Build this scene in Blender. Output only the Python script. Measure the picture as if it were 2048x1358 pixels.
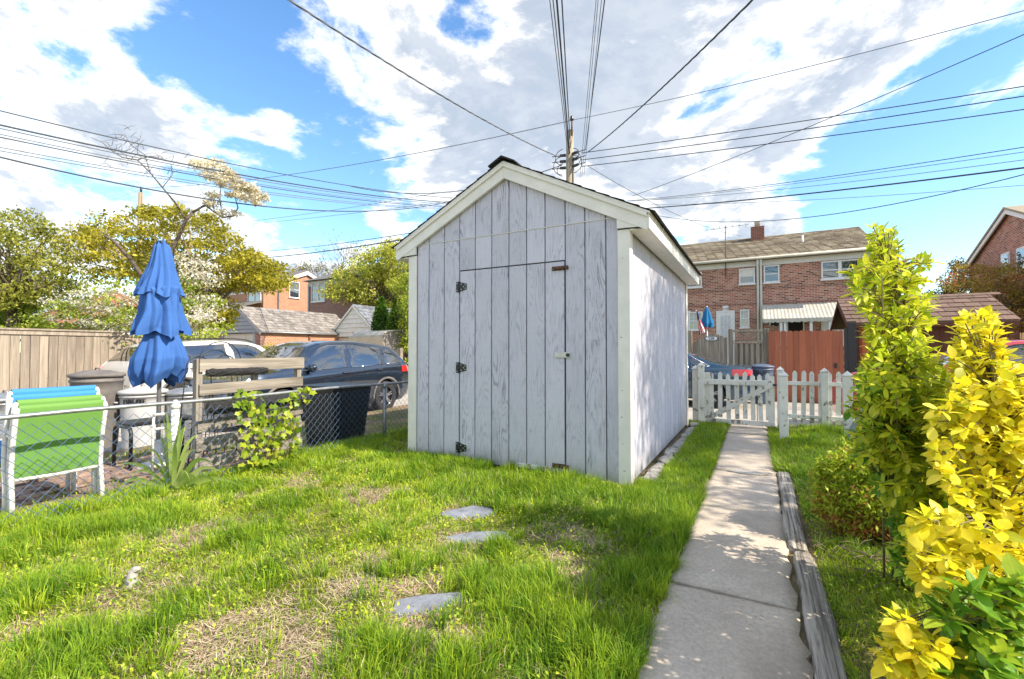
import bpy, bmesh, math, random
import numpy as np
from mathutils import Vector, Matrix, Euler
random.seed(7); RNG = np.random.default_rng(7)
for o in list(bpy.data.objects): bpy.data.objects.remove(o)
SC = bpy.context.scene; COL = SC.collection
R = math.radians
# ---------------------------------------------------------------- camera
# world x: along the shed front, world y: along the path towards the alley
YAW = R(28.4); FPX = 903.0; CAMZ = 1.19; PITCH = math.atan(21 / FPX)
cd = bpy.data.cameras.new('camera'); cam = bpy.data.objects.new('camera', cd); COL.objects.link(cam)
cam.location = (0, 0, CAMZ); cam.rotation_euler = (math.pi / 2 + PITCH, 0, YAW)
cd.sensor_width = 36; cd.lens = 36 * FPX / 2048; cd.clip_start = .05; cd.clip_end = 2000
SC.camera = cam
# ---------------------------------------------------------------- light
EXPOSURE = 1.95
SUN_AZ = R(3); SUN_EL = R(40)          # azimuth from +x towards +y
SKY_STRENGTH = .13
SDIR = Vector((math.cos(SUN_EL) * math.cos(SUN_AZ), math.cos(SUN_EL) * math.sin(SUN_AZ), math.sin(SUN_EL)))
sl = bpy.data.lights.new('sun', 'SUN'); sl.energy = 2.15; sl.angle = R(.6); sl.color = (1, .89, .72)
so = bpy.data.objects.new('sun', sl); COL.objects.link(so); so.location = (0, 0, 30)
so.rotation_euler = (-SDIR).to_track_quat('-Z', 'Y').to_euler()
SC.view_settings.view_transform = 'Standard'; SC.view_settings.look = 'None'
SC.view_settings.exposure = EXPOSURE; SC.view_settings.gamma = 1; SC.view_settings.use_curve_mapping = False

# ---------------------------------------------------------------- pixel helpers (photo pixels 2048 x 1358)
_M = Matrix.Rotation(YAW, 3, 'Z') @ Matrix.Rotation(math.pi / 2 + PITCH, 3, 'X')
_FW = Vector((-math.sin(YAW), math.cos(YAW), 0))
CAM = Vector((0, 0, CAMZ))
def ray(u, v):
    return _M @ Vector(((u - 1024) / FPX, -(v - 679) / FPX, -1))
def at(u, v, Z):
    d = ray(u, v); return CAM + d * (Z / d.dot(_FW))
def G(u, v, z=0.0):
    d = ray(u, v); return CAM + d * ((z - CAMZ) / d.z)
def onX(u, v, x):
    d = ray(u, v); return CAM + d * (x / d.x)
def onY(u, v, y):
    d = ray(u, v); return CAM + d * (y / d.y)
def proj(p):
    q = _M.transposed() @ (Vector(p) - CAM)
    if q.z > -.05: return None
    return (1024 + FPX * q.x / -q.z, 679 - FPX * q.y / -q.z, -q.z)

# ---------------------------------------------------------------- node helper
class NT:
    def __init__(s, tree): s.t = tree
    def n(s, typ, ins=None, **kw):
        nd = s.t.nodes.new(typ)
        for k, v in kw.items(): setattr(nd, k, v)
        for k, v in (ins or {}).items():
            sk = nd.inputs[k]
            if isinstance(v, bpy.types.NodeSocket): s.t.links.new(v, sk)
            else: sk.default_value = v
        return nd
    def math(s, op, a, b=0.0, c=None, clamp=False):
        nd = s.n('ShaderNodeMath', {0: a, 1: b}, operation=op, use_clamp=clamp)
        if c is not None:
            if isinstance(c, bpy.types.NodeSocket): s.t.links.new(c, nd.inputs[2])
            else: nd.inputs[2].default_value = c
        return nd.outputs[0]
    def vmath(s, op, a, b=(0, 0, 0)):
        nd = s.n('ShaderNodeVectorMath', {0: a, 1: b}, operation=op)
        return nd.outputs[1] if op in ('DOT_PRODUCT', 'LENGTH') else nd.outputs[0]
    def mix(s, f, a, b, blend='MIX'):
        nd = s.n('ShaderNodeMix', data_type='RGBA', blend_type=blend)
        for i, v in ((0, f), (6, a), (7, b)):
            if isinstance(v, bpy.types.NodeSocket): s.t.links.new(v, nd.inputs[i])
            else: nd.inputs[i].default_value = v if i == 0 else c4(v)
        return nd.outputs[2]
    def ramp(s, f, stops, interp='LINEAR'):
        nd = s.n('ShaderNodeValToRGB', {0: f}); cr = nd.color_ramp; cr.interpolation = interp
        while len(cr.elements) < len(stops): cr.elements.new(.5)
        for e, (p, c) in zip(cr.elements, stops):
            e.position = p; e.color = c4(c)
        return nd.outputs[0]
    def mapr(s, v, a, b, c=0., d=1., smooth=False):
        nd = s.n('ShaderNodeMapRange', {0: v, 1: a, 2: b, 3: c, 4: d}, interpolation_type='SMOOTHSTEP' if smooth else 'LINEAR')
        return nd.outputs[0]
    def noise(s, vec, scale, detail=4, rough=.55, dist=0.):
        return s.n('ShaderNodeTexNoise', {'Vector': vec, 'Scale': scale, 'Detail': detail, 'Roughness': rough, 'Distortion': dist}).outputs[0]
def c4(c):
    if isinstance(c, (int, float)): return (c, c, c, 1)
    return tuple(c) + (1,) if len(c) == 3 else tuple(c)
def srgb(r, g, b):
    f = lambda x: (x / 255 / 12.92) if x / 255 <= .04045 else ((x / 255 + .055) / 1.055) ** 2.4
    return (f(r), f(g), f(b))

# ---------------------------------------------------------------- sky
w = bpy.data.worlds.new('World'); SC.world = w; w.use_nodes = True
w.node_tree.nodes.clear(); nt = NT(w.node_tree)
sky = nt.n('ShaderNodeTexSky', sky_type='NISHITA', sun_disc=False)
sky.sun_elevation = SUN_EL; sky.sun_rotation = math.pi / 2 - SUN_AZ
sky.air_density = 1.1; sky.dust_density = .25; sky.ozone_density = 2.2
hs = nt.n('ShaderNodeHueSaturation', {'Hue': .500, 'Saturation': 1.18, 'Value': .62, 'Color': sky.outputs[0]})
dv = nt.n('ShaderNodeTexCoord').outputs['Generated']
sx = nt.n('ShaderNodeSeparateXYZ', {0: dv})
den = nt.math('ADD', nt.math('MAXIMUM', sx.outputs[2], 0.0), .22)
pl = nt.n('ShaderNodeCombineXYZ', {0: nt.math('DIVIDE', sx.outputs[0], den), 1: nt.math('DIVIDE', sx.outputs[1], den), 2: nt.math('MULTIPLY', sx.outputs[2], .6)}).outputs[0]
n1 = nt.noise(pl, 2.1, 11, .64, .25)
n2 = nt.noise(nt.vmath('ADD', pl, (.06, .02, .0)), 2.1, 11, .64, .25)
dens = nt.math('MULTIPLY_ADD', n1, 1.7, -.275)
# broad cloud banks and open blue, given as directions in the sky
for (u, v, r, wt) in [(120, 130, 330, .17), (330, 250, 150, .10), (430, 310, 110, .08), (20, 20, 200, .10),
                      (620, 180, 170, .12), (800, 90, 220, .16), (960, 260, 190, .15), (1250, 200, 330, .17), (1550, 150, 330, .17), (1000, 330, 150, .10),
                      (1700, 250, 190, .14), (1600, 330, 120, .08), (1900, 60, 180, .12), (760, 310, 110, .08), (1180, 60, 150, .06),
                      (330, 60, 140, -.15), (410, 160, 80, -.14), (120, 300, 110, -.07), (560, 330, 150, -.17), (1000, 30, 85, -.085), (920, 0, 60, -.05), (700, 400, 170, -.16), (350, 400, 110, -.08),
                      (1980, 330, 190, -.30), (1850, 440, 180, -.24), (150, 360, 120, -.08), (1500, 420, 110, -.12), (1130, 420, 160, -.08),
                      (60, 440, 90, .20), (130, 470, 60, .14), (650, 500, 110, .17), (790, 480, 80, .14), (1480, 465, 120, .20), (1580, 440, 55, .12), (1870, 545, 90, .22)]:
    c = ray(u, v).normalized(); ang = math.atan(r / FPX)
    dt = nt.vmath('DOT_PRODUCT', dv, tuple(c))
    dens = nt.math('ADD', dens, nt.mapr(dt, math.cos(ang * 1.35), math.cos(ang * .1), 0, wt * (.5 if wt > 0 else 1.1), True))
mask = nt.mapr(dens, .45, .68, 0, 1, True)
thick = nt.mapr(dens, .53, .76, 0, 1, True)
lit = nt.mapr(nt.math('SUBTRACT', n1, n2), -.05, .07, 0, 1)
CW = 1.0 / (SKY_STRENGTH * 2 ** EXPOSURE)
ccol = nt.mix(thick, [1.95 * CW, 1.83 * CW, 1.62 * CW], [.60 * CW, .68 * CW, .80 * CW])
ccol = nt.mix(nt.math('MULTIPLY', lit, .15), ccol, [1.7 * CW, 1.62 * CW, 1.48 * CW])
mask = nt.math('MULTIPLY', mask, nt.mapr(sx.outputs[2], .0, .06, 0, 1))
skc = nt.mix(nt.math('MULTIPLY', mask, .93), hs.outputs[0], ccol)
bg = nt.n('ShaderNodeBackground', {'Color': skc, 'Strength': SKY_STRENGTH})
wo = nt.n('ShaderNodeOutputWorld', {0: bg.outputs[0]})

# ---------------------------------------------------------------- materials
def new_mat(name):
    m = bpy.data.materials.new(name); m.use_nodes = True
    m.node_tree.nodes.clear(); t = NT(m.node_tree)
    b = t.n('ShaderNodeBsdfPrincipled'); t.out = t.n('ShaderNodeOutputMaterial', {0: b.outputs[0]})
    return m, t, b
def setb(t, b, **k):
    for kk, v in k.items():
        kk = {'col': 'Base Color', 'rough': 'Roughness', 'metal': 'Metallic', 'normal': 'Normal', 'coat': 'Coat Weight', 'spec': 'Specular IOR Level', 'trans': 'Transmission Weight', 'alpha': 'Alpha'}.get(kk, kk)
        s = b.inputs[kk]
        if isinstance(v, bpy.types.NodeSocket): t.t.links.new(v, s)
        else: s.default_value = c4(v) if s.type == 'RGBA' else v
def objvec(t, rnd=True, scale=(1, 1, 1)):
    v = t.n('ShaderNodeTexCoord').outputs['Object']
    if rnd:
        oi = t.n('ShaderNodeObjectInfo').outputs['Random']
        v = t.vmath('ADD', v, t.n('ShaderNodeCombineXYZ', {0: t.math('MULTIPLY', oi, 37.), 1: t.math('MULTIPLY', oi, 17.3), 2: t.math('MULTIPLY', oi, 53.1)}).outputs[0])
    if scale != (1, 1, 1): v = t.vmath('MULTIPLY', v, scale)
    return v
def bump(t, h, strength=.3, dist=.01):
    return t.n('ShaderNodeBump', {'Height': h, 'Strength': strength, 'Distance': dist}).outputs[0]
def mat_plain(name, col, rough=.6, var=.15, scale=6., metal=0., bmp=0., spec=.5, col2=None, coat=0., objvar=0.):
    m, t, b = new_mat(name); v = objvec(t)
    n = t.noise(v, scale, 5, .6)
    c2 = col2 or tuple(x * (1 - var * 2) for x in col)
    f = t.mapr(n, .3, .7)
    c = t.mix(f, c2, tuple(min(1, x * (1 + var * .5)) for x in col))
    if objvar:
        oi = t.n('ShaderNodeObjectInfo').outputs['Random']
        c = t.mix(1., c, t.ramp(oi, [(0, [1 - objvar] * 3), (1, [1 + objvar] * 3)]), 'MULTIPLY')
    setb(t, b, col=c, rough=rough, metal=metal, spec=spec, coat=coat)
    if bmp: setb(t, b, normal=bump(t, t.noise(v, scale * 6, 5, .6), bmp, .01))
    return m
def mat_wood(name, light, dark, axis=2, sc=1., rough=.8, cracks=.5, objvar=.18, bmp=.5, stain=None):
    """weathered wood, grain along one axis of the object"""
    m, t, b = new_mat(name); v = objvec(t)
    s = [14. * sc] * 3; s[axis] = .9 * sc
    g = t.noise(t.vmath('MULTIPLY', v, tuple(s)), 1., 3, .5, .6)
    s2 = [90. * sc] * 3; s2[axis] = 2.2 * sc
    fine = t.noise(t.vmath('MULTIPLY', v, tuple(s2)), 1., 4, .6)
    big = t.noise(v, 2.2, 4, .6)
    c = t.mix(t.mapr(g, .3, .7), dark, light)
    c = t.mix(t.math('MULTIPLY', t.mapr(fine, .45, .70), cracks), c, tuple(x * .45 for x in dark))
    c = t.mix(t.mapr(big, .35, .75, 0, .35), c, tuple(x * .6 for x in light))
    if stain:
        st = t.noise(v, 5., 5, .7); c = t.mix(t.mapr(st, .52, .66, 0, .75), c, stain)
    oi = t.n('ShaderNodeObjectInfo').outputs['Random']
    c = t.mix(1., c, t.ramp(oi, [(0, [1 - objvar] * 3), (1, [1 + objvar * .7] * 3)]), 'MULTIPLY')
    setb(t, b, col=c, rough=rough, spec=.2, normal=bump(t, fine, bmp, .004))
    return m
def mat_siding(name, light, mid, dark):
    """grey washed plywood siding: contour lines of a stretched field give cathedral grain, plus saw marks and worn spots"""
    m, t, b = new_mat(name); v = objvec(t)
    fld = t.noise(t.vmath('MULTIPLY', v, (8.5, 8.5, 1.15)), 1., 2, .38, .3)
    ln = t.math('SINE', t.math('MULTIPLY', fld, 96.))
    ln = t.mapr(ln, .15, .95)
    wear = t.mapr(t.noise(t.vmath('MULTIPLY', v, (4.5, 4.5, 1.9)), 1., 5, .62), .42, .63)
    saw = t.noise(t.vmath('MULTIPLY', v, (5., 5., 170.)), 1., 3, .6)
    spk = t.noise(t.vmath('MULTIPLY', v, (60., 60., 22.)), 1., 3, .6)
    patch = t.mapr(t.noise(t.vmath('MULTIPLY', v, (9., 9., 3.)), 1., 5, .7), .55, .68)
    f = t.math('MULTIPLY', ln, t.mapr(wear, 0, 1, .12, .95))
    f = t.math('ADD', f, t.math('MULTIPLY', patch, .38))
    f = t.math('ADD', f, t.math('MULTIPLY', t.mapr(saw, .5, .72), .22))
    f = t.math('MULTIPLY', f, t.mapr(spk, .30, .6, .35, 1.1))
    f = t.math('MULTIPLY', f, t.mapr(t.math('FRACT', t.math('MULTIPLY', t.n('ShaderNodeObjectInfo').outputs['Random'], 7.7)), 0, 1, .45, 1.05), clamp=True)
    c = t.mix(f, light, dark)
    c = t.mix(t.mapr(t.noise(v, 1.3, 3, .5), .35, .7, 0, .45), c, t.mix(f, mid, dark))
    # splash dirt above the soil
    z = t.n('ShaderNodeSeparateXYZ', {0: t.n('ShaderNodeNewGeometry').outputs['Position']}).outputs[2]
    d = t.math('MULTIPLY', t.mapr(z, .02, .28, 1, 0, True), t.mapr(t.noise(v, 7., 5, .6), .3, .7, .25, 1))
    c = t.mix(t.math('MULTIPLY', d, .7), c, (.33, .32, .26))
    oi = t.n('ShaderNodeObjectInfo').outputs['Random']
    c = t.mix(1., c, t.ramp(oi, [(0, [.90] * 3), (1, [1.04] * 3)]), 'MULTIPLY')
    h = t.math('ADD', saw, t.math('MULTIPLY', ln, .4))
    setb(t, b, col=c, rough=.85, spec=.15, normal=bump(t, h, .25, .003))
    return m
def mat_brick(name, cols, mortar, bw=.215, bh=.075, ms=.011, var=.5):
    m, t, b = new_mat(name)
    p = t.n('ShaderNodeSeparateXYZ', {0: t.n('ShaderNodeTexCoord').outputs['Object']})
    nrm = t.n('ShaderNodeSeparateXYZ', {0: t.n('ShaderNodeNewGeometry').outputs['True Normal']})
    uu = t.math('ADD', p.outputs[0], p.outputs[1])
    v = t.n('ShaderNodeCombineXYZ', {0: uu, 1: p.outputs[2], 2: 0.}).outputs[0]
    wv = t.vmath('ADD', v, t.vmath('MULTIPLY', t.n('ShaderNodeTexNoise', {'Vector': v, 'Scale': 9.}).outputs[1], (.008, .006, 0)))
    br = t.n('ShaderNodeTexBrick', {'Vector': wv, 'Scale': 1., 'Mortar Size': ms, 'Mortar Smooth': .3, 'Bias': 0., 'Brick Width': bw, 'Row Height': bh,
                                    'Color1': c4((0, 0, 0)), 'Color2': c4((1, 1, 1)), 'Mortar': c4((.5, .5, .5))})
    rnd = br.outputs[0]
    c = t.ramp(rnd, [(i / (len(cols) - 1), k) for i, k in enumerate(cols)])
    c = t.mix(t.mapr(t.noise(v, 30., 4, .6), .35, .75, 0, .35), c, tuple(x * .55 for x in cols[0]))
    c = t.mix(t.mapr(t.noise(v, .6, 4, .6), .4, .75, 0, .35), c, tuple(x * .7 for x in cols[0]))
    c = t.mix(br.outputs[1], c, mortar)
    setb(t, b, col=c, rough=.9, spec=.2, normal=bump(t, t.math('SUBTRACT', 1., br.outputs[1]), .6, .008))
    return m
def mat_leaf(name, trans=.35, rough=.5, spec=.35, attr='tint', hue_noise=.0):
    m, t, b = new_mat(name)
    a = t.n('ShaderNodeAttribute', attribute_name=attr).outputs[0]
    setb(t, b, col=a, rough=rough, spec=spec)
    tr = t.n('ShaderNodeBsdfTranslucent', {0: a})
    ms = t.n('ShaderNodeMixShader', {0: trans, 1: b.outputs[0], 2: tr.outputs[0]})
    t.t.links.new(ms.outputs[0], t.out.inputs[0])
    return m
def mat_leafobj(name, stops, trans=.35, rough=.4, vein=True):
    """leaf pieces that are objects: tint from the object's own random value"""
    m, t, b = new_mat(name)
    oi = t.n('ShaderNodeObjectInfo').outputs['Random']
    c = t.ramp(oi, stops)
    v = t.n('ShaderNodeTexCoord').outputs['Object']
    s = t.n('ShaderNodeSeparateXYZ', {0: v})
    rib = t.mapr(t.math('ABSOLUTE', s.outputs[1]), 0., .03, 1, 0)
    c = t.mix(t.math('MULTIPLY', rib, .35), c, tuple(min(1, x * 1.3 + .02) for x in stops[-1][1]))
    c = t.mix(t.mapr(t.noise(objvec(t), 3., 3), .4, .8, 0, .3), c, tuple(x * .6 for x in stops[0][1]))
    setb(t, b, col=c, rough=rough, spec=.4)
    tr = t.n('ShaderNodeBsdfTranslucent', {0: c})
    ms = t.n('ShaderNodeMixShader', {0: trans, 1: b.outputs[0], 2: tr.outputs[0]})
    t.t.links.new(ms.outputs[0], t.out.inputs[0])
    return m
def mat_concrete(name, c1, c2, agg=.3, scale=1., stains=.4):
    m, t, b = new_mat(name); v = objvec(t, False)
    n = t.noise(v, 2.2 * scale, 6, .65); f = t.noise(v, 45 * scale, 4, .7)
    vo = t.n('ShaderNodeTexVoronoi', {'Vector': v, 'Scale': 85. * scale}); peb = t.mapr(vo.outputs[0], .15, .4, 1, 0)
    c = t.mix(t.mapr(n, .3, .7), c1, c2)
    c = t.mix(t.mapr(f, .35, .7, 0, .5), c, tuple(x * .55 for x in c1))
    pc = t.mix(t.mapr(t.n('ShaderNodeSeparateXYZ', {0: vo.outputs[1]}).outputs[0], 0, 1), (.18, .16, .14), (.75, .68, .60))
    peb = t.math('MULTIPLY', peb, t.mapr(t.noise(v, 14. * scale, 3, .6), .42, .6))
    c = t.mix(t.math('MULTIPLY', peb, agg), c, pc)
    c = t.mix(t.mapr(t.noise(v, .9 * scale, 6, .7), .5, .72, 0, stains), c, tuple(x * .5 for x in c1))
    setb(t, b, col=c, rough=.92, spec=.2, normal=bump(t, t.math('ADD', f, t.math('MULTIPLY', peb, .5)), .5, .006))
    return m
def mat_glass(name, col=(.02, .025, .03), rough=.03):
    m, t, b = new_mat(name); setb(t, b, col=col, rough=rough, spec=.9, coat=1.); b.inputs['Coat Roughness'].default_value = .02; b.inputs['Coat IOR'].default_value = 2.
    return m
M = {}
M['siding'] = mat_siding('grey_siding', (.63, .62, .71), (.53, .525, .61), (.27, .265, .315))
M['trim'] = mat_plain('white_trim_paint', (.83, .80, .74), .55, .06, 5., bmp=.15)
def mat_chipped(name):
    m, t, b = new_mat(name); v = objvec(t)
    f = t.noise(t.vmath('MULTIPLY', v, (1., 1., .6)), 14., 7, .68)
    lo = t.mapr(t.n('ShaderNodeSeparateXYZ', {0: t.n('ShaderNodeNewGeometry').outputs['Position']}).outputs[2], .0, .5, .07, 0)
    f = t.math('ADD', f, lo)
    k = t.mapr(f, .585, .625)
    c = t.mix(t.mapr(t.noise(v, 3., 5, .6), .35, .7), (.80, .79, .74), (.62, .61, .55))
    c = t.mix(k, c, (.26, .23, .19))
    setb(t, b, col=c, rough=.7, normal=bump(t, t.math('SUBTRACT', 1., k), .4, .004)); return m
M['chipped'] = mat_chipped('flaking_white_paint')
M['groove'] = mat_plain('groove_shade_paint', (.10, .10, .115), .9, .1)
M['shingle'] = mat_plain('black_shingle', (.035, .037, .04), .95, .3, 30., bmp=.6)
M['greywood'] = mat_wood('weathered_fence_wood', (.40, .34, .275), (.24, .195, .155), 2, 1., cracks=.5, objvar=.2)
M['greywood2'] = mat_wood('grey_fence_wood', (.46, .40, .32), (.22, .19, .15), 2, 1., cracks=.5, objvar=.25)
M['redwood'] = mat_wood('red_stained_wood', (.44, .155, .085), (.33, .105, .06), 2, .7, cracks=.3, objvar=.15)
M['pallet'] = mat_wood('pallet_wood', (.43, .385, .33), (.17, .145, .12), 1, 1., cracks=.75, objvar=.2, bmp=.8)
M['palletz'] = mat_wood('pallet_post_wood', (.43, .385, .33), (.17, .145, .12), 2, 1., cracks=.75, objvar=.2, bmp=.8)
M['timber'] = mat_wood('cracked_timber', (.62, .56, .48), (.26, .23, .195), 1, .9, cracks=1.5, objvar=.1, bmp=1.)
M['concrete'] = mat_concrete('path_concrete', (.50, .42, .345), (.70, .61, .51), .8, 1.05, .6)
M['alley'] = mat_concrete('alley_concrete', (.42, .385, .34), (.50, .46, .41), .2, .6, .3)
M['slate'] = mat_plain('slate_stone', (.26, .28, .33), .7, .25, 9., bmp=.5)
M['rubble'] = mat_concrete('rubble_concrete', (.38, .36, .33), (.56, .54, .50), .5, 1.2)
M['soil'] = None
M['galv'] = mat_plain('galvanised_steel', (.42, .44, .47), .45, .2, 14., metal=.75)
M['wire'] = mat_plain('chainlink_wire', (.10, .17, .30), .5, .15, 20., metal=.3)
M['whitepost'] = mat_plain('white_post_paint', (.72, .72, .70), .5, .1, 8.)
M['blackmetal'] = mat_plain('black_metal', (.022, .023, .026), .45, .2, 20.)
M['rust'] = mat_plain('rusty_steel', (.16, .085, .05), .8, .35, 40., bmp=.4)
M['alu'] = mat_plain('aluminium_hasp', (.60, .60, .58), .4, .1, 20., metal=.6)
M['blackplastic'] = mat_plain('black_plastic', (.018, .018, .02), .38, .2, 12.)
M['tarp'] = mat_plain('black_tarp', (.02, .02, .022), .30, .2, 30., bmp=1.)
M['bingrey'] = mat_plain('grey_bin_plastic', (.17, .155, .145), .6, .2, 5.)
M['binlight'] = mat_plain('pale_bin_plastic', (.50, .50, .51), .55, .12, 5.)
M['binblue'] = mat_plain('blue_bin_plastic', (.11, .15, .23), .5, .15, 5.)
M['umbrella'] = mat_plain('blue_umbrella_cloth', (.05, .14, .41), .85, .08, 3., spec=.2)
M['umbrella2'] = mat_plain('teal_umbrella_cloth', (.02, .16, .36), .85, .08, 3., spec=.2)
M['polegrey'] = mat_plain('grey_pole_metal', (.30, .31, .33), .4, .1, 6., metal=.4)
M['slinggreen'] = mat_plain('green_sling', (.13, .29, .055), .75, .06, 120.)
M['slingblue'] = mat_plain('blue_sling', (.035, .23, .60), .75, .06, 120.)
M['whiteframe'] = mat_plain('white_chair_frame', (.74, .73, .70), .45, .08, 9.)
M['utilpole'] = mat_wood('utility_pole_wood', (.42, .36, .27), (.25, .21, .15), 2, .6, cracks=.6, objvar=.05)
M['cable'] = mat_plain('black_cable', (.05, .062, .078), .6, .1)
M['cablegrey'] = mat_plain('grey_cable', (.16, .18, .21), .6, .1)
M['ceramic'] = mat_plain('insulator_dark', (.05, .05, .06), .3, .1)
M['rubber'] = mat_plain('tyre_rubber', (.025, .025, .026), .8, .2, 10.)
M['rim'] = mat_plain('alloy_rim', (.45, .45, .47), .3, .05, 5., metal=.9)
M['glass'] = mat_glass('window_glass')
M['carglass'] = mat_glass('car_glass', (.015, .018, .02))
M['chrome'] = mat_plain('chrome', (.7, .7, .72), .12, .02, 5., metal=1.)
M['redlamp'] = mat_plain('red_lamp', (.45, .015, .015), .15, .05, 20., coat=1.)
def mat_paint(name, c, metal=.35, rough=.28):
    m, t, b = new_mat(name); setb(t, b, col=c, metal=metal, rough=rough, coat=1., spec=.5); b.inputs['Coat Roughness'].default_value = .03; b.inputs['Coat IOR'].default_value = 1.75; return m
M['navy'] = mat_paint('navy_car_paint', (.026, .042, .07), .65, .2)
M['bluecar'] = mat_paint('blue_car_paint', (.012, .055, .105))
M['whitecar'] = mat_paint('white_car_paint', (.62, .61, .58), .05, .35)
M['redcar'] = mat_paint('red_car_paint', (.50, .012, .030), .1, .35)
M['whitewin'] = mat_plain('white_window_frame', (.72, .72, .73), .5, .05, 6.)
M['curtain'] = mat_plain('pale_curtain', (.60, .62, .66), .9, .15, 9.)
M['brickred'] = mat_brick('red_house_brick', [(.12, .05, .04), (.36, .115, .08), (.47, .17, .115), (.52, .28, .20), (.45, .13, .085)], (.52, .44, .38))
M['brickorange'] = mat_brick('orange_brick', [(.34, .11, .055), (.44, .16, .075), (.50, .20, .10)], (.56, .46, .36))
M['brickdark'] = mat_brick('dark_house_brick', [(.18, .075, .06), (.28, .11, .085), (.36, .16, .125)], (.44, .36, .32))
M['tan_roof'] = mat_plain('tan_roof_shingle', (.40, .34, .25), .95, .2, 25., bmp=.5, objvar=.15)
M['brown_roof'] = mat_plain('brown_roof_shingle', (.20, .125, .095), .95, .18, 25., bmp=.5, objvar=.22)
M['slateroof'] = mat_plain('old_slate_roof', (.27, .25, .23), .85, .3, 6., bmp=.4, objvar=.30, col2=(.15, .13, .12))
M['slateblue'] = mat_plain('blue_slate_roof', (.20, .215, .245), .75, .3, 6., bmp=.4, objvar=.35)
M['greyroof'] = mat_plain('grey_roof', (.16, .155, .155), .95, .15, 20., bmp=.4)
M['whitesiding'] = mat_plain('white_clapboard', (.80, .77, .72), .7, .08, 4.)
M['greysiding'] = mat_plain('grey_clapboard', (.36, .39, .43), .7, .1, 4.)
M['garagedoor'] = mat_plain('cream_garage_door', (.62, .58, .51), .6, .06, 4.)
M['beige'] = mat_plain('beige_shed_plastic', (.60, .50, .38), .6, .06, 4.)
M['taupe'] = mat_plain('taupe_shed_plastic', (.25, .22, .21), .6, .06, 4.)
M['brownshed'] = mat_wood('brown_shed_board', (.155, .065, .040), (.10, .042, .030), 2, .7, cracks=.25, objvar=.12)
M['orangetrim'] = mat_plain('orange_trim_paint', (.50, .095, .03), .6, .08, 5.)
M['awning'] = mat_plain('pale_awning', (.52, .50, .44), .6, .12, 3.)
M['tanshingle'] = mat_brick('tan_shingle_tabs', [(.22, .18, .13), (.36, .30, .21), (.48, .41, .30), (.58, .50, .37)], (.08, .065, .05), .42, .117, .024)
M['chimney'] = mat_brick('chimney_brick', [(.20, .06, .045), (.30, .09, .065)], (.30, .24, .2))
M['bark'] = mat_wood('bark', (.24, .19, .145), (.10, .08, .065), 2, .8, cracks=.8, objvar=.1, bmp=1.)
M['barklight'] = mat_wood('pale_bark', (.42, .34, .24), (.24, .19, .13), 2, .8, cracks=.5, objvar=.1, bmp=.8)
M['twig'] = mat_plain('dry_twig', (.22, .15, .11), .9, .2, 20.)
M['stem'] = mat_plain('green_stem', (.20, .17, .07), .8, .2, 20.)
M['leaf'] = mat_leaf('foliage_leaf', .42)
M['grass'] = mat_leaf('grass_blade', .38, .55, .3)
M['straw'] = mat_leaf('dry_straw', .15, .8, .15)
M['red'] = mat_plain('red_cloth', (.55, .02, .03), .8, .05)
M['white'] = mat_plain('white_plain', (.78, .78, .78), .6, .05)
M['darkink'] = mat_plain('dark_ink', (.015, .015, .02), .7, .05)
M['black'] = mat_plain('dark_opening', (.012, .011, .010), .9, .1)
M['reed'] = mat_wood('reed_screen', (.48, .33, .19), (.30, .19, .10), 2, 1., cracks=.4, objvar=.2)
M['flagblue'] = mat_plain('navy_cloth', (.02, .03, .12), .8, .05)
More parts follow.
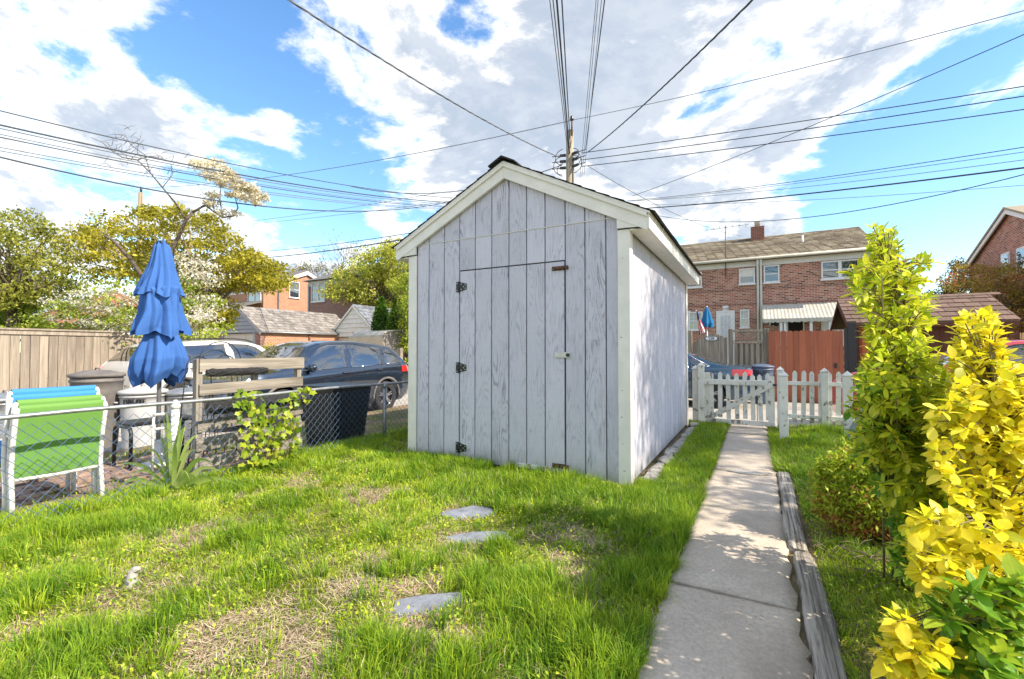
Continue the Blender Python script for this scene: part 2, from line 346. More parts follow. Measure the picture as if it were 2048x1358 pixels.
# ================================================================ mesh helpers
def wloc(o):
    v = Vector((0, 0, 0))
    while o is not None: v += o.location; o = o.parent
    return v
def link(name, me, parent=None, loc=None):
    o = bpy.data.objects.new(name, me); COL.objects.link(o)
    if parent is not None: o.parent = parent
    if loc is not None: o.location = Vector(loc) - (wloc(parent) if parent else Vector((0, 0, 0)))
    return o
def tag(o, label=None, cat=None, group=None, kind=None):
    if label: o['label'] = label
    if cat: o['category'] = cat
    if group: o['group'] = group
    if kind: o['kind'] = kind
    return o
def thing(name, label, cat, loc=(0, 0, 0), group=None, rz=0.):
    o = bpy.data.objects.new(name, None); COL.objects.link(o); o.location = loc; o.rotation_euler = (0, 0, rz)
    o.empty_display_size = .1
    return tag(o, label, cat, group)
class MB:
    def __init__(s): s.v = []; s.f = []; s.sm = []
    def add(s, vs, fs, smooth=False):
        b = len(s.v); s.v.extend([tuple(x) for x in vs]); s.f.extend([tuple(b + i for i in f) for f in fs]); s.sm.extend([smooth] * len(fs)); return s
    def box(s, x0, x1, y0, y1, z0, z1, b=0.):
        if b <= 0:
            vs = [(x, y, z) for z in (z0, z1) for y in (y0, y1) for x in (x0, x1)]
            return s.add(vs, [(0, 2, 3, 1), (4, 5, 7, 6), (0, 1, 5, 4), (2, 6, 7, 3), (0, 4, 6, 2), (1, 3, 7, 5)])
        lo = (x0, y0, z0); hi = (x1, y1, z1); idx = {}; vs = []
        for sx in (0, 1):
            for sy in (0, 1):
                for sz in (0, 1):
                    sg = (sx, sy, sz)
                    for a in range(3):
                        p = [hi[k] if sg[k] else lo[k] for k in range(3)]
                        for k in range(3):
                            if k != a: p[k] += -b if sg[k] else b
                        idx[sg, a] = len(vs); vs.append(p)
        fs = []
        for a in range(3):
            o1, o2 = (a + 1) % 3, (a + 2) % 3
            for sg in (0, 1):
                q = []
                for (p, r) in ((0, 0), (1, 0), (1, 1), (0, 1)):
                    k = [0] * 3; k[a] = sg; k[o1] = p; k[o2] = r; q.append(idx[tuple(k), a])
                fs.append(tuple(q if sg else q[::-1]))
        for c in range(3):
            a, d = (c + 1) % 3, (c + 2) % 3
            for sa in (0, 1):
                for sd in (0, 1):
                    k0 = [0] * 3; k0[a] = sa; k0[d] = sd; k1 = list(k0); k1[c] = 1
                    q = (idx[tuple(k0), a], idx[tuple(k1), a], idx[tuple(k1), d], idx[tuple(k0), d])
                    fs.append(q)
        for sg in [(i, j, k) for i in (0, 1) for j in (0, 1) for k in (0, 1)]: fs.append((idx[sg, 0], idx[sg, 1], idx[sg, 2]))
        return s.add(vs, fs)
    def obox(s, c, ax, ay, az, hx, hy, hz):
        """oriented box: centre, three unit axes, half sizes"""
        c = Vector(c); vs = [c + ax * (hx * i) + ay * (hy * j) + az * (hz * k) for k in (-1, 1) for j in (-1, 1) for i in (-1, 1)]
        return s.add(vs, [(0, 2, 3, 1), (4, 5, 7, 6), (0, 1, 5, 4), (2, 6, 7, 3), (0, 4, 6, 2), (1, 3, 7, 5)])
    def bar(s, a, b, w, h, up=(0, 0, 1)):
        a = Vector(a); b = Vector(b); d = (b - a); L = d.length; d.normalize(); up = Vector(up)
        sx = d.cross(up)
        if sx.length < 1e-4: sx = d.cross(Vector((1, 0, 0)))
        sx.normalize(); uz = sx.cross(d)
        return s.obox((a + b) / 2, sx, d, uz, w / 2, L / 2, h / 2)
    def tube(s, pts, rad, n=8, cap=True, smooth=True):
        pts = [Vector(p) for p in pts]; m = len(pts)
        if not hasattr(rad, '__len__'): rad = [rad] * m
        up = None; vs = []
        for i in range(m):
            d = pts[min(i + 1, m - 1)] - pts[max(i - 1, 0)]
            if d.length < 1e-9: d = Vector((0, 0, 1))
            d.normalize()
            if up is None:
                up = Vector((0, 0, 1)) if abs(d.z) < .9 else Vector((1, 0, 0))
            sx = d.cross(up)
            if sx.length < 1e-4: sx = d.orthogonal()
            sx.normalize(); up = sx.cross(d)
            for k in range(n):
                a = 2 * math.pi * k / n; vs.append(pts[i] + (sx * math.cos(a) + up * math.sin(a)) * rad[i])
        fs = [(i * n + k, i * n + (k + 1) % n, (i + 1) * n + (k + 1) % n, (i + 1) * n + k) for i in range(m - 1) for k in range(n)]
        s.add(vs, fs, smooth)
        if cap:
            b = len(s.v) - len(vs)
            s.f.append(tuple(b + k for k in range(n))[::-1]); s.f.append(tuple(b + (m - 1) * n + k for k in range(n))); s.sm += [False, False]
        return s
    def lathe(s, prof, c=(0, 0, 0), n=24, smooth=True, cap=True):
        vs = []; c = Vector(c)
        for (r, z) in prof:
            for k in range(n):
                a = 2 * math.pi * k / n; vs.append(c + Vector((r * math.cos(a), r * math.sin(a), z)))
        m = len(prof)
        fs = [(i * n + k, i * n + (k + 1) % n, (i + 1) * n + (k + 1) % n, (i + 1) * n + k) for i in range(m - 1) for k in range(n)]
        s.add(vs, fs, smooth)
        if cap:
            b = len(s.v) - len(vs)
            s.f.append(tuple(b + k for k in range(n))[::-1]); s.f.append(tuple(b + (m - 1) * n + k for k in range(n))); s.sm += [False, False]
        return s
    def prism(s, poly, a0, a1, axis):
        """polygon of (p, q) pairs extruded along an axis; axis 0: (y,z), 1: (x,z), 2: (x,y)"""
        def mk(p, q, a): return (a, p, q) if axis == 0 else (p, a, q) if axis == 1 else (p, q, a)
        n = len(poly); vs = [mk(p, q, a0) for p, q in poly] + [mk(p, q, a1) for p, q in poly]
        return s.add(vs, [tuple(range(n))[::-1], tuple(range(n, 2 * n))] + [(i, (i + 1) % n, n + (i + 1) % n, n + i) for i in range(n)])
    def mesh(s, name, mat, off=(0, 0, 0), recalc=True):
        me = bpy.data.meshes.new(name); ox, oy, oz = off
        me.from_pydata([(x - ox, y - oy, z - oz) for x, y, z in s.v], [], s.f)
        me.polygons.foreach_set('use_smooth', s.sm); me.update()
        if recalc and len(s.f) < 60000:
            bm = bmesh.new(); bm.from_mesh(me); bmesh.ops.recalc_face_normals(bm, faces=bm.faces); bm.to_mesh(me); bm.free()
        me.materials.append(M[mat] if isinstance(mat, str) else mat); return me
    def build(s, name, mat, parent=None, local=False, **tg):
        off = (0, 0, 0) if (local or parent is None) else wloc(parent)
        o = link(name, s.mesh(name, mat, off), parent)
        return tag(o, **tg) if tg else o
def pbuild(s, name, mat, **tg):
    """top-level object with its origin at its own base centre"""
    a = np.array(s.v); c = ((a[:, 0].min() + a[:, 0].max()) / 2, (a[:, 1].min() + a[:, 1].max()) / 2, a[:, 2].min())
    o = link(name, s.mesh(name, mat, c)); o.location = c
    return tag(o, **tg)
def piece(name, me, parent, loc, rot=None, scale=None):
    o = link(name, me, parent, loc)
    if rot is not None: o.rotation_euler = rot
    if scale is not None: o.scale = scale
    return o
def copy_tree(o, parent=None):
    c = o.copy(); COL.objects.link(c); c.parent = parent
    for ch in o.children: copy_tree(ch, c)
    return c
def text_mesh(txt, size, mat, depth=.004):
    cu = bpy.data.curves.new('lettering', 'FONT'); cu.body = txt; cu.size = size; cu.extrude = depth; cu.align_x = 'CENTER'; cu.align_y = 'CENTER'
    ob = bpy.data.objects.new('tmp', cu); COL.objects.link(ob)
    me = bpy.data.meshes.new_from_object(ob.evaluated_get(bpy.context.evaluated_depsgraph_get()))
    bpy.data.objects.remove(ob); bpy.data.curves.remove(cu)
    me.materials.clear(); me.materials.append(M[mat]); return me
def np_mesh(name, verts, tris_or_quads, mat, tint=None, smooth=False):
    """verts (N,3) array; faces (F,k) array; tint (N,3) per-vertex colours"""
    me = bpy.data.meshes.new(name); F, k = tris_or_quads.shape
    me.vertices.add(len(verts)); me.vertices.foreach_set('co', verts.astype(np.float32).ravel())
    me.loops.add(F * k); me.loops.foreach_set('vertex_index', tris_or_quads.astype(np.int32).ravel())
    me.polygons.add(F); me.polygons.foreach_set('loop_start', np.arange(0, F * k, k, dtype=np.int32))
    if smooth: me.polygons.foreach_set('use_smooth', np.ones(F, dtype=bool))
    if tint is not None:
        at_ = me.attributes.new('tint', 'FLOAT_COLOR', 'POINT')
        at_.data.foreach_set('color', np.concatenate([tint, np.ones((len(tint), 1))], 1).astype(np.float32).ravel())
    me.update(calc_edges=True); me.materials.append(M[mat] if isinstance(mat, str) else mat); return me
def _h(ix, iy, seed):
    h = np.sin(ix * 127.1 + iy * 311.7 + seed * 74.7) * 43758.5453; return h - np.floor(h)
def vnoise(x, y, s=1., seed=0):
    x = np.asarray(x, float) * s; y = np.asarray(y, float) * s; ix = np.floor(x); iy = np.floor(y); fx = x - ix; fy = y - iy
    fx = fx * fx * (3 - 2 * fx); fy = fy * fy * (3 - 2 * fy)
    return (_h(ix, iy, seed) * (1 - fx) + _h(ix + 1, iy, seed) * fx) * (1 - fy) + (_h(ix, iy + 1, seed) * (1 - fx) + _h(ix + 1, iy + 1, seed) * fx) * fy
def fbm(x, y, s=1., seed=0): return (vnoise(x, y, s, seed) * .55 + vnoise(x, y, s * 2.1, seed + 5) * .3 + vnoise(x, y, s * 4.3, seed + 9) * .15)
def G_np(u, v, z=0.):
    p = [G(a, b, z) for a, b in zip(u, v)]; return np.array([[q.x, q.y] for q in p])
def in_poly(px, py, poly):
    inside = np.zeros(len(px), bool); n = len(poly); j = n - 1
    for i in range(n):
        xi, yi = poly[i]; xj, yj = poly[j]
        c = ((yi > py) != (yj > py)) & (px < (xj - xi) * (py - yi) / (yj - yi + 1e-12) + xi); inside ^= c; j = i
    return inside
def sample_poly(poly, n, rng=RNG):
    a = np.array(poly); lo = a.min(0); hi = a.max(0); out = np.zeros((0, 2))
    while len(out) < n:
        p = rng.uniform(lo, hi, (n * 2, 2)); out = np.concatenate([out, p[in_poly(p[:, 0], p[:, 1], poly)]])
    return out[:n]
def at_np(u, v, Z):
    return np.array([tuple(at(a, b, c)) for a, b, c in zip(u, v, Z)])
def project_np(P):
    A = np.array(_M.transposed()); q = (P - np.array(CAM)) @ A.T
    z = np.maximum(-q[:, 2], 1e-3); return 1024 + FPX * q[:, 0] / z, 679 - FPX * q[:, 1] / z, -q[:, 2]
# ================================================================ setting: ground, alley, path
AZ = -.22                                   # alley level
def mat_soil():
    m, t, b = new_mat('yard_soil'); v = objvec(t, False)
    n = t.noise(v, 3., 6, .65); f = t.noise(v, 60., 4, .7); p = t.noise(v, 1.1, 5, .6)
    c = t.mix(t.mapr(n, .35, .65), (.15, .105, .068), (.26, .19, .12))
    c = t.mix(t.mapr(f, .45, .7, 0, .7), c, (.36, .285, .19))
    c = t.mix(t.mapr(p, .45, .62, 0, .8), c, (.085, .105, .028))
    setb(t, b, col=c, rough=.95, spec=.1, normal=bump(t, f, .8, .01)); return m
M['soil'] = mat_soil()
def mat_farground():
    m, t, b = new_mat('far_ground'); v = objvec(t, False)
    c = t.mix(t.mapr(t.noise(v, .25, 5, .6), .4, .6), (.10, .13, .045), (.19, .17, .10)); setb(t, b, col=c, rough=.95, spec=.1); return m
M['farground'] = mat_farground()
tag(MB().add([(-400, -400, -.34), (400, -400, -.34), (400, 400, -.34), (-400, 400, -.34)], [(0, 1, 2, 3)]).build('ground', 'farground'), kind='structure')
# yard: a gently uneven raised plot
def yz(x, y):
    x = np.asarray(x, float); y = np.asarray(y, float)
    z = (fbm(x, y, .8, 3) - .5) * .05 + (fbm(x, y, 3., 4) - .5) * .018
    z = z - np.clip((-4.45 - x) / .5, 0, 1) * .05
    z = z - np.clip((y - 7.85) / .25, 0, 1) * .10
    near = np.clip(1 - np.abs(x + .13) / .75, 0, 1); z = z * (1 - near)
    z = z + np.clip((x - .25) / .3, 0, 1) * .03
    return z
nx, ny = 150, 120
gx = np.linspace(-6.9, 9, nx); gy = np.linspace(-5, 8.1, ny)
X, Y = np.meshgrid(gx, gy); Zs = yz(X, Y); V = np.stack([X, Y, Zs], -1).reshape(-1, 3)
i, j = np.meshgrid(np.arange(nx - 1), np.arange(ny - 1)); q = (j * nx + i).ravel()
F = np.stack([q, q + 1, q + nx + 1, q + nx], 1)
tag(link('yard_ground', np_mesh('yard_ground', V, F, 'soil', smooth=True)), kind='structure')
# skirts of the plot
mb = MB(); 
for (x0, y0, x1, y1) in ((-6.9, -5, -6.9, 8.1), (-6.9, 8.1, 9, 8.1)):
    n = 40; P = [(x0 + (x1 - x0) * k / n, y0 + (y1 - y0) * k / n) for k in range(n + 1)]
    vs = [(p[0], p[1], float(yz(p[0], p[1])) + .0) for p in P] + [(p[0], p[1], -.34) for p in P]
    mb.add(vs, [(k, k + 1, n + 2 + k, n + 1 + k) for k in range(n)])
tag(mb.build('yard_bank', 'soil'), kind='structure')
# alley with its parking pads: cast slabs
alley = bpy.data.objects.new('alley', None); COL.objects.link(alley); alley.location = (0, 8.1, AZ); tag(alley, kind='structure')
def slab(x0, x1, y0, y1, z, par, mat, th=.12, nm='slab'):
    return MB().box(x0, x1, y0, y1, z - th, z, .008).build(nm, mat, par)
for k in range(-8, 8): slab(k * 4.5 + .006, (k + 1) * 4.5 - .006, 8.106, 14.3, AZ + random.uniform(-.004, .004), alley, 'alley')
for (a, b) in ((-6.9, -10.2), (-10.2, -13.6)):
    for (c, d) in ((-1., 3.6), (3.6, 8.1)): slab(b + .006, a - .006, c + .006, d - .006, AZ + random.uniform(-.004, .004), alley, 'alley')
# path: four cast slabs with open joints
path = bpy.data.objects.new('path', None); COL.objects.link(path); path.location = (-.14, 4, 0); tag(path, kind='structure')
def path_slab(y0, y1, x0, x1, tilt):
    n = 30; m = 10; vs = []; rng = np.random.default_rng(int(y0 * 100) + 500)
    jag0 = [rng.normal(0, .008) for _ in range(m + 1)]; jag1 = [rng.normal(0, .008) for _ in range(m + 1)]
    for a in range(n + 1):
        for b in range(m + 1):
            y = y0 + (y1 - y0) * a / n; x = x0 + (x1 - x0) * b / m
            if a == 0: y += abs(jag0[b]) + .004
            if a == n: y -= abs(jag1[b]) + .004
            if b in (0, m): x += rng.normal(0, .011)
            e = min(a, n - a, b, m - b); z = .022 + tilt * (a / n - .5) + rng.normal(0, .0012) - (.007 if e == 0 else 0)
            vs.append((x, y, z))
    fs = [(a * (m + 1) + b, a * (m + 1) + b + 1, (a + 1) * (m + 1) + b + 1, (a + 1) * (m + 1) + b) for a in range(n) for b in range(m)]
    mb = MB().add(vs, fs, True)
    ring = [b for b in range(m + 1)] + [a * (m + 1) + m for a in range(1, n + 1)] + [n * (m + 1) + b for b in range(m - 1, -1, -1)] + [a * (m + 1) for a in range(n - 1, 0, -1)]
    lo = [(vs[k][0], vs[k][1], -.08) for k in ring]; L = len(ring); base = len(mb.v); mb.v.extend(lo)
    for k in range(L): mb.f.append((ring[k], ring[(k + 1) % L], base + (k + 1) % L, base + k)); mb.sm.append(False)
    mb.build('slab', 'concrete', path)
path_slab(-3.0, .9, -.42, .16, .0); path_slab(.9, 2.42, -.41, .158, .004); path_slab(2.42, 4.9, -.405, .15, -.006); path_slab(4.9, 7.1, -.40, .14, .006); path_slab(7.1, 8.08, -.40, .12, -.02)
# thin hairline pieces: a pale patch on the joint
MB().prism([(-.26, 4.86), (-.13, 4.80), (.02, 4.83), (.09, 4.90), (-.04, 4.95), (-.2, 4.93)], .02, .0285, 2).build('patch', 'rubble', path)
# patio of the neighbour behind the mesh fence: single bricks
patio = bpy.data.objects.new('patio', None); COL.objects.link(patio); patio.location = (-5.6, 1.6, -.06); tag(patio, kind='structure')
M['paver'] = mat_plain('patio_brick', (.33, .22, .17), .9, .25, 12., bmp=.5, objvar=.3)
bme = MB().box(-.098, .098, -.048, .048, -.03, .03, .006).mesh('brick', 'paver')
k = 0
for r in range(15):
    for c in range(12):
        x = -4.62 - r * .104; y = .55 + c * .204 + (.1 if r % 2 else 0)
        if random.random() < .14: continue
        o = piece('brick', bme, patio, (x, y, float(yz(x, y)) + random.uniform(-.012, .004)), (random.gauss(0, .02), random.gauss(0, .02), math.pi / 2 + random.gauss(0, .03)))
# ================================================================ the garden shed
SX0, SX1, SY0, SY1 = -3.41, -.969, 3.92, 7.58
SXM = (SX0 + SX1) / 2; WH = 2.25; SLOPE = .5
shed = thing('garden_shed', 'grey washed plywood garden shed with white trim and peaked shingle roof beside the path', 'shed', (SXM, (SY0 + SY1) / 2, 0))
T = .09                                    # corner trim width
def gz(x): return 2.92 - abs(x - SXM) * SLOPE       # underside of the rake at the wall
# backing walls (seen only as the shade in the grooves)
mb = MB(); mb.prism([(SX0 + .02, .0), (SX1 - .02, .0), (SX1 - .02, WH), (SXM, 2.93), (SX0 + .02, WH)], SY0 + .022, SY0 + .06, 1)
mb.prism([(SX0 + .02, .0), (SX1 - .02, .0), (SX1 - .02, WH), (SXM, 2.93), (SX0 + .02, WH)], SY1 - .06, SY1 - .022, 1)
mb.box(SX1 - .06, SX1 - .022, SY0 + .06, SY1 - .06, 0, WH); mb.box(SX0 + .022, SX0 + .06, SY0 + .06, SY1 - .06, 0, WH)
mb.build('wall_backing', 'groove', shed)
# front boards between grooves
cuts = [SX0 + T] + [onY(u, 640, SY0).x for u in (857.5, 888, 918.5, 950, 983, 1017.5, 1053, 1090, 1130.5, 1170, 1212)] + [SX1 - T]
DOOR0, DOOR1, DTOP, SEAM = cuts[3], cuts[9], 2.027, 2.36
GAP = .0105
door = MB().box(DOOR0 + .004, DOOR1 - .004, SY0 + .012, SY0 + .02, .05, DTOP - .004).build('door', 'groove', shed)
def board(x0, x1, z0, z1, parent, y=SY0, top=None):
    """one siding strip with soft edges; top: function for a sloping upper end"""
    za, zb = (z1, z1) if top is None else (top(x0), top(x1))
    b = .004; pr = []
    mb = MB(); f = [(x0 + b, z0), (x1 - b, z0), (x1 - b, zb), (x0 + b, za)]
    if top is not None and x0 < SXM < x1: f = [(x0 + b, z0), (x1 - b, z0), (x1 - b, zb), (SXM, top(SXM)), (x0 + b, za)]
    g = [(x0, z0), (x1, z0), (x1, zb), (x0, za)]
    if len(f) == 5: g = [(x0, z0), (x1, z0), (x1, zb), (SXM, top(SXM)), (x0, za)]
    n = len(f)
    vs = [(p, y, q) for p, q in f] + [(p, y + b, q) for p, q in g] + [(p, y + .02, q) for p, q in g]
    fs = [tuple(range(n))] + [(i, (i + 1) % n, n + (i + 1) % n, n + i) for i in range(n)] + [(n + i, n + (i + 1) % n, 2 * n + (i + 1) % n, 2 * n + i) for i in range(n)]
    return mb.add(vs, fs).build('board', 'siding', parent)
for k in range(12):
    a, b = cuts[k] + GAP / 2, cuts[k + 1] - GAP / 2
    if k == 0: a = cuts[0] + .002
    if k == 11: b = cuts[12] - .002
    if 3 <= k < 9:
        a2, b2 = a, b
        if k == 3: a2 += .005
        if k == 8: b2 -= .006
        board(a2, b2, .045, DTOP - .010, door, SY0 - .002)
        board(a, b, DTOP + .004, SEAM - .004, shed)
    else:
        board(a, b, .005 if k > 8 else .02, SEAM - .004, shed)
    board(a, b, SEAM + .006, 3, shed, top=lambda x: max(SEAM + .02, gz(x) + .05))
MB().box(SX0 + T, SX1 - T, SY0 - .006, SY0 + .01, SEAM - .003, SEAM + .003).build('drip_flashing', 'whitesiding', shed)
# side boards (right side, facing the path) and the hidden sides
n = 17; L = (SY1 - T) - (SY0 + T)
for side, xf in ((1, SX1), (-1, SX0)):
    for k in range(n):
        y0 = SY0 + T + L * k / n + GAP / 2; y1 = SY0 + T + L * (k + 1) / n - GAP / 2
        xa, xb = (xf - .02, xf) if side > 0 else (xf, xf + .02)
        MB().box(xa, xb, y0, y1, .03, WH - .005, .004).build('board', 'siding', shed)
MB().prism([(SX0 + T, .02), (SX1 - T, .02), (SX1 - T, WH), (SXM, 2.9), (SX0 + T, WH)], SY1 - .02, SY1, 1).build('back_panel', 'siding', shed)
# corner trim: two boards at each corner
for (cx, sx) in ((SX0, 1), (SX1, -1)):
    for (cy, sy) in ((SY0, 1), (SY1, -1)):
        x0, x1 = sorted((cx - sx * .02, cx + sx * T)); y0, y1 = sorted((cy - sy * .022, cy))
        MB().box(x0, x1, y0, y1, .0, WH - .01, .003).build('corner_trim', 'trim', shed)
        x0, x1 = sorted((cx - sx * .02, cx)); y0, y1 = sorted((cy + sy * .001, cy + sy * (T - .01)))
        MB().box(x0, x1, y0, y1, .0, WH - .01, .003).build('corner_trim', 'trim', shed)
# rake boards, front and back: white fascia along the gable with a thinner strip on top
OV = .17; PEAK = 3.075
def rake(yf, yb, zoff_top, zoff_bot, nm, mat, ov=OV):
    for s in (-1, 1):
        xe = SXM + s * ((SX1 - SX0) / 2 + ov)
        ze = PEAK - abs(xe - SXM) * SLOPE
        MB().prism([(SXM + s * .0005, PEAK + zoff_top), (xe, ze + zoff_top), (xe, ze + zoff_bot), (SXM + s * .0005, PEAK + zoff_bot)], yf, yb, 1).build(nm, mat, shed)
rake(SY0 - .045, SY0 - .012, -.03, -.175, 'rake_board', 'trim'); rake(SY0 - .062, SY0 - .047, -.018, -.062, 'rake_strip', 'trim')
rake(SY1 + .012, SY1 + .045, -.03, -.175, 'rake_board', 'trim')
# boxed returns at the eaves, soffit and fascia along the sides
for s, xw in ((1, SX1), (-1, SX0)):
    xo = xw + s * OV; x0, x1 = sorted((xw + s * .021, xo)); ze = PEAK - ((SX1 - SX0) / 2 + OV) * SLOPE
    # return: small triangular infill at the front
    MB().prism([(xw - s * T, WH + .0), (xo - s * .002, WH - .012), (xo - s * .002, ze - .16), (xw - s * T, ze - .16 + (OV + T) * SLOPE)], SY0 - .040, SY0 - .014, 1).build('eave_return', 'trim', shed)
    MB().box(x0, x1, SY0 - .03, SY1 + .03, WH - .028, WH - .014).build('soffit', 'trim', shed)
    a, b = sorted((xo + s * .001, xo + s * .021)); MB().box(a, b, SY0 - .045, SY1 + .045, WH - .035, ze - .03, .002).build('fascia', 'trim', shed)
# roof decks and shingle courses
for s in (-1, 1):
    xe = SXM + s * ((SX1 - SX0) / 2 + OV + .028); ze = PEAK - abs(xe - SXM) * SLOPE
    MB().prism([(SXM + s * .001, PEAK - .028), (xe, ze - .028), (xe, ze - .010), (SXM + s * .001, PEAK - .010)], SY0 - .064, SY1 + .064, 1).build('roof_deck', 'trim', shed)
    run = math.hypot(xe - SXM, PEAK - ze); rows = 11; d = Vector((xe - SXM, 0, ze - PEAK)).normalized(); nrm = Vector((s * .447, 0, .894))
    for r in range(rows):
        t0 = run * r / rows + .01; t1 = run * (r + 1) / rows + .045
        y = SY0 - .076
        while y < SY1 + .085:
            y2 = min(y + random.uniform(.28, .34), SY1 + .085)
            a = Vector((SXM, 0, PEAK)) + d * t0 + nrm * (-.008); b = Vector((SXM, 0, PEAK)) + d * t1 + nrm * (.001 + random.uniform(0, .003))
            up = nrm * .0045
            vs = [a + Vector((0, y + .002, 0)), a + Vector((0, y2 - .002, 0)), b + Vector((0, y2 - .002, 0)), b + Vector((0, y + .002, 0))]
            vs += [v + up for v in vs]
            MB().add(vs, [(3, 2, 1, 0), (4, 5, 6, 7), (0, 1, 5, 4), (1, 2, 6, 5), (2, 3, 7, 6), (3, 0, 4, 7)]).build('shingle', 'shingle', shed)
            y = y2
y = SY0 - .10
while y < SY1 + .05:
    MB().prism([(SXM - .15, PEAK - .055), (SXM, PEAK + .018), (SXM + .15, PEAK - .055), (SXM + .15, PEAK - .043), (SXM, PEAK + .034), (SXM - .15, PEAK - .043)], y, y + .30, 1).build('ridge_cap', 'shingle', shed)
    y += .27
# hinges on the door: leaf on the frame, strap on the door, knuckle and screws
for z in (1.855, 1.005, .17):
    h = MB().box(DOOR0 - .038, DOOR0 - .004, SY0 - .005, SY0 - .001, z - .055, z + .055).build('hinge', 'blackmetal', door)
    MB().prism([(DOOR0 + .006, z - .055), (DOOR0 + .03, z - .045), (DOOR0 + .095, z - .03), (DOOR0 + .095, z + .03), (DOOR0 + .03, z + .045), (DOOR0 + .006, z + .055)], SY0 - .008, SY0 - .003, 1).build('strap', 'blackmetal', h)
    MB().tube([(DOOR0 + .001, SY0 - .008, z - .058), (DOOR0 + .001, SY0 - .008, z + .058)], .007, 8).build('knuckle', 'blackmetal', h)
    mb = MB()
    for (dx, dz) in ((-.022, .038), (-.022, -.038), (.03, .028), (.03, -.028), (.06, 0), (.08, .018), (.08, -.018)):
        mb.tube([(DOOR0 + dx, SY0 - .010, z + dz), (DOOR0 + dx, SY0 - .004, z + dz)], .0055, 6)
    mb.build('screws', 'alu', h)
# hasp lock, sliding bolts, board at the sill
hz = onY(1127, 710, SY0).z
hp = MB().box(DOOR1 - .105, DOOR1 + .055, SY0 - .014, SY0 - .003, hz - .028, hz + .028, .004).build('hasp', 'alu', door)
MB().tube([(DOOR1 + .032, SY0 - .03, hz), (DOOR1 + .032, SY0 - .012, hz)], .017, 14).build('lock_cylinder', 'blackmetal', hp)
for z in (1.955, .115):
    bt = MB().box(DOOR1 - .13, DOOR1 - .005, SY0 - .008, SY0 - .003, z - .02, z + .02).build('bolt', 'rust', door)
    MB().tube([(DOOR1 - .125, SY0 - .018, z), (DOOR1 + .035, SY0 - .018, z)], .009, 8).build('bolt_rod', 'rust', bt)
    mb = MB()
    for dx in (-.11, -.06, -.02): mb.box(DOOR1 + dx - .009, DOOR1 + dx + .009, SY0 - .03, SY0 - .005, z - .017, z + .017, .003)
    mb.build('bolt_guides', 'rust', bt)
    MB().box(DOOR1 + .012, DOOR1 + .034, SY0 - .028, SY0 - .001, z - .018, z + .018, .003).build('keeper', 'rust', bt)
xa, xb = onY(1034, 940, SY0).x, onY(1104, 945, SY0).x
MB().box(xa, xb, SY0 - .024, SY0 - .004, .055, .098, .004).build('kick_board', 'chipped', door)
# nail heads on the right corner trim
mb = MB()
for k in range(9): mb.tube([(SX1 - .05 + random.uniform(-.02, .02), SY0 - .0232, .15 + k * .23), (SX1 - .05, SY0 - .02, .15 + k * .23)], .0026, 6)
mb.build('nail_heads', 'rust', shed)
# broken concrete along the side of the shed
def rock(c, sx, sy, sz, seed, n1=9, n2=7):
    rng = np.random.default_rng(seed); vs = []; 
    for a in range(n2 + 1):
        th = math.pi * a / n2
        for b in range(n1):
            ph = 2 * math.pi * b / n1; k = 1 + rng.normal(0, .19)
            e = .75
            x = math.copysign(abs(math.sin(th) * math.cos(ph)) ** e, math.cos(ph)) * sx * k; y = math.copysign(abs(math.sin(th) * math.sin(ph)) ** e, math.sin(ph)) * sy * k
            z = math.copysign(abs(math.cos(th)) ** .5, math.cos(th)) * sz * (1 + rng.normal(0, .06))
            vs.append((c[0] + x, c[1] + y, c[2] + z))
    fs = [(a * n1 + b, a * n1 + (b + 1) % n1, (a + 1) * n1 + (b + 1) % n1, (a + 1) * n1 + b) for a in range(n2) for b in range(n1)]
    return MB().add(vs, fs)
yy = SY0 + .12
names = ['nearest the front corner of the shed', 'second from the front corner of the shed', 'third from the front corner of the shed', 'fourth from the front corner of the shed', 'fifth from the front corner of the shed',
         'sixth from the front corner of the shed', 'third from the back corner of the shed', 'second from the back corner of the shed', 'nearest the back corner of the shed']
for k, nm in enumerate(names):
    Lr = random.uniform(.16, .25); r_ = rock((SX1 + .115 + random.uniform(-.02, .02), yy + Lr, random.uniform(-.03, .0)), random.uniform(.05, .10), Lr, random.uniform(.05, .075), 40 + k)
    pbuild(r_, 'broken_concrete_lump', 'rubble', label='grey broken concrete lump along the shed side, ' + nm, cat='concrete lump', group='broken concrete along the shed side')
    yy += 2 * Lr * 1.03
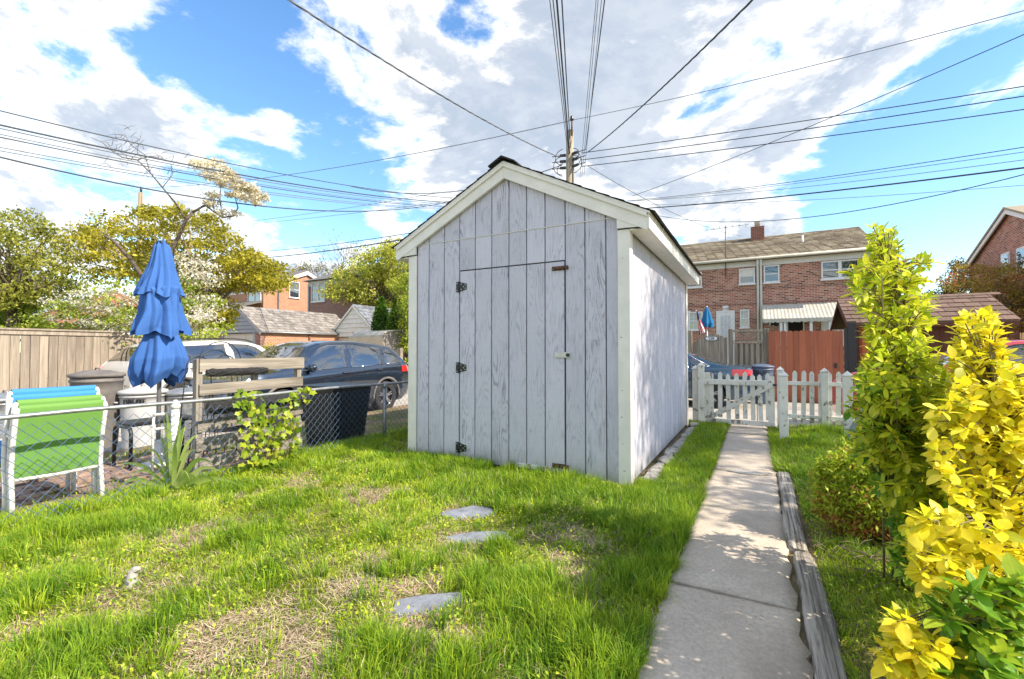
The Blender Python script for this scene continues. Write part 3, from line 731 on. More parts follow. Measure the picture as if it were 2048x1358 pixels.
# ================================================================ timber edging, stones
def timber(x, y0, y1, w, h, z0, seed, x1=None):
    """cracked landscape timber: rounded section with long splits"""
    rng = np.random.default_rng(seed); n = 70; m = 22; vs = []; x1 = x if x1 is None else x1
    splits = [(rng.uniform(-1., 1.), rng.uniform(0, 6.28), rng.uniform(.004, .010)) for _ in range(9)]
    for a in range(n + 1):
        t = a / n; y = y0 + (y1 - y0) * t; xc = x + (x1 - x) * t + .012 * math.sin(y * 2.3 + seed) + rng.normal(0, .0015)
        wob = 1 + .07 * math.sin(y * 5 + seed) + .05 * math.sin(y * 11.3)
        for b in range(m):
            th = 2 * math.pi * b / m; e = .55
            px = math.copysign(abs(math.cos(th)) ** e, math.cos(th)) * w / 2 * wob; pz = math.copysign(abs(math.sin(th)) ** e, math.sin(th)) * h / 2 * (1 + .05 * math.sin(y * 3.1 + 1))
            d = 0
            for (ang, ph, dp) in splits:
                aa = math.pi / 2 + ang + .25 * math.sin(y * 1.7 + ph)
                d += dp * math.exp(-((th - aa) / .11) ** 2) * max(0, math.sin(y * 1.3 + ph * 3))
            k = 1 - d / (h / 2) + rng.normal(0, .012)
            if a in (0, n): k *= .9
            vs.append((xc + px * k, y, z0 + h / 2 + pz * k))
    fs = [(a * m + b, a * m + (b + 1) % m, (a + 1) * m + (b + 1) % m, (a + 1) * m + b) for a in range(n) for b in range(m)]
    fs += [tuple(range(m)), tuple(n * m + b for b in range(m))]
    return MB().add(vs, fs)
pbuild(timber(.215, 3.13, 5.03, .105, .09, -.05, 3, .205), 'edging_timber', 'timber', label='cracked grey timber edging the path, the piece starting near the picket fence', cat='timber', group='timber edging along the path')
pbuild(timber(.235, .35, 3.10, .11, .09, -.05, 8, .215), 'edging_timber', 'timber', label='long cracked grey timber edging the path, the piece nearest the camera', cat='timber', group='timber edging along the path')
pbuild(MB().box(.16, .80, 5.13, 5.17, .0, .045, .006), 'edging_strip', 'rubble', label='thin pale strip lying in the grass at the far end of the timber edging', cat='edging')
# stepping stones
def flag(poly_px, lift=.012):
    P = [G(u, v, .0) for u, v in poly_px]; z = .0
    c = sum(P, Vector()) / len(P); zc = float(yz(c.x, c.y)) + lift
    pts = []
    for k in range(len(P)):
        a, b = P[k], P[(k + 1) % len(P)]
        pts += [(a.x, a.y), (a.x * .6 + b.x * .4 + random.gauss(0, .006), a.y * .6 + b.y * .4 + random.gauss(0, .006))]
    n = len(pts); vs = [(c.x + (x - c.x) * .95, c.y + (y - c.y) * .95, zc + random.uniform(-.003, .003)) for x, y in pts] + [(x, y, zc - .008) for x, y in pts] + [(x, y, zc - .05) for x, y in pts]
    fs = [tuple(range(n))] + [(k, (k + 1) % n, n + (k + 1) % n, n + k) for k in range(n)] + [(n + k, n + (k + 1) % n, 2 * n + (k + 1) % n, 2 * n + k) for k in range(n)]
    return MB().add(vs, fs)
STONES = [[(885, 1020), (950, 1009), (986, 1014), (992, 1026), (960, 1033), (905, 1036), (880, 1030)],
          [(885, 1075), (940, 1064), (1010, 1062), (1025, 1076), (985, 1086), (920, 1090)],
          [(788, 1206), (850, 1192), (925, 1188), (925, 1208), (880, 1224), (800, 1240), (782, 1226)]]
for s, lb in zip(STONES, ('small flat slate stepping stone nearest the shed door', 'flat slate stepping stone in the middle of the three in the lawn', 'flat slate stepping stone nearest the camera in the lawn')):
    pbuild(flag(s), 'stepping_stone', 'slate', label=lb, cat='stepping stone', group='slate stepping stones in the lawn')
# root stub standing in the grass
p = G(262, 1180)
pbuild(MB().tube([(p.x + .01, p.y, -.02), (p.x, p.y, .03), (p.x - .012, p.y + .01, .07), (p.x - .004, p.y + .015, .095), (p.x + .03, p.y + .02, .105)], [.03, .028, .022, .016, .009], 9), 'root_stub', 'rubble', label='small pale root stub poking out of the lawn', cat='root')
# ================================================================ picket gate and fence
GY = 7.75
def xgy(u): return onY(u, 780, GY).x
def picket_mesh(w, h, d=.02):
    return MB().prism([(-w / 2, 0), (w / 2, 0), (w / 2, h - w * .55), (w * .16, h), (-w * .16, h), (-w / 2, h - w * .55)], -d / 2, d / 2, 1).mesh('picket', 'chipped')
def post(parent, x, y, z0, z1, w, nm='post'):
    o = MB().box(x - w / 2, x + w / 2, y - w / 2, y + w / 2, z0, z1 - w * .75, .004).build(nm, 'chipped', parent)
    h = w / 2 + .008; zb = z1 - w * .75
    mb = MB().box(x - h, x + h, y - h, y + h, zb + .001, zb + w * .16, .003)
    t = zb + w * .16
    mb.add([(x - h, y - h, t), (x + h, y - h, t), (x + h, y + h, t), (x - h, y + h, t), (x, y, z1)], [(0, 1, 4), (1, 2, 4), (2, 3, 4), (3, 0, 4)])
    mb.build('post_cap', 'chipped', o); return o
gx0, gx1 = xgy(1409), xgy(1549)
gate = thing('picket_gate', 'low white picket gate with a diagonal brace at the end of the path', 'gate', ((gx0 + gx1) / 2, GY, 0))
pk = picket_mesh(.062, .70)
us = [1423, 1440, 1457, 1474, 1490, 1506, 1521, 1536]
for k, u in enumerate(us): piece('picket', pk, gate, (xgy(u), GY, .135 + .01 * math.sin(k * 2.)), (0, random.gauss(0, .012), 0), (1, 1, random.uniform(.97, 1.02)))
MB().box(gx0, gx1, GY - .045, GY - .012, .655, .735, .004).build('rail', 'chipped', gate)
MB().box(gx0, gx1, GY - .045, GY - .012, .055, .125, .004).build('rail', 'chipped', gate)
MB().box(gx0, gx0 + .085, GY - .012, GY + .012, .06, .84, .004).build('stile', 'chipped', gate); MB().box(gx1 - .085, gx1, GY - .012, GY + .012, .06, .80, .004).build('stile', 'chipped', gate)
MB().bar((gx0 + .07, GY - .058, .13), (gx1 - .04, GY - .058, .68), .02, .075, (0, 0, 1)).build('brace', 'chipped', gate)
lt = MB().box(gx1 - .02, gx1 + .03, GY - .065, GY - .045, .66, .69, .003).build('latch', 'blackmetal', gate)
gp = thing('gate_post_pair', 'two white posts side by side at the shed end of the picket gate', 'gate posts', (xgy(1394), GY, 0))
post(gp, xgy(1391), GY + .03, -.05, .95, .09); post(gp, xgy(1403.5), GY - .06, -.05, 1.0, .085)
fpx = thing('picket_fence', 'short white picket fence section with flaking paint right of the gate', 'fence', (xgy(1630), GY, 0))
post(fpx, xgy(1561), GY + .02, -.05, .95, .085); post(fpx, xgy(1648), GY - .07, -.05, .94, .085)
pk2 = picket_mesh(.058, .74)
for u in (1588, 1606, 1623.5, 1641, 1659, 1676): piece('picket', pk2, fpx, (xgy(u), GY + .02, .14), (0, random.gauss(0, .015), 0), (1, 1, random.uniform(.98, 1.02)))
for z in (.68, .20): MB().box(xgy(1563), xgy(1694), GY - .015, GY + .008, z, z + .055, .003).build('rail', 'chipped', fpx)
MB().box(xgy(1563), xgy(1700), GY + .06, GY + .10, -.10, .075, .004).build('ground_board', 'greywood2', fpx)
for u, v, lb in ((1568, 886, 'lone white square post in the grass right of the path end'), (1697, 884, 'lone white square post in the grass beside the conifer bushes')):
    p = G(u, v); t_ = thing('white_post', lb, 'post', (p.x, p.y, 0), 'free standing white posts'); post(t_, p.x, p.y, -.05, .93 if u < 1600 else .92, .10, 'shaft')
# slate scraps in the grass behind the post
for k, (u, v, s) in enumerate(((1595, 868, .10), (1618, 874, .12), (1640, 870, .09))):
    p = G(u, v); pbuild(flag([(u - 14, v - 3), (u + 12, v - 5), (u + 16, v + 3), (u - 8, v + 6)], .03), 'slate_scrap', 'slate', label='thin slate scrap in the grass under the picket fence, ' + ('nearest the lone post' if k == 0 else 'middle one' if k == 1 else 'farthest from the lone post'), cat='slate', group='slate scraps by the picket fence')
p = G(1712, 892)
pbuild(MB().prism([(p.x - .10, .0), (p.x + .11, .0), (p.x + .10, .22), (p.x + .07, .33), (p.x + .02, .37), (p.x - .06, .22)], p.y - .02, p.y + .02, 1), 'leaning_slate', 'slate', label='pale upright slate leaning beside the lone white post by the mesh fence', cat='slate')
# ================================================================ chain link fences
def chainlink(name, label, x0, y0, x1, y1, zb, zt, posts, cell=.082, wr=.0019, mat='wire'):
    o = thing(name, label, 'fence', (x0, y0, 0)); d = Vector((x1 - x0, y1 - y0, 0)); L = d.length; d.normalize(); nrm = Vector((-d.y, d.x, 0))
    def wob(t): return .012 * math.sin(t * 2.1) + .006 * math.sin(t * 5.3)
    V = []; F = []
    n = int(L / cell); zs = np.arange(zb, zt - .015, cell / 2)
    for k in range(n):
        for j, (ph) in enumerate((0,)):
            pts = []
            for i, z in enumerate(zs):
                t = (k + (.5 if i % 2 else 0) + (.5 if False else 0)) * cell + cell * .03
                pts.append((t, z, .004 if i % 2 else -.004))
            # the zigzag and its neighbour interlock at the half cell
            for i in range(len(pts) - 1):
                a, b = pts[i], pts[i + 1]
                for (p, q) in ((a, b), ((2 * (k * cell + cell * .03) - a[0] + cell if False else a[0], a[1], a[2]), b)) [:1]:
                    for sgn in (1, -1):
                        tp = p[0] if sgn > 0 else 2 * (k * cell + cell * .03) - p[0]
                        tq = q[0] if sgn > 0 else 2 * (k * cell + cell * .03) - q[0]
                        sag = .01 * math.sin(tp * 1.3)
                        A = Vector((x0, y0, p[1] + sag)) + d * tp + nrm * (p[2] * sgn + wob(tp)); B = Vector((x0, y0, q[1] + sag)) + d * tq + nrm * (q[2] * sgn + wob(tq))
                        dd = (B - A).normalized(); s = dd.cross(nrm).normalized() * wr; u_ = nrm * wr; b0 = len(V)
                        V += [A + s, A + u_, A - s, A - u_, B + s, B + u_, B - s, B - u_]
                        F += [(b0 + m, b0 + (m + 1) % 4, b0 + 4 + (m + 1) % 4, b0 + 4 + m) for m in range(4)]
    me = np_mesh('wire_mesh', np.array([tuple(v) for v in V]) - np.array([x0, y0, 0]), np.array(F), mat)
    tag(link('wire_mesh', me, o), kind='stuff')
    rail = [Vector((x0, y0, zt + .006 * math.sin(k * 1.1))) + d * (L * k / 24) + nrm * .035 for k in range(25)]
    MB().tube(rail, .0165, 10).build('top_rail', 'galv', o)
    for (t, m_, r) in posts:
        c = Vector((x0, y0, 0)) + d * t + nrm * .035
        po = MB().tube([(c.x, c.y, -.2), (c.x, c.y, zt - .022)], r, 12).build('post', m_, o)
        MB().tube([(c.x, c.y, zt - .05), (c.x, c.y, zt - .02), (c.x, c.y, zt + .022)], [r + .006, r + .006, .012], 12).build('post_cap', m_, po)
        for zz in (.18, .42): MB().tube([(c.x, c.y, zz), (c.x, c.y, zz + .012)], r + .0025, 12).build('tie_band', 'galv', po)
    return o
FX = -4.30
chainlink('chain_link_fence', 'low chain link fence with a grey top rail between the lawn and the patio', FX, -1.2, FX, 7.7, .0, .745,
          [(1.2 + 2.02, 'whitepost', .030), (1.2 + 4.47, 'galv', .025), (1.2 + 6.9, 'galv', .025), (.75, 'galv', .025)])
chainlink('chain_link_fence', 'chain link fence behind the golden shrub, in front of the red car', 1.15, 7.15, 8.2, 7.25, .0, .86, [(.02, 'galv', .025), (2.4, 'galv', .025), (4.8, 'galv', .025)])
# ================================================================ the neighbour's patio things
NZ = -.06
# stacked sling chairs, backs towards the lawn
def chair(name, label, sling, dx, dz, dy):
    ox, oy = -4.66 + dx, 1.40 + dy; W2 = .25
    o = thing(name, label, 'chair', (ox, oy, NZ + dz), 'stacked sling chairs')
    L = lambda p: (ox + p[0], oy + p[1], NZ + dz + p[2])
    for s in (-1, 1):
        y = s * W2
        MB().tube([L(p) for p in [(.03, y, .0 - dz), (.015, y, .18), (-.02, y, .36), (-.005, y, .55), (.055, y, .80), (.05, y * .97, .832)]], [.016] * 6, 8).build('back_upright', 'whiteframe', o)
        MB().tube([L(p) for p in [(-.50, y, .0 - dz), (-.50, y, .2), (-.49, y, .50), (-.46, y, .60), (-.40, y, .625), (-.05, y, .63), (-.005, y, .61)]], .014, 8).build('front_leg', 'whiteframe', o)
        MB().box(*sorted((ox - .42, ox - .08)), *sorted((oy + y - .024, oy + y + .024)), NZ + dz + .64, NZ + dz + .66, .006).build('armrest', 'whiteframe', o)
    MB().tube([L((.05, -W2, .832)), L((.058, 0, .822)), L((.05, W2, .832))], .009, 8).build('top_bar', 'whiteframe', o)
    MB().tube([L((-.03, -W2, .315)), L((-.035, 0, .305)), L((-.03, W2, .315))], .013, 8).build('seat_bar', 'whiteframe', o)
    MB().tube([L((-.49, -W2, .42)), L((-.49, W2, .42))], .013, 8).build('front_bar', 'whiteframe', o)
    # slings as gently sagging sheets with thickness
    def sheet(nm, prof, wid, mat, sagdir):
        n = len(prof); m = 10; vs = []
        for k, (x, z) in enumerate(prof):
            for j in range(m + 1):
                q = j / m * 2 - 1; sg = (1 - q * q) * .022 * math.sin(math.pi * k / (n - 1))
                vs.append(L((x + sagdir[0] * sg, q * wid, z + sagdir[1] * sg)))
        base = len(vs); vs += [(a - .004, b, c - .003) for a, b, c in vs]; w_ = m + 1
        fs = [(k * w_ + j, k * w_ + j + 1, (k + 1) * w_ + j + 1, (k + 1) * w_ + j) for k in range(n - 1) for j in range(m)]
        fs += [tuple(base + i for i in f[::-1]) for f in fs]
        MB().add(vs, fs, True).build(nm, mat, o)
    sheet('back_sling', [(-.028, .325), (-.02, .37), (-.012, .45), (-.002, .55), (.022, .65), (.04, .74), (.062, .825), (.06, .85), (.045, .856), (.03, .84)], W2 - .012, sling, (.6, 0))
    sheet('seat_sling', [(-.04, .32), (-.15, .345), (-.28, .375), (-.40, .41), (-.485, .425)], W2 - .012, sling, (0, -1))
    return o
chair('sling_chair', 'front green sling chair of the stack, its back against the mesh fence', 'slinggreen', 0, 0, 0)
chair('sling_chair', 'second green sling chair in the stack, mostly hidden behind the front green one', 'slinggreen', -.055, .036, .005)
chair('sling_chair', 'blue sling chair with white frame, third in the stack behind the green chairs', 'slingblue', -.11, .072, -.008)
chair('sling_chair', 'blue sling chair at the very back and top of the chair stack', 'slingblue', -.165, .108, .004)
# closed patio umbrella
up = onX(318, 790, -5.6); UX, UY = up.x, up.y; UZ = lambda v: onX(318, v, -5.6).z
um = thing('patio_umbrella', 'closed blue cloth patio umbrella on a grey pole behind the chain link fence', 'umbrella', (UX, UY, NZ))
MB().tube([(UX, UY, NZ), (UX, UY, UZ(490))], .021, 12).build('pole', 'polegrey', um)
MB().lathe([(.20, 0), (.20, .03), (.16, .055), (.05, .07), (.035, .30), (.028, .30)], (UX, UY, NZ), 20).build('base', 'whiteframe', um)
def tier(z0, z1, prof, folds, seed, hem, amp):
    """cloth tier: folded lathe, prof gives (t, r) from top to hem"""
    rng = np.random.default_rng(seed); n = 30; m = 168; vs = []
    ph = rng.uniform(0, 6.28, 5); ks = [folds, folds * 2 + 3, 3]
    ts = [p[0] for p in prof]; rs = [p[1] for p in prof]
    for a in range(n + 1):
        t = a / n; r0 = float(np.interp(t, ts, rs)); A = amp * (.25 + .75 * t) if t < .9 else amp
        for b in range(m):
            th = 2 * math.pi * b / m + .12 * math.sin(3 * t + ph[3])
            tri = lambda q: 1 - 2 * abs(((q / 6.2832) % 1) * 2 - 1)
            wob = 1.6 * (float(vnoise(th * .9 + seed, t * 1.7, 1., seed)) - .5)
            w1 = tri(ks[0] * th + ph[0] + 1.3 * t + wob * 2.2)
            r = r0 * (1 + A * w1 + A * .5 * tri(ks[1] * th + ph[1] - 1.1 * t + wob * 3) + .10 * math.sin(2 * th + ph[2] + t))
            z = z0 + (z1 - z0) * t + hem * (max(0, t - .5) * -1.5 + max(0, .35 - t) * 1.6) * (w1 + .5 * math.sin(2 * th + ph[4]))
            vs.append((UX + r * math.cos(th) + .012 * math.sin(5 * t), UY + r * math.sin(th), z))
    base = len(vs)
    fs = [(a * m + b, a * m + (b + 1) % m, (a + 1) * m + (b + 1) % m, (a + 1) * m + b) for a in range(n) for b in range(m)]
    mb = MB().add(vs, fs, True)
    ring = [v for v in vs[-m:]]; inner = [(UX + (x - UX) * .45, UY + (y - UY) * .45, z + .05) for x, y, z in ring]
    mb.add(ring + inner, [(k, (k + 1) % m, m + (k + 1) % m, m + k) for k in range(m)], True)
    return mb
tier(UZ(484), UZ(589), [(0, .040), (.1, .070), (.5, .115), (.8, .17), (1, .20)], 6, 1, .045, .2).build('canopy_tier', 'umbrella', um)
tier(UZ(574), UZ(667), [(0, .12), (.06, .185), (.2, .165), (.55, .185), (.85, .225), (1, .23)], 5, 12, .06, .26).build('canopy_tier', 'umbrella', um)
tier(UZ(652), UZ(760), [(0, .09), (.08, .115), (.35, .175), (.6, .225), (.82, .225), (1, .175)], 5, 23, .085, .24).build('canopy_tier', 'umbrella', um)
MB().lathe([(.045, -.01), (.05, .0), (.048, .02), (.02, .028)], (UX, UY, UZ(486)), 16).build('top_cap', 'blackplastic', um)
MB().tube([(UX + .16 * math.cos(k * .35), UY + .16 * math.sin(k * .35), UZ(592) + .004 * math.sin(k)) for k in range(19)], .006, 6).build('tie_cord', 'umbrella', um)
# black padded bench
bp = onX(285, 850, -5.75)
bn = thing('patio_bench', 'low black metal frame bench under the closed blue umbrella', 'bench', (bp.x, bp.y, NZ))
for s in (-1, 1):
    y = bp.y + s * .32 + .15
    MB().tube([(bp.x + .18, y, NZ), (bp.x + .18, y, .34), (bp.x + .16, y, .385), (bp.x + .12, y, .40), (bp.x - .12, y, .40), (bp.x - .16, y, .385), (bp.x - .18, y, .34), (bp.x - .18, y, NZ)], .018, 8).build('leg_frame', 'blackmetal', bn)
MB().box(bp.x - .17, bp.x + .17, bp.y - .16, bp.y + .46, .405, .445, .012).build('seat', 'blackplastic', bn)
# white bracket stand next to the umbrella pole
p = onX(330, 850, -5.15)
st = thing('white_rack', 'white square tube rack standing in front of the black bench', 'rack', (p.x, p.y, NZ))
for s in (-1, 1):
    MB().tube([(p.x, p.y + s * .10, NZ + .02), (p.x, p.y + s * .10, .42), (p.x - .02, p.y + s * .085, .60)], .012, 6).build('upright', 'whiteframe', st)
for z in (.42, .56): MB().tube([(p.x, p.y - .10, z), (p.x, p.y + .10, z)], .014, 6).build('crossbar', 'whiteframe', st)
MB().tube([(p.x - .12, p.y - .11, NZ + .012), (p.x + .12, p.y - .11, NZ + .012), (p.x + .12, p.y + .11, NZ + .012), (p.x - .12, p.y + .11, NZ + .012)], .012, 6).build('foot', 'whiteframe', st)
# bins
def bin_round(name, label, c, r0, r1, h, mat, lid, ribs=0, txt=None, group='bins beside the wooden fence', handles=True, tcol='darkink'):
    o = thing(name, label, 'bin', c, group); cz = Vector(c)
    prof = [(r0, 0), (r0, .01)]
    for k in range(9): prof.append((r0 + (r1 - r0) * (k + 1) / 9, h * (k + 1) / 10))
    prof += [(r1 + .012, h * .905), (r1 + .012, h * .93), (r1, h * .935), (r1, h)]
    mb = MB(); n = 36
    if ribs:
        vs = []
        for (r, z) in prof:
            for k in range(ribs * 4):
                a = 2 * math.pi * k / (ribs * 4); rr = r + (.008 if (k % 4) in (1, 2) and h * .1 < z < h * .88 else 0); vs.append(cz + Vector((rr * math.cos(a), rr * math.sin(a), z)))
        n = ribs * 4; m = len(prof); mb.add(vs, [(i * n + k, i * n + (k + 1) % n, (i + 1) * n + (k + 1) % n, (i + 1) * n + k) for i in range(m - 1) for k in range(n)], True)
    else: mb.lathe(prof, c, n)
    mb.build('tub', mat, o)
    ld = MB().lathe([(r1 + .02, h - .03), (r1 + .028, h - .01), (r1 + .02, h + .012), (r1 * .8, h + .03), (r1 * .5, h + .055), (r1 * .2, h + .062), (.001, h + .063)], c, 36).build('lid', lid, o)
    MB().tube([cz + Vector((-.07, 0, h + .058)), cz + Vector((-.06, 0, h + .085)), cz + Vector((.06, 0, h + .085)), cz + Vector((.07, 0, h + .058))], .009, 6).build('lid_handle', lid, ld)
    if handles:
        f = Vector((-c[0], -c[1], 0)).normalized(); s = Vector((-f.y, f.x, 0))
        for sg in (-1, 1):
            q = cz + s * sg * (r1 + .01) + Vector((0, 0, h * .82)); MB().tube([q + f * .07, q + f * .06 + s * sg * .035, q - f * .06 + s * sg * .035, q - f * .07], .011, 6).build('handle', mat, o)
    if txt:
        f = Vector((-c[0], -c[1], 0)).normalized(); f = Vector((f.x + .35 * f.y, f.y - .35 * f.x, 0)).normalized() if txt[2] else f
        q = cz + f * (r1 + .002 + .012) + Vector((0, 0, h * txt[1])); me = text_mesh(txt[0], txt[3], tcol, .014)
        x_ = link('lettering', me, o, q); x_.rotation_euler = (math.pi / 2, 0, math.atan2(f.y, f.x) + math.pi / 2)
    return o
def above(u, v, Z): return at(u, v, Z)
b1 = at(195, 745, 6.1); bin_round('lidded_bin', 'dark grey round plastic bin with domed lid in front of the wooden fence', (b1.x, b1.y, -.12), .22, .27, .98, 'bingrey', 'bingrey')
b2 = at(287, 778, 6.3); bin_round('lidded_bin', 'pale grey round bin with lettering behind the umbrella pole', (b2.x, b2.y, -.14), .215, .255, .76, 'binlight', 'binlight', txt=('BRUTE', .84, True, .085))
b3 = at(10, 800, 5.6); bin_round('lidded_bin', 'ribbed galvanised steel bin at the left edge behind the chairs', (b3.x, b3.y, -.10), .26, .31, .70, 'galv', 'galv', ribs=26)
b4 = at(372, 785, 6.6); bin_round('lidded_bin', 'small galvanised ribbed bin partly hidden right of the umbrella', (b4.x, b4.y, -.14), .20, .25, .72, 'galv', 'galv', ribs=20)
# wooden pallet standing on edge behind the fence
PX = -4.62
ya, yb = onX(393, 760, PX).y, onX(604, 760, PX).y
pal = thing('wooden_pallet', 'weathered wooden pallet standing on edge against the chain link fence', 'pallet', (PX, (ya + yb) / 2, NZ))
def pz(v): return onX(400, v, PX).z
for (y, w_) in ((ya + .03, .055), ((ya + yb) / 2 + .02, .045), (yb - .03, .05)):
    MB().box(PX - .075, PX - .006, y - w_ / 2, y + w_ / 2, NZ + .01, 1.105, .004).build('stringer', 'palletz', pal)
zt = 1.115
for (va, vb, y0, y1, tilt) in ((718, 744, ya + .02, yb + .015, .0), (767, 789, ya + .02, yb, .01), (838, 860, ya + .01, yb, .02), (874, 899, ya, yb - .01, .015), (915, 935, ya + .03, yb, .01)):
    z0, z1 = pz(vb), pz(va)
    MB().bar((PX + .006, y0, (z0 + z1) / 2 - tilt), (PX + .006, y1, (z0 + z1) / 2 + tilt), .022, z1 - z0).build('slat', 'pallet', pal)
for (va, vb) in ((722, 745),):
    MB().box(PX - .098, PX - .076, ya + .01, yb - .01, pz(vb), pz(va), .003).build('slat', 'pallet', pal)
def roll(name, label, y0, y1, z, r, x, seed):
    rng = np.random.default_rng(seed); n = 60; m = 26; vs = []
    for a in range(n + 1):
        y = y0 + (y1 - y0) * a / n; e = 1. if 2 < a < n - 2 else .8
        for b in range(m):
            th = 2 * math.pi * b / m; k = e * (1 + .07 * math.sin(3 * th + y * 30) + .06 * math.sin(7 * th - y * 55) + rng.normal(0, .025)); vs.append((x + r * k * math.cos(th), y, z + r * k * 1.1 * math.sin(th)))
    fs = [(a * m + b, a * m + (b + 1) % m, (a + 1) * m + (b + 1) % m, (a + 1) * m + b) for a in range(n) for b in range(m)] + [tuple(range(m)), tuple(n * m + b for b in range(m))]
    pbuild(MB().add(vs, fs), name, 'tarp', label=label, cat='tarp', group='black rolled tarps on the pallet')
roll('tarp_roll', 'crumpled black plastic roll hung on the top board of the pallet', ya + .06, ya + .66, pz(746), .034, PX + .055, 2)
roll('tarp_roll', 'long black plastic roll low on the pallet behind the vine', ya + .06, yb + .02, pz(817), .055, PX + .075, 5)
# wire trellis arches behind the pallet
wt = onX(440, 800, -5.15)
tr = thing('wire_trellis', 'rusty black wire garden rack with round arched tops behind the pallet', 'trellis', (wt.x, wt.y, NZ))
for j, (dy, hh, rr, lean) in enumerate(((0., 1.28, .22, .0), (-.03, 1.19, .17, .05), (.10, 1.13, .13, .1), (-.16, 1.12, .12, .12))):
    yc = wt.y + dy; x = wt.x - lean
    arc = [(x + .10 - .02, yc - rr - .13, NZ)] + [(x, yc - rr * math.cos(a), hh - rr + rr * math.sin(a)) for a in np.linspace(0, math.pi, 17)] + [(x + .08, yc + rr + .04, NZ)]
    MB().tube(arc, .0055, 6).build('arch', 'blackmetal', tr)
for k in range(15):
    z = .02 + k * .068; ww = .17 + .15 * (1 - k / 15)
    MB().tube([(wt.x - .05, wt.y - ww - .02, z), (wt.x, wt.y - ww * .3, z), (wt.x - .04, wt.y + ww * .6, z)], .0035, 5).build('rung', 'rust' if k % 3 else 'blackmetal', tr)
for k in range(5):
    MB().tube([(wt.x - .03, wt.y - .30 + k * .09, NZ), (wt.x - .02, wt.y - .19 + k * .08, .95)], .0035, 5).build('upright', 'rust', tr)
# black ribbed bin behind the fence
q = onX(672, 830, -4.95)
bb = thing('garden_bin', 'black ribbed square garden bin behind the chain link fence right of the pallet', 'bin', (q.x, q.y, NZ))
def tubprof(h, wt_, wb): return [(wb, 0), (wt_, h)]
mb = MB(); h = .76
for k in range(7):
    z0 = NZ + h * k / 7; z1 = NZ + h * (k + 1) / 7 - .012; w0 = .24 + .07 * k / 7; w1 = .24 + .07 * (k + 1) / 7
    for (za, zb_, wa, wb_) in ((z0, z1, w0 + .006, w1 + .006), (z1, z1 + .012, w1 - .006, w1 - .006)):
        vs = [(q.x + sx * ww, q.y + sy * ww, zz) for (zz, ww) in ((za, wa), (zb_, wb_)) for (sx, sy) in ((-1, -1), (1, -1), (1, 1), (-1, 1))]
        mb.add(vs, [(0, 1, 5, 4), (1, 2, 6, 5), (2, 3, 7, 6), (3, 0, 4, 7), (3, 2, 1, 0), (4, 5, 6, 7)])
mb.build('tub', 'blackplastic', bb)
MB().box(q.x - .325, q.x + .325, q.y - .325, q.y + .325, NZ + h, NZ + h + .03, .008).build('lid', 'blackplastic', bb)
# wooden privacy fence on the far side
WX0, WX1 = -13.75, -13.9
wf = thing('wooden_fence', 'tall weathered board fence on the left with a flat top rail', 'fence', (-13.8, 3, AZ))
y = -1.2; k = 0
while y < 6.55:
    ww = random.uniform(.135, .15); x = -13.8 + random.uniform(-.006, .006)
    MB().box(x - .02, x, y, y + ww, AZ, 1.60 + random.uniform(-.012, .012), .003).build('board', 'greywood', wf); y += ww + random.uniform(.004, .010)
MB().box(-13.86, -13.74, -1.2, 6.6, 1.615, 1.655, .004).build('cap_rail', 'greywood', wf); MB().box(-13.799, -13.77, -1.2, 6.6, 1.52, 1.612, .004).build('rail', 'greywood', wf)
MB().box(-13.9, -13.79, 6.56, 6.67, AZ, 1.70, .006).build('post', 'greywood', wf)
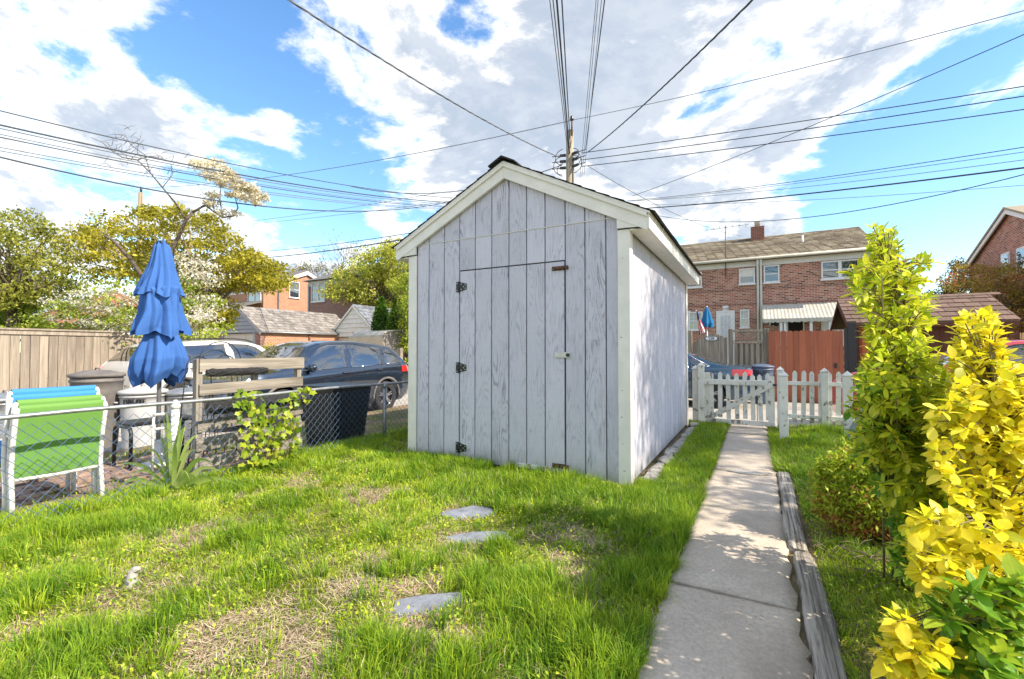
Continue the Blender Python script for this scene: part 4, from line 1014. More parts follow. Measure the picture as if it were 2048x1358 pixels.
# ================================================================ cars (built along local +x = forward)
def car(name, label, paint, P, loc, rz, roofrails=False):
    L, H = P['L'], P['H']; xs_t = [p[0] for p in P['top']]; zs_t = [p[1] for p in P['top']]
    top = lambda x: float(np.interp(x, xs_t, zs_t)); belt = lambda x: float(np.interp(x, [p[0] for p in P['belt']], [p[1] for p in P['belt']]))
    wid = lambda x: float(np.interp(x, [p[0] for p in P['wid']], [p[1] for p in P['wid']])); bot = lambda x: float(np.interp(x, [-L / 2, -L / 2 + .35, L / 2 - .35, L / 2], [.36, .22, .2, .30]))
    def section(x):
        T = top(x); B = min(belt(x), T - .03); w = wid(x); z0 = bot(x); g = min(1, max(0, (T - B) / .5)); e = .05 + .02 * g
        key = [(w * .90, z0), (w * .975, z0 + .07), (w * .99, z0 + .5 * (B - z0) - .02), (w * 1.0, z0 + .72 * (B - z0)), (w * .985, B - .06), (w * .955, B), (w * (.955 - .10 * g), B + .45 * (T - B)), (w * (.955 - .22 * g), T - e * (T - B) / .5 * 1. - .02 * g), (w * (.90 - .24 * g), T - .018 - .006 * g), (w * (.6 - .1 * g), T - .006), (w * .3, T - .001), (0, T)]
        return key
    sub = 3
    def smooth(key):
        out = []; n = len(key)
        for i in range(n - 1):
            p0, p1, p2, p3 = key[max(i - 1, 0)], key[i], key[i + 1], key[min(i + 2, n - 1)]
            for s in range(sub):
                t = s / sub; t2 = t * t; t3 = t2 * t
                out.append(tuple(.5 * (2 * p1[k] + (p2[k] - p0[k]) * t + (2 * p0[k] - 5 * p1[k] + 4 * p2[k] - p3[k]) * t2 + (3 * p1[k] - p0[k] - 3 * p2[k] + p3[k]) * t3) for k in (0, 1)))
        out.append(key[-1]); return out
    def wy(x, z):
        s = smooth(section(x)); best = s[0][0]
        for a, b in zip(s[:-1], s[1:]):
            if min(a[1], b[1]) <= z <= max(a[1], b[1]) and a[0] > .2:
                t = (z - a[1]) / (b[1] - a[1] + 1e-9); return a[0] + (b[0] - a[0]) * t
        return best
    o = thing(name, label, 'car', loc, None, rz)
    st = sorted(set([round(v, 3) for v in np.linspace(-L / 2, L / 2, 64)] + [p[0] for p in P['top']]))
    secs = [smooth(section(x)) for x in st]; m = len(secs[0]); vs = []
    for x, s in zip(st, secs): vs += [(x, y, z) for y, z in s] + [(x, -y, z) for y, z in s[:-1][::-1]]
    w_ = 2 * m - 1; n = len(st)
    fs = [(a * w_ + b, a * w_ + b + 1, (a + 1) * w_ + b + 1, (a + 1) * w_ + b) for a in range(n - 1) for b in range(w_ - 1)]
    fs += [(a * w_ + w_ - 1, a * w_, (a + 1) * w_, (a + 1) * w_ + w_ - 1) for a in range(n - 1)]
    mb = MB().add(vs, fs, True); mb.f += [tuple(range(w_)), tuple((n - 1) * w_ + b for b in range(w_))]; mb.sm += [False, False]
    body = mb.build('body', paint, o, local=True)
    # wheel arches cut out
    wr = P['wr']; cut = MB()
    for x in P['axles']:
        for s in (-1, 1): cut.tube([(x, s * 1.2, wr), (x, s * .55, wr)], wr + .055, 28)
    cme = cut.mesh('cut', 'rubber'); co = bpy.data.objects.new('cut', cme); COL.objects.link(co)
    md = body.modifiers.new('b', 'BOOLEAN'); md.object = co; md.operation = 'DIFFERENCE'; md.solver = 'EXACT'
    co.parent = o; bpy.context.view_layer.update()
    me = bpy.data.meshes.new_from_object(body.evaluated_get(bpy.context.evaluated_depsgraph_get())); body.modifiers.clear(); body.data = me
    bpy.data.objects.remove(co)
    for x in P['axles']:
        for s in (-1, 1):
            yo = wid(x) * .985
            ty = MB(); prof = [(wr * .62, -.10), (wr * .9, -.112), (wr * .97, -.095), (wr, -.06), (wr, .06), (wr * .97, .095), (wr * .9, .112), (wr * .62, .10)]
            vs = []; k_ = 36
            for (r, d) in prof:
                for k in range(k_):
                    a = 2 * math.pi * k / k_; vs.append((x + r * math.cos(a), s * (yo - .115) + d, wr + r * math.sin(a)))
            ty.add(vs, [(i * k_ + k, i * k_ + (k + 1) % k_, (i + 1) * k_ + (k + 1) % k_, (i + 1) * k_ + k) for i in range(len(prof) - 1) for k in range(k_)], True)
            wh = ty.build('wheel', 'rubber', o, local=True)
            rm = MB(); yf = s * (yo - .03)
            rm.tube([(x, yf - s * .02, wr), (x, yf, wr)], .06, 16)
            for k in range(5):
                a = 2 * math.pi * k / 5 + .3
                for da in (-.13, .13): rm.bar((x + .04 * math.cos(a + da * 2), yf - s * .012, wr + .04 * math.sin(a + da * 2)), (x + wr * .66 * math.cos(a + da), yf - s * .015, wr + wr * .66 * math.sin(a + da)), .03, .03, (0, 1, 0))
            ring = [(x + wr * .66 * math.cos(t), yf - s * .012, wr + wr * .66 * math.sin(t)) for t in np.linspace(0, 2 * math.pi, 37)]; rm.tube(ring, .014, 6)
            rm.build('rim', 'rim', wh, local=True)
            MB().tube([(x, yf - s * .06, wr), (x, yf - s * .055, wr)], wr * .63, 24).build('brake_disc', 'blackmetal', wh, local=True)
            if P.get('cladding'):
                arc = [(x + (wr + .075) * math.cos(t), s * (wy(x + (wr + .075) * math.cos(t), max(.3, wr + (wr + .075) * math.sin(t))) + .004), wr + (wr + .075) * math.sin(t)) for t in np.linspace(-.1, math.pi + .1, 25)]
                MB().tube(arc, .028, 6).build('wheel_arch_trim', P['cladding'], o, local=True)
    # side glass: one pane each, with a thin trim behind it
    for s in (-1, 1):
        for poly in P['windows']:
            n_ = 14; xs = [p[0] for p in poly]; x0, x1 = min(xs), max(xs); vs = []; fs = []
            def span(x):
                zz = []
                for (a, b) in zip(poly, poly[1:] + poly[:1]):
                    if a[0] != b[0] and min(a[0], b[0]) - 1e-6 <= x <= max(a[0], b[0]) + 1e-6: zz.append(a[1] + (b[1] - a[1]) * (x - a[0]) / (b[0] - a[0]))
                return min(zz), max(zz)
            for k in range(n_ + 1):
                x = x0 + (x1 - x0) * (k / n_ * .998 + .001); lo, hi = span(x)
                for j in range(6): z = lo + (hi - lo) * j / 5; vs.append((x, s * (wy(x, z) + .005), z))
            fs = [(k * 6 + j, k * 6 + j + 1, (k + 1) * 6 + j + 1, (k + 1) * 6 + j) for k in range(n_) for j in range(5)]
            MB().add(vs, fs, True).build('side_window', 'carglass', o, local=True)
            edge = [(x, s * (wy(x, z) + .006), z) for x, z in poly + poly[:1]]
            MB().tube(edge, .008, 5).build('window_trim', P.get('trim', 'blackplastic'), o, local=True)
        hx = P['handles']
        for (x, z) in hx: MB().tube([(x - .09, s * (wy(x, z) + .0), z), (x - .06, s * (wy(x, z) + .03), z + .006), (x + .06, s * (wy(x, z) + .03), z + .006), (x + .09, s * (wy(x, z)), z)], .014, 6).build('door_handle', P.get('handle', paint), o, local=True)
        mx, mz = P['mirror']; my = s * (wy(mx, mz) + .03)
        mi = MB().lathe([(.02, -.10), (.075, -.085), (.09, -.03), (.09, .04), (.06, .085), (.01, .10)], (0, 0, 0), 14); mi.v = [(mx + a * .75, my + s * .10 + c * s, mz + b * .95) for a, b, c in mi.v]
        mi.build('side_mirror', paint, o, local=True)
        for x in P['seams']:
            pts = [(x + .02 * (z - .6), s * (wy(x, z) + .001), z) for z in np.linspace(.32, belt(x) + .0, 12)]
            MB().tube(pts, .004, 4).build('door_seam', 'black', o, local=True)
        lx, lz0, lz1, ll = P['tail']
        vs = []
        for a in range(6):
            for b in range(4):
                x = lx + ll * a / 5; z = lz0 + (lz1 - lz0) * b / 3; vs.append((x, s * (wy(x, z) + .012), z))
        MB().add(vs, [(a * 4 + b, a * 4 + b + 1, (a + 1) * 4 + b + 1, (a + 1) * 4 + b) for a in range(5) for b in range(3)], True).build('tail_light', 'redlamp', o, local=True)
        vs = []
        for a in range(6):
            for b in range(4):
                x = L / 2 - .45 + .40 * a / 5; z = P['headz'] + .10 * b / 3 * (1 - a / 8); vs.append((x, s * (wy(x, z) + .010), z))
        MB().add(vs, [(a * 4 + b, a * 4 + b + 1, (a + 1) * 4 + b + 1, (a + 1) * 4 + b) for a in range(5) for b in range(3)], True).build('headlight', 'chrome', o, local=True)
        if roofrails:
            pts = [(x, s * (wid(x) * .70), top(x) + .03) for x in np.linspace(-1.5, .35, 14)]; pts[0] = (pts[0][0] - .05, pts[0][1], pts[0][2] - .04); pts[-1] = (pts[-1][0] + .05, pts[-1][1], pts[-1][2] - .04)
            MB().tube(pts, .016, 6).build('roof_rail', 'blackmetal', o, local=True)
    # front and rear glass on the sloping surface
    for nm, (xa, xb) in (('windscreen', P['ws']), ('rear_window', P['rw'])):
        vs = []; n_ = 10; k_ = 12
        for a in range(n_ + 1):
            x = xa + (xb - xa) * a / n_; s_ = smooth(section(x)); ym = s_[int(.70 * (len(s_) - 1))][0] * .98
            for b in range(k_ + 1):
                y = ym * (b / k_ * 2 - 1); z = float(np.interp(-abs(y), [-q[0] for q in s_[-3 * sub - 3:]], [q[1] for q in s_[-3 * sub - 3:]])); vs.append((x + (.004 if nm == 'windscreen' else -.004), y, z + .006))
        MB().add(vs, [(a * (k_ + 1) + b, a * (k_ + 1) + b + 1, (a + 1) * (k_ + 1) + b + 1, (a + 1) * (k_ + 1) + b) for a in range(n_) for b in range(k_)], True).build(nm, 'carglass', o, local=True)
    if P.get('sill'):
        for s in (-1, 1):
            MB().bar((P['axles'][0] + wr + .1, s * (wid(0) * .965), .29), (P['axles'][1] - wr - .1, s * (wid(0) * .965), .29), .05, .12).build('sill', 'blackplastic', o, local=True)
    MB().box(-L / 2 - .008, -L / 2 + .004, -.26, .26, .62, .74, .002).build('number_plate', 'white', o, local=True)
    return o
SUV = dict(L=4.56, H=1.67, wr=.36, axles=(-1.36, 1.34), top=[(-2.28, .62), (-2.26, .98), (-2.20, 1.06), (-2.05, 1.22), (-1.78, 1.50), (-1.70, 1.555), (-1.3, 1.615), (-.6, 1.665), (0., 1.66), (.35, 1.62), (.62, 1.54), (1.22, 1.13), (1.36, 1.07), (1.8, 1.01), (2.12, .90), (2.23, .78), (2.28, .55)],
           belt=[(-2.28, 1.12), (-1.4, 1.10), (0, 1.04), (1.3, .98), (2.28, .9)], wid=[(-2.28, .76), (-2.2, .84), (-1.9, .905), (-1., .925), (1., .92), (1.7, .90), (2.1, .82), (2.28, .66)],
           windows=[[(-1.98, 1.16), (-1.36, 1.13), (-1.42, 1.42), (-1.52, 1.47)], [(-1.26, 1.12), (-.30, 1.08), (-.36, 1.55), (-1.28, 1.49)], [(-.20, 1.08), (.98, 1.05), (.42, 1.48), (.2, 1.545), (-.25, 1.56)]],
           handles=[(-1.12, 1.0), (-.12, .97)], mirror=(.78, 1.10), seams=(-1.2, -.25, .95), tail=(-2.25, .92, 1.07, .38), headz=.80, ws=(.66, 1.20), rw=(-2.10, -1.80), cladding='bingrey', sill=True, handle='navy', trim='chrome')
SEDAN = dict(L=4.75, H=1.44, wr=.33, axles=(-1.42, 1.40), top=[(-2.37, .62), (-2.35, .92), (-2.30, .98), (-2.1, 1.02), (-1.75, 1.05), (-1.6, 1.08), (-1.0, 1.32), (-.65, 1.41), (-.2, 1.44), (.2, 1.42), (.5, 1.34), (1.15, 1.02), (1.3, .97), (1.9, .90), (2.2, .78), (2.34, .66), (2.37, .5)],
             belt=[(-2.37, .98), (-1.2, .97), (0, .93), (1.3, .90), (2.37, .8)], wid=[(-2.37, .70), (-2.25, .80), (-1.9, .88), (-1., .915), (1., .915), (1.7, .88), (2.1, .80), (2.37, .60)],
             windows=[[(-1.42, 1.02), (-1.03, 1.0), (-.95, 1.28)], [(-.95, .99), (-.12, .965), (-.16, 1.37), (-.62, 1.355), (-.88, 1.29)], [(-.04, .965), (.95, .95), (.42, 1.28), (.2, 1.35), (-.08, 1.37)]],
             handles=[(-.92, .88), (.08, .86)], mirror=(.72, .99), seams=(-1.02, -.08, .95), tail=(-2.34, .80, .95, .42), headz=.68, ws=(.54, 1.13), rw=(-1.55, -1.02), trim='chrome', sill=False)
# dark SUV parked nose towards the houses, seen on its driver side
sp = G(773, 822, AZ)
car('parked_car', 'glossy dark navy parked SUV behind the pallet and chain link fence', 'navy', SUV, (sp.x - .87, sp.y - 1.30, AZ), -math.pi / 2).scale = (.955, .97, .97)
WSUV = dict(SUV); WSUV.update(handle='whitecar', trim='blackplastic', cladding='bingrey')
wpos = onX(365, 770, -11.3)
car('parked_car', 'white parked SUV with roof rails between the blue umbrella and the dark SUV', 'whitecar', WSUV, (-12.2, wpos.y + 1.36, AZ), math.pi / 2, True)
car('parked_car', 'dark blue parked sedan with red tail light behind the picket gate', 'bluecar', SEDAN, (onY(1501, 740, 12.0).x - 2.30, 12.75, AZ), math.pi)
for o_ in [c for c in bpy.data.objects if c.name.startswith('parked_car') and 'sedan' in c.get('label', '')]: o_.rotation_euler = (0, 0, math.pi)
RED = dict(SEDAN); RED.update(trim='blackplastic')
car('parked_car', 'red parked car behind the golden shrub at the right edge', 'redcar', RED, (onY(1700, 740, 9.3).x + 2.2, 10.1, AZ), math.pi).scale = (1, 1, 1.10)
for o_ in [c for c in bpy.data.objects if c.get('category') == 'car']: o_['group'] = 'cars parked along the alley'
# ================================================================ across the alley: fences, brown shed, houses, garages
def window(parent, plane, c, u0, u1, z0, z1, style='sash', fw=.055, out=1, glass='glass', curtain=True):
    """window on a wall plane 'y' (facing -y) or 'x' (facing +x); c = wall coordinate"""
    def bx(mb, a0, a1, d0, d1, b0, b1, bev=0.):
        d0 -= .056; d1 -= .056
        if plane == 'y': return mb.box(a0, a1, c + d0, c + d1, b0, b1, bev)
        return mb.box(c - d1, c - d0, a0, a1, b0, b1, bev)
    mb = MB(); bx(mb, u0, u1, -.02, .05, z0, z0 + fw); bx(mb, u0, u1, -.02, .05, z1 - fw, z1); bx(mb, u0, u0 + fw, -.02, .05, z0 + fw, z1 - fw); bx(mb, u1 - fw, u1, -.02, .05, z0 + fw, z1 - fw)
    w_ = mb.build('window', 'whitewin', parent)
    zm = (z0 + z1) / 2
    bx(MB(), u0 + fw, u1 - fw, .005, .04, zm - .022, zm + .022).build('sash_rail', 'whitewin', w_)
    for (a, b) in ((z0 + fw, zm - .022), (zm + .022, z1 - fw)):
        bx(MB(), u0 + fw, u1 - fw, .022, .030, a, b).build('pane', glass, w_)
    if style == 'double':
        um_ = (u0 + u1) / 2; bx(MB(), um_ - .06, um_ + .06, -.018, .045, z0 + fw, z1 - fw).build('mullion', 'whitewin', w_)
    if style == 'grid':
        mb = MB(); 
        for k in (1, 2): x = u0 + fw + (u1 - u0 - 2 * fw) * k / 3; bx(mb, x - .01, x + .01, .012, .02, z0 + fw, z1 - fw)
        for z in ((z0 + fw + zm) / 2, (z1 - fw + zm) / 2): bx(mb, u0 + fw, u1 - fw, .012, .02, z - .01, z + .01)
        mb.build('glazing_bars', 'whitewin', w_)
    if style == 'blind':
        mb = MB()
        k = zm + .03
        while k < z1 - fw: bx(mb, u0 + fw, u1 - fw, .008, .016, k, k + .035); k += .042
        mb.build('blind', 'whitesiding', w_)
    bx(MB(), u0 - .04, u1 + .04, -.05, .02, z0 - .06, z0).build('sill', 'whitewin', w_)
    return w_
def shingle_roof(parent, x0, x1, y0, z0, y1, z1, rows, tabw, mat, nm='shingle', limit=300, seed=1, th=.012):
    """courses of single shingles on a slope from eave (y0,z0) to ridge (y1,z1), seen from -y; first ones single parts, rest joined"""
    rng = random.Random(seed); d = Vector((0, y1 - y0, z1 - z0)); run = d.length; d.normalize(); nn = Vector((0, -d.z, d.y)); cnt = 0; rest = MB(); h = run / rows
    for r in range(rows):
        x = x0 - (tabw * .5 if r % 2 else 0)
        while x < x1:
            xa = max(x, x0); xb = min(x + tabw * rng.uniform(.92, 1.08), x1)
            if xb - xa > .02:
                g = .006; a = Vector((0, y0, z0)) + d * (h * r - .01) + nn * (.010 + th + rng.uniform(0, .004)); b = Vector((0, y0, z0)) + d * min(h * (r + 1) + .02, run) + nn * .004
                vs = [(xa + g, a.y, a.z), (xb - g, a.y, a.z), (xb - g, b.y, b.z), (xa + g, b.y, b.z)]; vs += [(p[0], p[1] - nn.y * th * 1.0, p[2] - nn.z * th) for p in vs]
                fs = [(0, 1, 2, 3), (7, 6, 5, 4), (0, 4, 5, 1), (1, 5, 6, 2), (3, 2, 6, 7), (0, 3, 7, 4)]
                if cnt < limit: MB().add(vs, fs).build(nm, mat, parent)
                else: rest.add(vs, fs)
                cnt += 1
            x = xb if x >= x0 else xb
    if rest.v: tag(rest.build(nm + '_field', mat, parent), kind='stuff')
# ---- row house on the right: two units
HY = 24.0; HX0, HX1 = -9.5, 4.45; EZ = onY(1745, 497, HY).z; RZ = 7.35
hr = thing('brick_row_house', 'two storey red brick row house with tan shingle roof behind the picket gate', 'house', ((HX0 + HX1) / 2, HY, -.2))
MB().prism([(HY, -.3), (HY + 8.2, -.3), (HY + 8.2, EZ - .1), (HY + 4.1, RZ - .12), (HY, EZ - .1)], HX0, HX1, 0).build('wall', 'brickred', hr)
MB().prism([(HY - .32, EZ - .10), (HY + 4.1, RZ - .04), (HY + 8.5, EZ - .10), (HY + 8.5, EZ - .02), (HY + 4.1, RZ + .03), (HY - .32, EZ - .02)], HX0 - .15, HX1 + .15, 0).build('roof', 'tan_roof', hr)
rf = hr.children[1]
shingle_roof(rf, HX0 - .15, HX1 + .15, HY - .33, EZ - .015, HY + 4.1, RZ + .035, 17, .30, 'tanshingle', limit=0, seed=4, th=.02)
MB().box(HX0 - .1, HX1 + .1, HY - .03, HY + .01, EZ - .36, EZ - .105).build('frieze_board', 'whitewin', hr)
MB().tube([(HX0, HY - .36, EZ - .06), (HX1 + .15, HY - .36, EZ - .06)], .07, 8).build('gutter', 'awning', hr)
for u in (1516, 1522.5): p = onY(u, 600, HY - .06); MB().tube([(p.x, HY - .30, EZ - .1), (p.x, HY - .07, EZ - .35), (p.x, HY - .07, .1)], .05, 8).build('downpipe', 'whitewin', hr)
def hw(u0, v0, u1, v1, style='sash', **k):
    a, b = onY(u0, v0, HY), onY(u1, v1, HY); a2, b2 = onY(u0, v1, HY), onY(u1, v0, HY)
    return window(hr, 'y', HY, a.x, b.x, min(a2.z, b.z) if False else (a2.z + b.z) / 2, (a.z + b2.z) / 2, style, **k)
hw(1478, 537, 1510, 568, 'blind'); hw(1527, 531, 1559, 565); hw(1642, 521, 1718, 557, 'double'); hw(1370, 545, 1404, 575, 'blind')
hw(1480, 619, 1499, 655, 'grid'); hw(1378, 624, 1406, 660, 'grid')
MB().box(onY(1374.5, 650, HY).x, onY(1381, 650, HY).x, HY - .03, HY - .002, onY(1377, 665, HY).z, onY(1377, 622, HY).z).build('shutter', 'whitewin', hr)
# curtains behind glass
# back door with panes and the number plate above it
a, b = onY(1435.5, 625, HY), onY(1467, 690, HY)
dz1 = a.z; dr = MB().box(a.x, b.x, HY - .015, HY + .02, .1, dz1).build('door', 'whitewin', hr)
MB().box(a.x + .12, b.x - .12, HY - .022, HY - .016, .9, dz1 - .15).build('door_pane', 'curtain', dr)
for k in (1, 2): x = a.x + .12 + (b.x - a.x - .24) * k / 3; MB().box(x - .012, x + .012, HY - .03, HY - .0225, .9, dz1 - .15).build('glazing_bar', 'whitewin', dr)
MB().box(a.x - .07, a.x, HY - .03, HY + .01, .1, dz1 + .07).build('door_frame', 'whitewin', hr); MB().box(b.x, b.x + .07, HY - .03, HY + .01, .1, dz1 + .07).build('door_frame', 'whitewin', hr); MB().box(a.x, b.x, HY - .03, HY + .01, dz1 + .001, dz1 + .07).build('door_frame', 'whitewin', hr)
a, b = onY(1445, 612, HY), onY(1457, 621, HY)
pl_ = MB().box(a.x, b.x, HY - .03, HY - .002, b.z, a.z, .004).build('number_plate', 'white', hr)
x_ = link('lettering', text_mesh('3130', .13, 'darkink', .004), pl_, ((a.x + b.x) / 2, HY - .034, (a.z + b.z) / 2 - .03)); x_.rotation_euler = (math.pi / 2, 0, 0)
# band courses, second unit's awning porch
for z in (onY(1450, 582, HY).z - .02, onY(1450, 612, HY).z + .02): MB().box(HX0, HX1, HY - .022, HY - .001, z, z + .075).build('band_course', 'brickdark', hr)
aw0, aw1 = onY(1524, 612, HY).x, onY(1690, 605, HY).x; azt, azb = onY(1540, 610, HY).z, onY(1540, 638, HY - 1.6).z
aw = MB(); n = 46; vs = []
for k in range(n + 1):
    x = aw0 + (aw1 - aw0) * k / n; b_ = .018 * (k % 2)
    vs += [(x, HY - .03, azt + b_), (x, HY - 1.6, azb + b_), (x, HY - 1.6, azb - .14 - .04 * abs(math.sin(k * .9)) + b_)]
for k in range(n): aw.f += [(3 * k, 3 * k + 3, 3 * k + 4, 3 * k + 1), (3 * k + 1, 3 * k + 4, 3 * k + 5, 3 * k + 2)]; aw.sm += [False, False]
aw.v = vs; awo = aw.build('awning', 'awning', hr)
for u in (1562, 1570, 1622, 1660): p = onY(u, 640, HY - 1.5); MB().box(p.x - .05, p.x + .05, HY - 1.55, HY - 1.45, -.2, azb - .1).build('awning_post', 'whitewin', awo)
for (u0, v0, u1, v1, m_) in ((1541, 638, 1558, 652, 'glass'), (1576, 639, 1606, 664, 'black'), (1645, 640, 1684, 664, 'whitewin')):
    a, b = onY(u0, v0, HY), onY(u1, v1, HY); MB().box(a.x, b.x, HY - .03, HY + .01, b.z - .6 if v1 > 660 else b.z, a.z, .01).build('opening', m_, hr)
    mb = MB().box(a.x - .05, a.x - .001, HY - .04, HY + .01, b.z - .6 if v1 > 660 else b.z, a.z + .05); mb.box(b.x + .001, b.x + .05, HY - .04, HY + .01, b.z - .6 if v1 > 660 else b.z, a.z + .05); mb.build('opening_frame', 'whitewin', hr)
# chimney, vent pipe, antenna mast
c = onY(1515, 470, HY + 3.6); cm = MB().box(c.x - .32, c.x + .32, HY + 3.2, HY + 3.85, 6.4, onY(1515, 455, HY + 3.5).z, .01).build('chimney', 'chimney', hr)
MB().lathe([(.14, 0), (.14, .28), (.17, .30)], (c.x, HY + 3.5, onY(1515, 455, HY + 3.5).z), 12).build('flue', 'awning', cm)
v_ = onY(1605, 500, HY + 2.0); MB().tube([(v_.x, HY + 1.9, 6.1), (v_.x, HY + 1.9, 6.75)], .05, 8).build('vent_pipe', 'whitewin', hr)
an = onY(1451, 500, HY - .1)
am = MB().tube([(an.x, HY - .1, onY(1451, 555, HY - .1).z), (an.x, HY - .1, onY(1451, 452, HY - .1).z)], .022, 6).build('antenna', 'cable', hr)
za = onY(1451, 456, HY - .1).z
mb = MB().tube([(an.x - .9, HY - .1, za), (an.x + 1.0, HY - .1, za + .05)], .012, 5)
for k in range(7): x = an.x - .8 + k * .28; mb.tube([(x, HY - .5, za + .02), (x, HY + .3, za + .02)], .008, 4)
mb.build('antenna_arms', 'cable', am)
# ---- house at the right edge: gable end facing left
GX = 9.9; gh = thing('brick_gable_house', 'red brick house with white edged gable at the far right edge', 'house', (GX + 4, 27.7, -.3))
MB().prism([(23.3, -.3), (32.1, -.3), (32.1, 5.55), (27.7, 7.35), (23.3, 5.55)], GX, GX + 9, 0).build('wall', 'brickred', gh)
for s in (-1, 1):
    y1 = 27.7 + s * 4.6; z1 = 7.42 - 4.6 * .409
    MB().prism([(27.7, 7.50), (y1, z1 + .08), (y1, z1 - .02), (27.7, 7.40)], GX - .25, GX + 9.2, 0).build('roof', 'tan_roof', gh)
    MB().prism([(27.7 + s * .001, 7.395), (y1, z1 - .025), (y1, z1 - .22), (27.7 + s * .001, 7.19)], GX - .2, GX - .14, 0).build('rake_board', 'whitewin', gh)
for (u, v) in ((2012, 530), (2044, 520)):
    p = onX(u, v, GX)
    mb = MB().box(GX - .03, GX - .002, p.y - .4, p.y + .4, p.z - .55, p.z + .55); wo_ = mb.build('window', 'whitewin', gh)
    MB().box(GX - .045, GX - .031, p.y - .32, p.y + .32, p.z - .47, p.z - .02).build('pane', 'glass', wo_); MB().box(GX - .045, GX - .031, p.y - .32, p.y + .32, p.z + .02, p.z + .47).build('pane', 'glass', wo_)
# ---- fences across the alley
FY = 14.45
def board_fence(o, x0, x1, y, z0, ztop, w_, gap, mat, jig=.012, dog=True):
    x = x0
    while x < x1 - .03:
        ww = min(w_ * random.uniform(.96, 1.03), x1 - x); zt_ = ztop(x + ww / 2) if callable(ztop) else ztop
        zt_ += random.uniform(-jig, jig); e = .03 if dog else .002
        MB().prism([(x, z0), (x + ww, z0), (x + ww, zt_ - e), (x + ww - e, zt_), (x + e, zt_), (x, zt_ - e)], y - .01 + random.uniform(-.004, .004), y + .012, 1).build('board', mat, o); x += ww + gap
rx0, rx1 = onY(1537, 700, FY).x, onY(1688, 700, FY).x; rzt = onY(1610, 661, FY).z
rfe = thing('red_board_fence', 'tall red brown stained board fence across the alley', 'fence', ((rx0 + rx1) / 2, FY, AZ))
board_fence(rfe, rx0, rx1 - .02, FY, AZ, rzt, .142, .004, 'redwood', .01)
for z in (.3, 1.2): MB().box(rx0, rx1, FY + .013, FY + .05, z, z + .08).build('rail', 'redwood', rfe)
MB().box(rx1 - .22, rx1 - .16, FY - .03, FY - .012, .72, .84, .004).build('latch', 'blackmetal', rfe)
dg = thing('screen_door', 'narrow black metal gate between the red fence and the brown shed', 'gate', (rx1 + .12, FY, AZ))
MB().box(rx1 + .01, rx1 + .07, FY - .03, FY + .03, AZ, rzt + .05, .004).build('post', 'blackmetal', dg); MB().box(rx1 + .08, rx1 + .26, FY - .015, FY + .015, AZ + .05, rzt + .22, .004).build('panel', 'blackmetal', dg)
gx_0, gx_1 = onY(1380, 700, FY + .15).x, onY(1461, 700, FY + .15).x; lx1 = onY(1533, 700, FY + .15).x; GYF = FY + .15
gf = thing('board_gate', 'weathered grey board gate with an arched top and oval number plate across the alley', 'gate', ((gx_0 + gx_1) / 2, GYF, AZ))
mid = (gx_0 + gx_1) / 2 + .1
board_fence(gf, gx_0 + .08, gx_1 - .06, GYF, AZ, lambda x: 1.62 - .28 * ((x - mid) / ((gx_1 - gx_0) / 2)) ** 2 + .03, .10, .006, 'greywood2', .008, False)
MB().box(gx_0 - .06, gx_0 + .06, GYF - .05, GYF + .06, AZ, 1.78, .006).build('post', 'greywood2', gf); MB().box(gx_1 - .05, gx_1 + .07, GYF - .05, GYF + .06, AZ, 1.80, .006).build('post', 'greywood2', gf)
pc = onY(1423, 677, GYF - .02); vs = [(pc.x + (.13 if abs(math.cos(t)) >= 0 else 0) * math.copysign(1, math.cos(t)) * .8 + .055 * math.cos(t), pc.z + .055 * math.sin(t)) for t in np.linspace(0, 2 * math.pi, 25)[:-1]]
op = MB().prism(vs, GYF - .05, GYF - .03, 1).build('number_plate', 'white', gf)
vs2 = [(pc.x + (x - pc.x) * 1.08, pc.z + (z - pc.z) * 1.25) for x, z in vs]; MB().prism(vs2, GYF - .03, GYF - .015, 1).build('plate_rim', 'blackmetal', op)
x_ = link('lettering', text_mesh('228', .105, 'darkink', .003), op, (pc.x, GYF - .053, pc.z)); x_.rotation_euler = (math.pi / 2, 0, 0)
lf = thing('lattice_fence', 'weathered board fence with a lattice top between the arched gate and the red fence', 'fence', ((gx_1 + lx1) / 2, GYF, AZ))
board_fence(lf, gx_1 + .10, lx1 - .06, GYF, AZ, 1.38, .085, .055, 'greywood2', .004, False)
board_fence(lf, gx_1 + .16, lx1 - .06, GYF + .06, AZ, 1.37, .085, .055, 'greywood2', .004, False)
MB().box(lx1 - .06, lx1 + .06, GYF - .06, GYF + .06, AZ, 1.80, .006).build('post', 'greywood2', lf)
for z in (1.385, 1.72): MB().box(gx_1 + .075, lx1 - .065, GYF - .03, GYF + .05, z, z + .055, .004).build('rail', 'greywood2', lf)
n = 9
for k in range(n):
    xa = gx_1 + .08 + (lx1 - gx_1 - .16) * k / n; xb = xa + .28
    for (z0, z1, yy) in ((1.445, 1.72, -.008), (1.72, 1.445, .006)):
        xb2 = min(xb, lx1 - .07); zz = z0 + (z1 - z0) * (xb2 - xa) / (xb - xa)
        MB().bar((xa, GYF + yy, z0), (xb2, GYF + yy, zz), .012, .035, (0, 1, 0)).build('lattice_slat', 'greywood2', lf)
# ---- blue bin at the fence
bq = onY(1524, 760, 13.7)
bin_round('lidded_bin', 'blue round plastic bin with dark lettering at the red fence behind the gate', (bq.x, bq.y, AZ), .22, .27, .98, 'binblue', 'binblue', txt=('BRUTE', .80, False, .12), group=None)
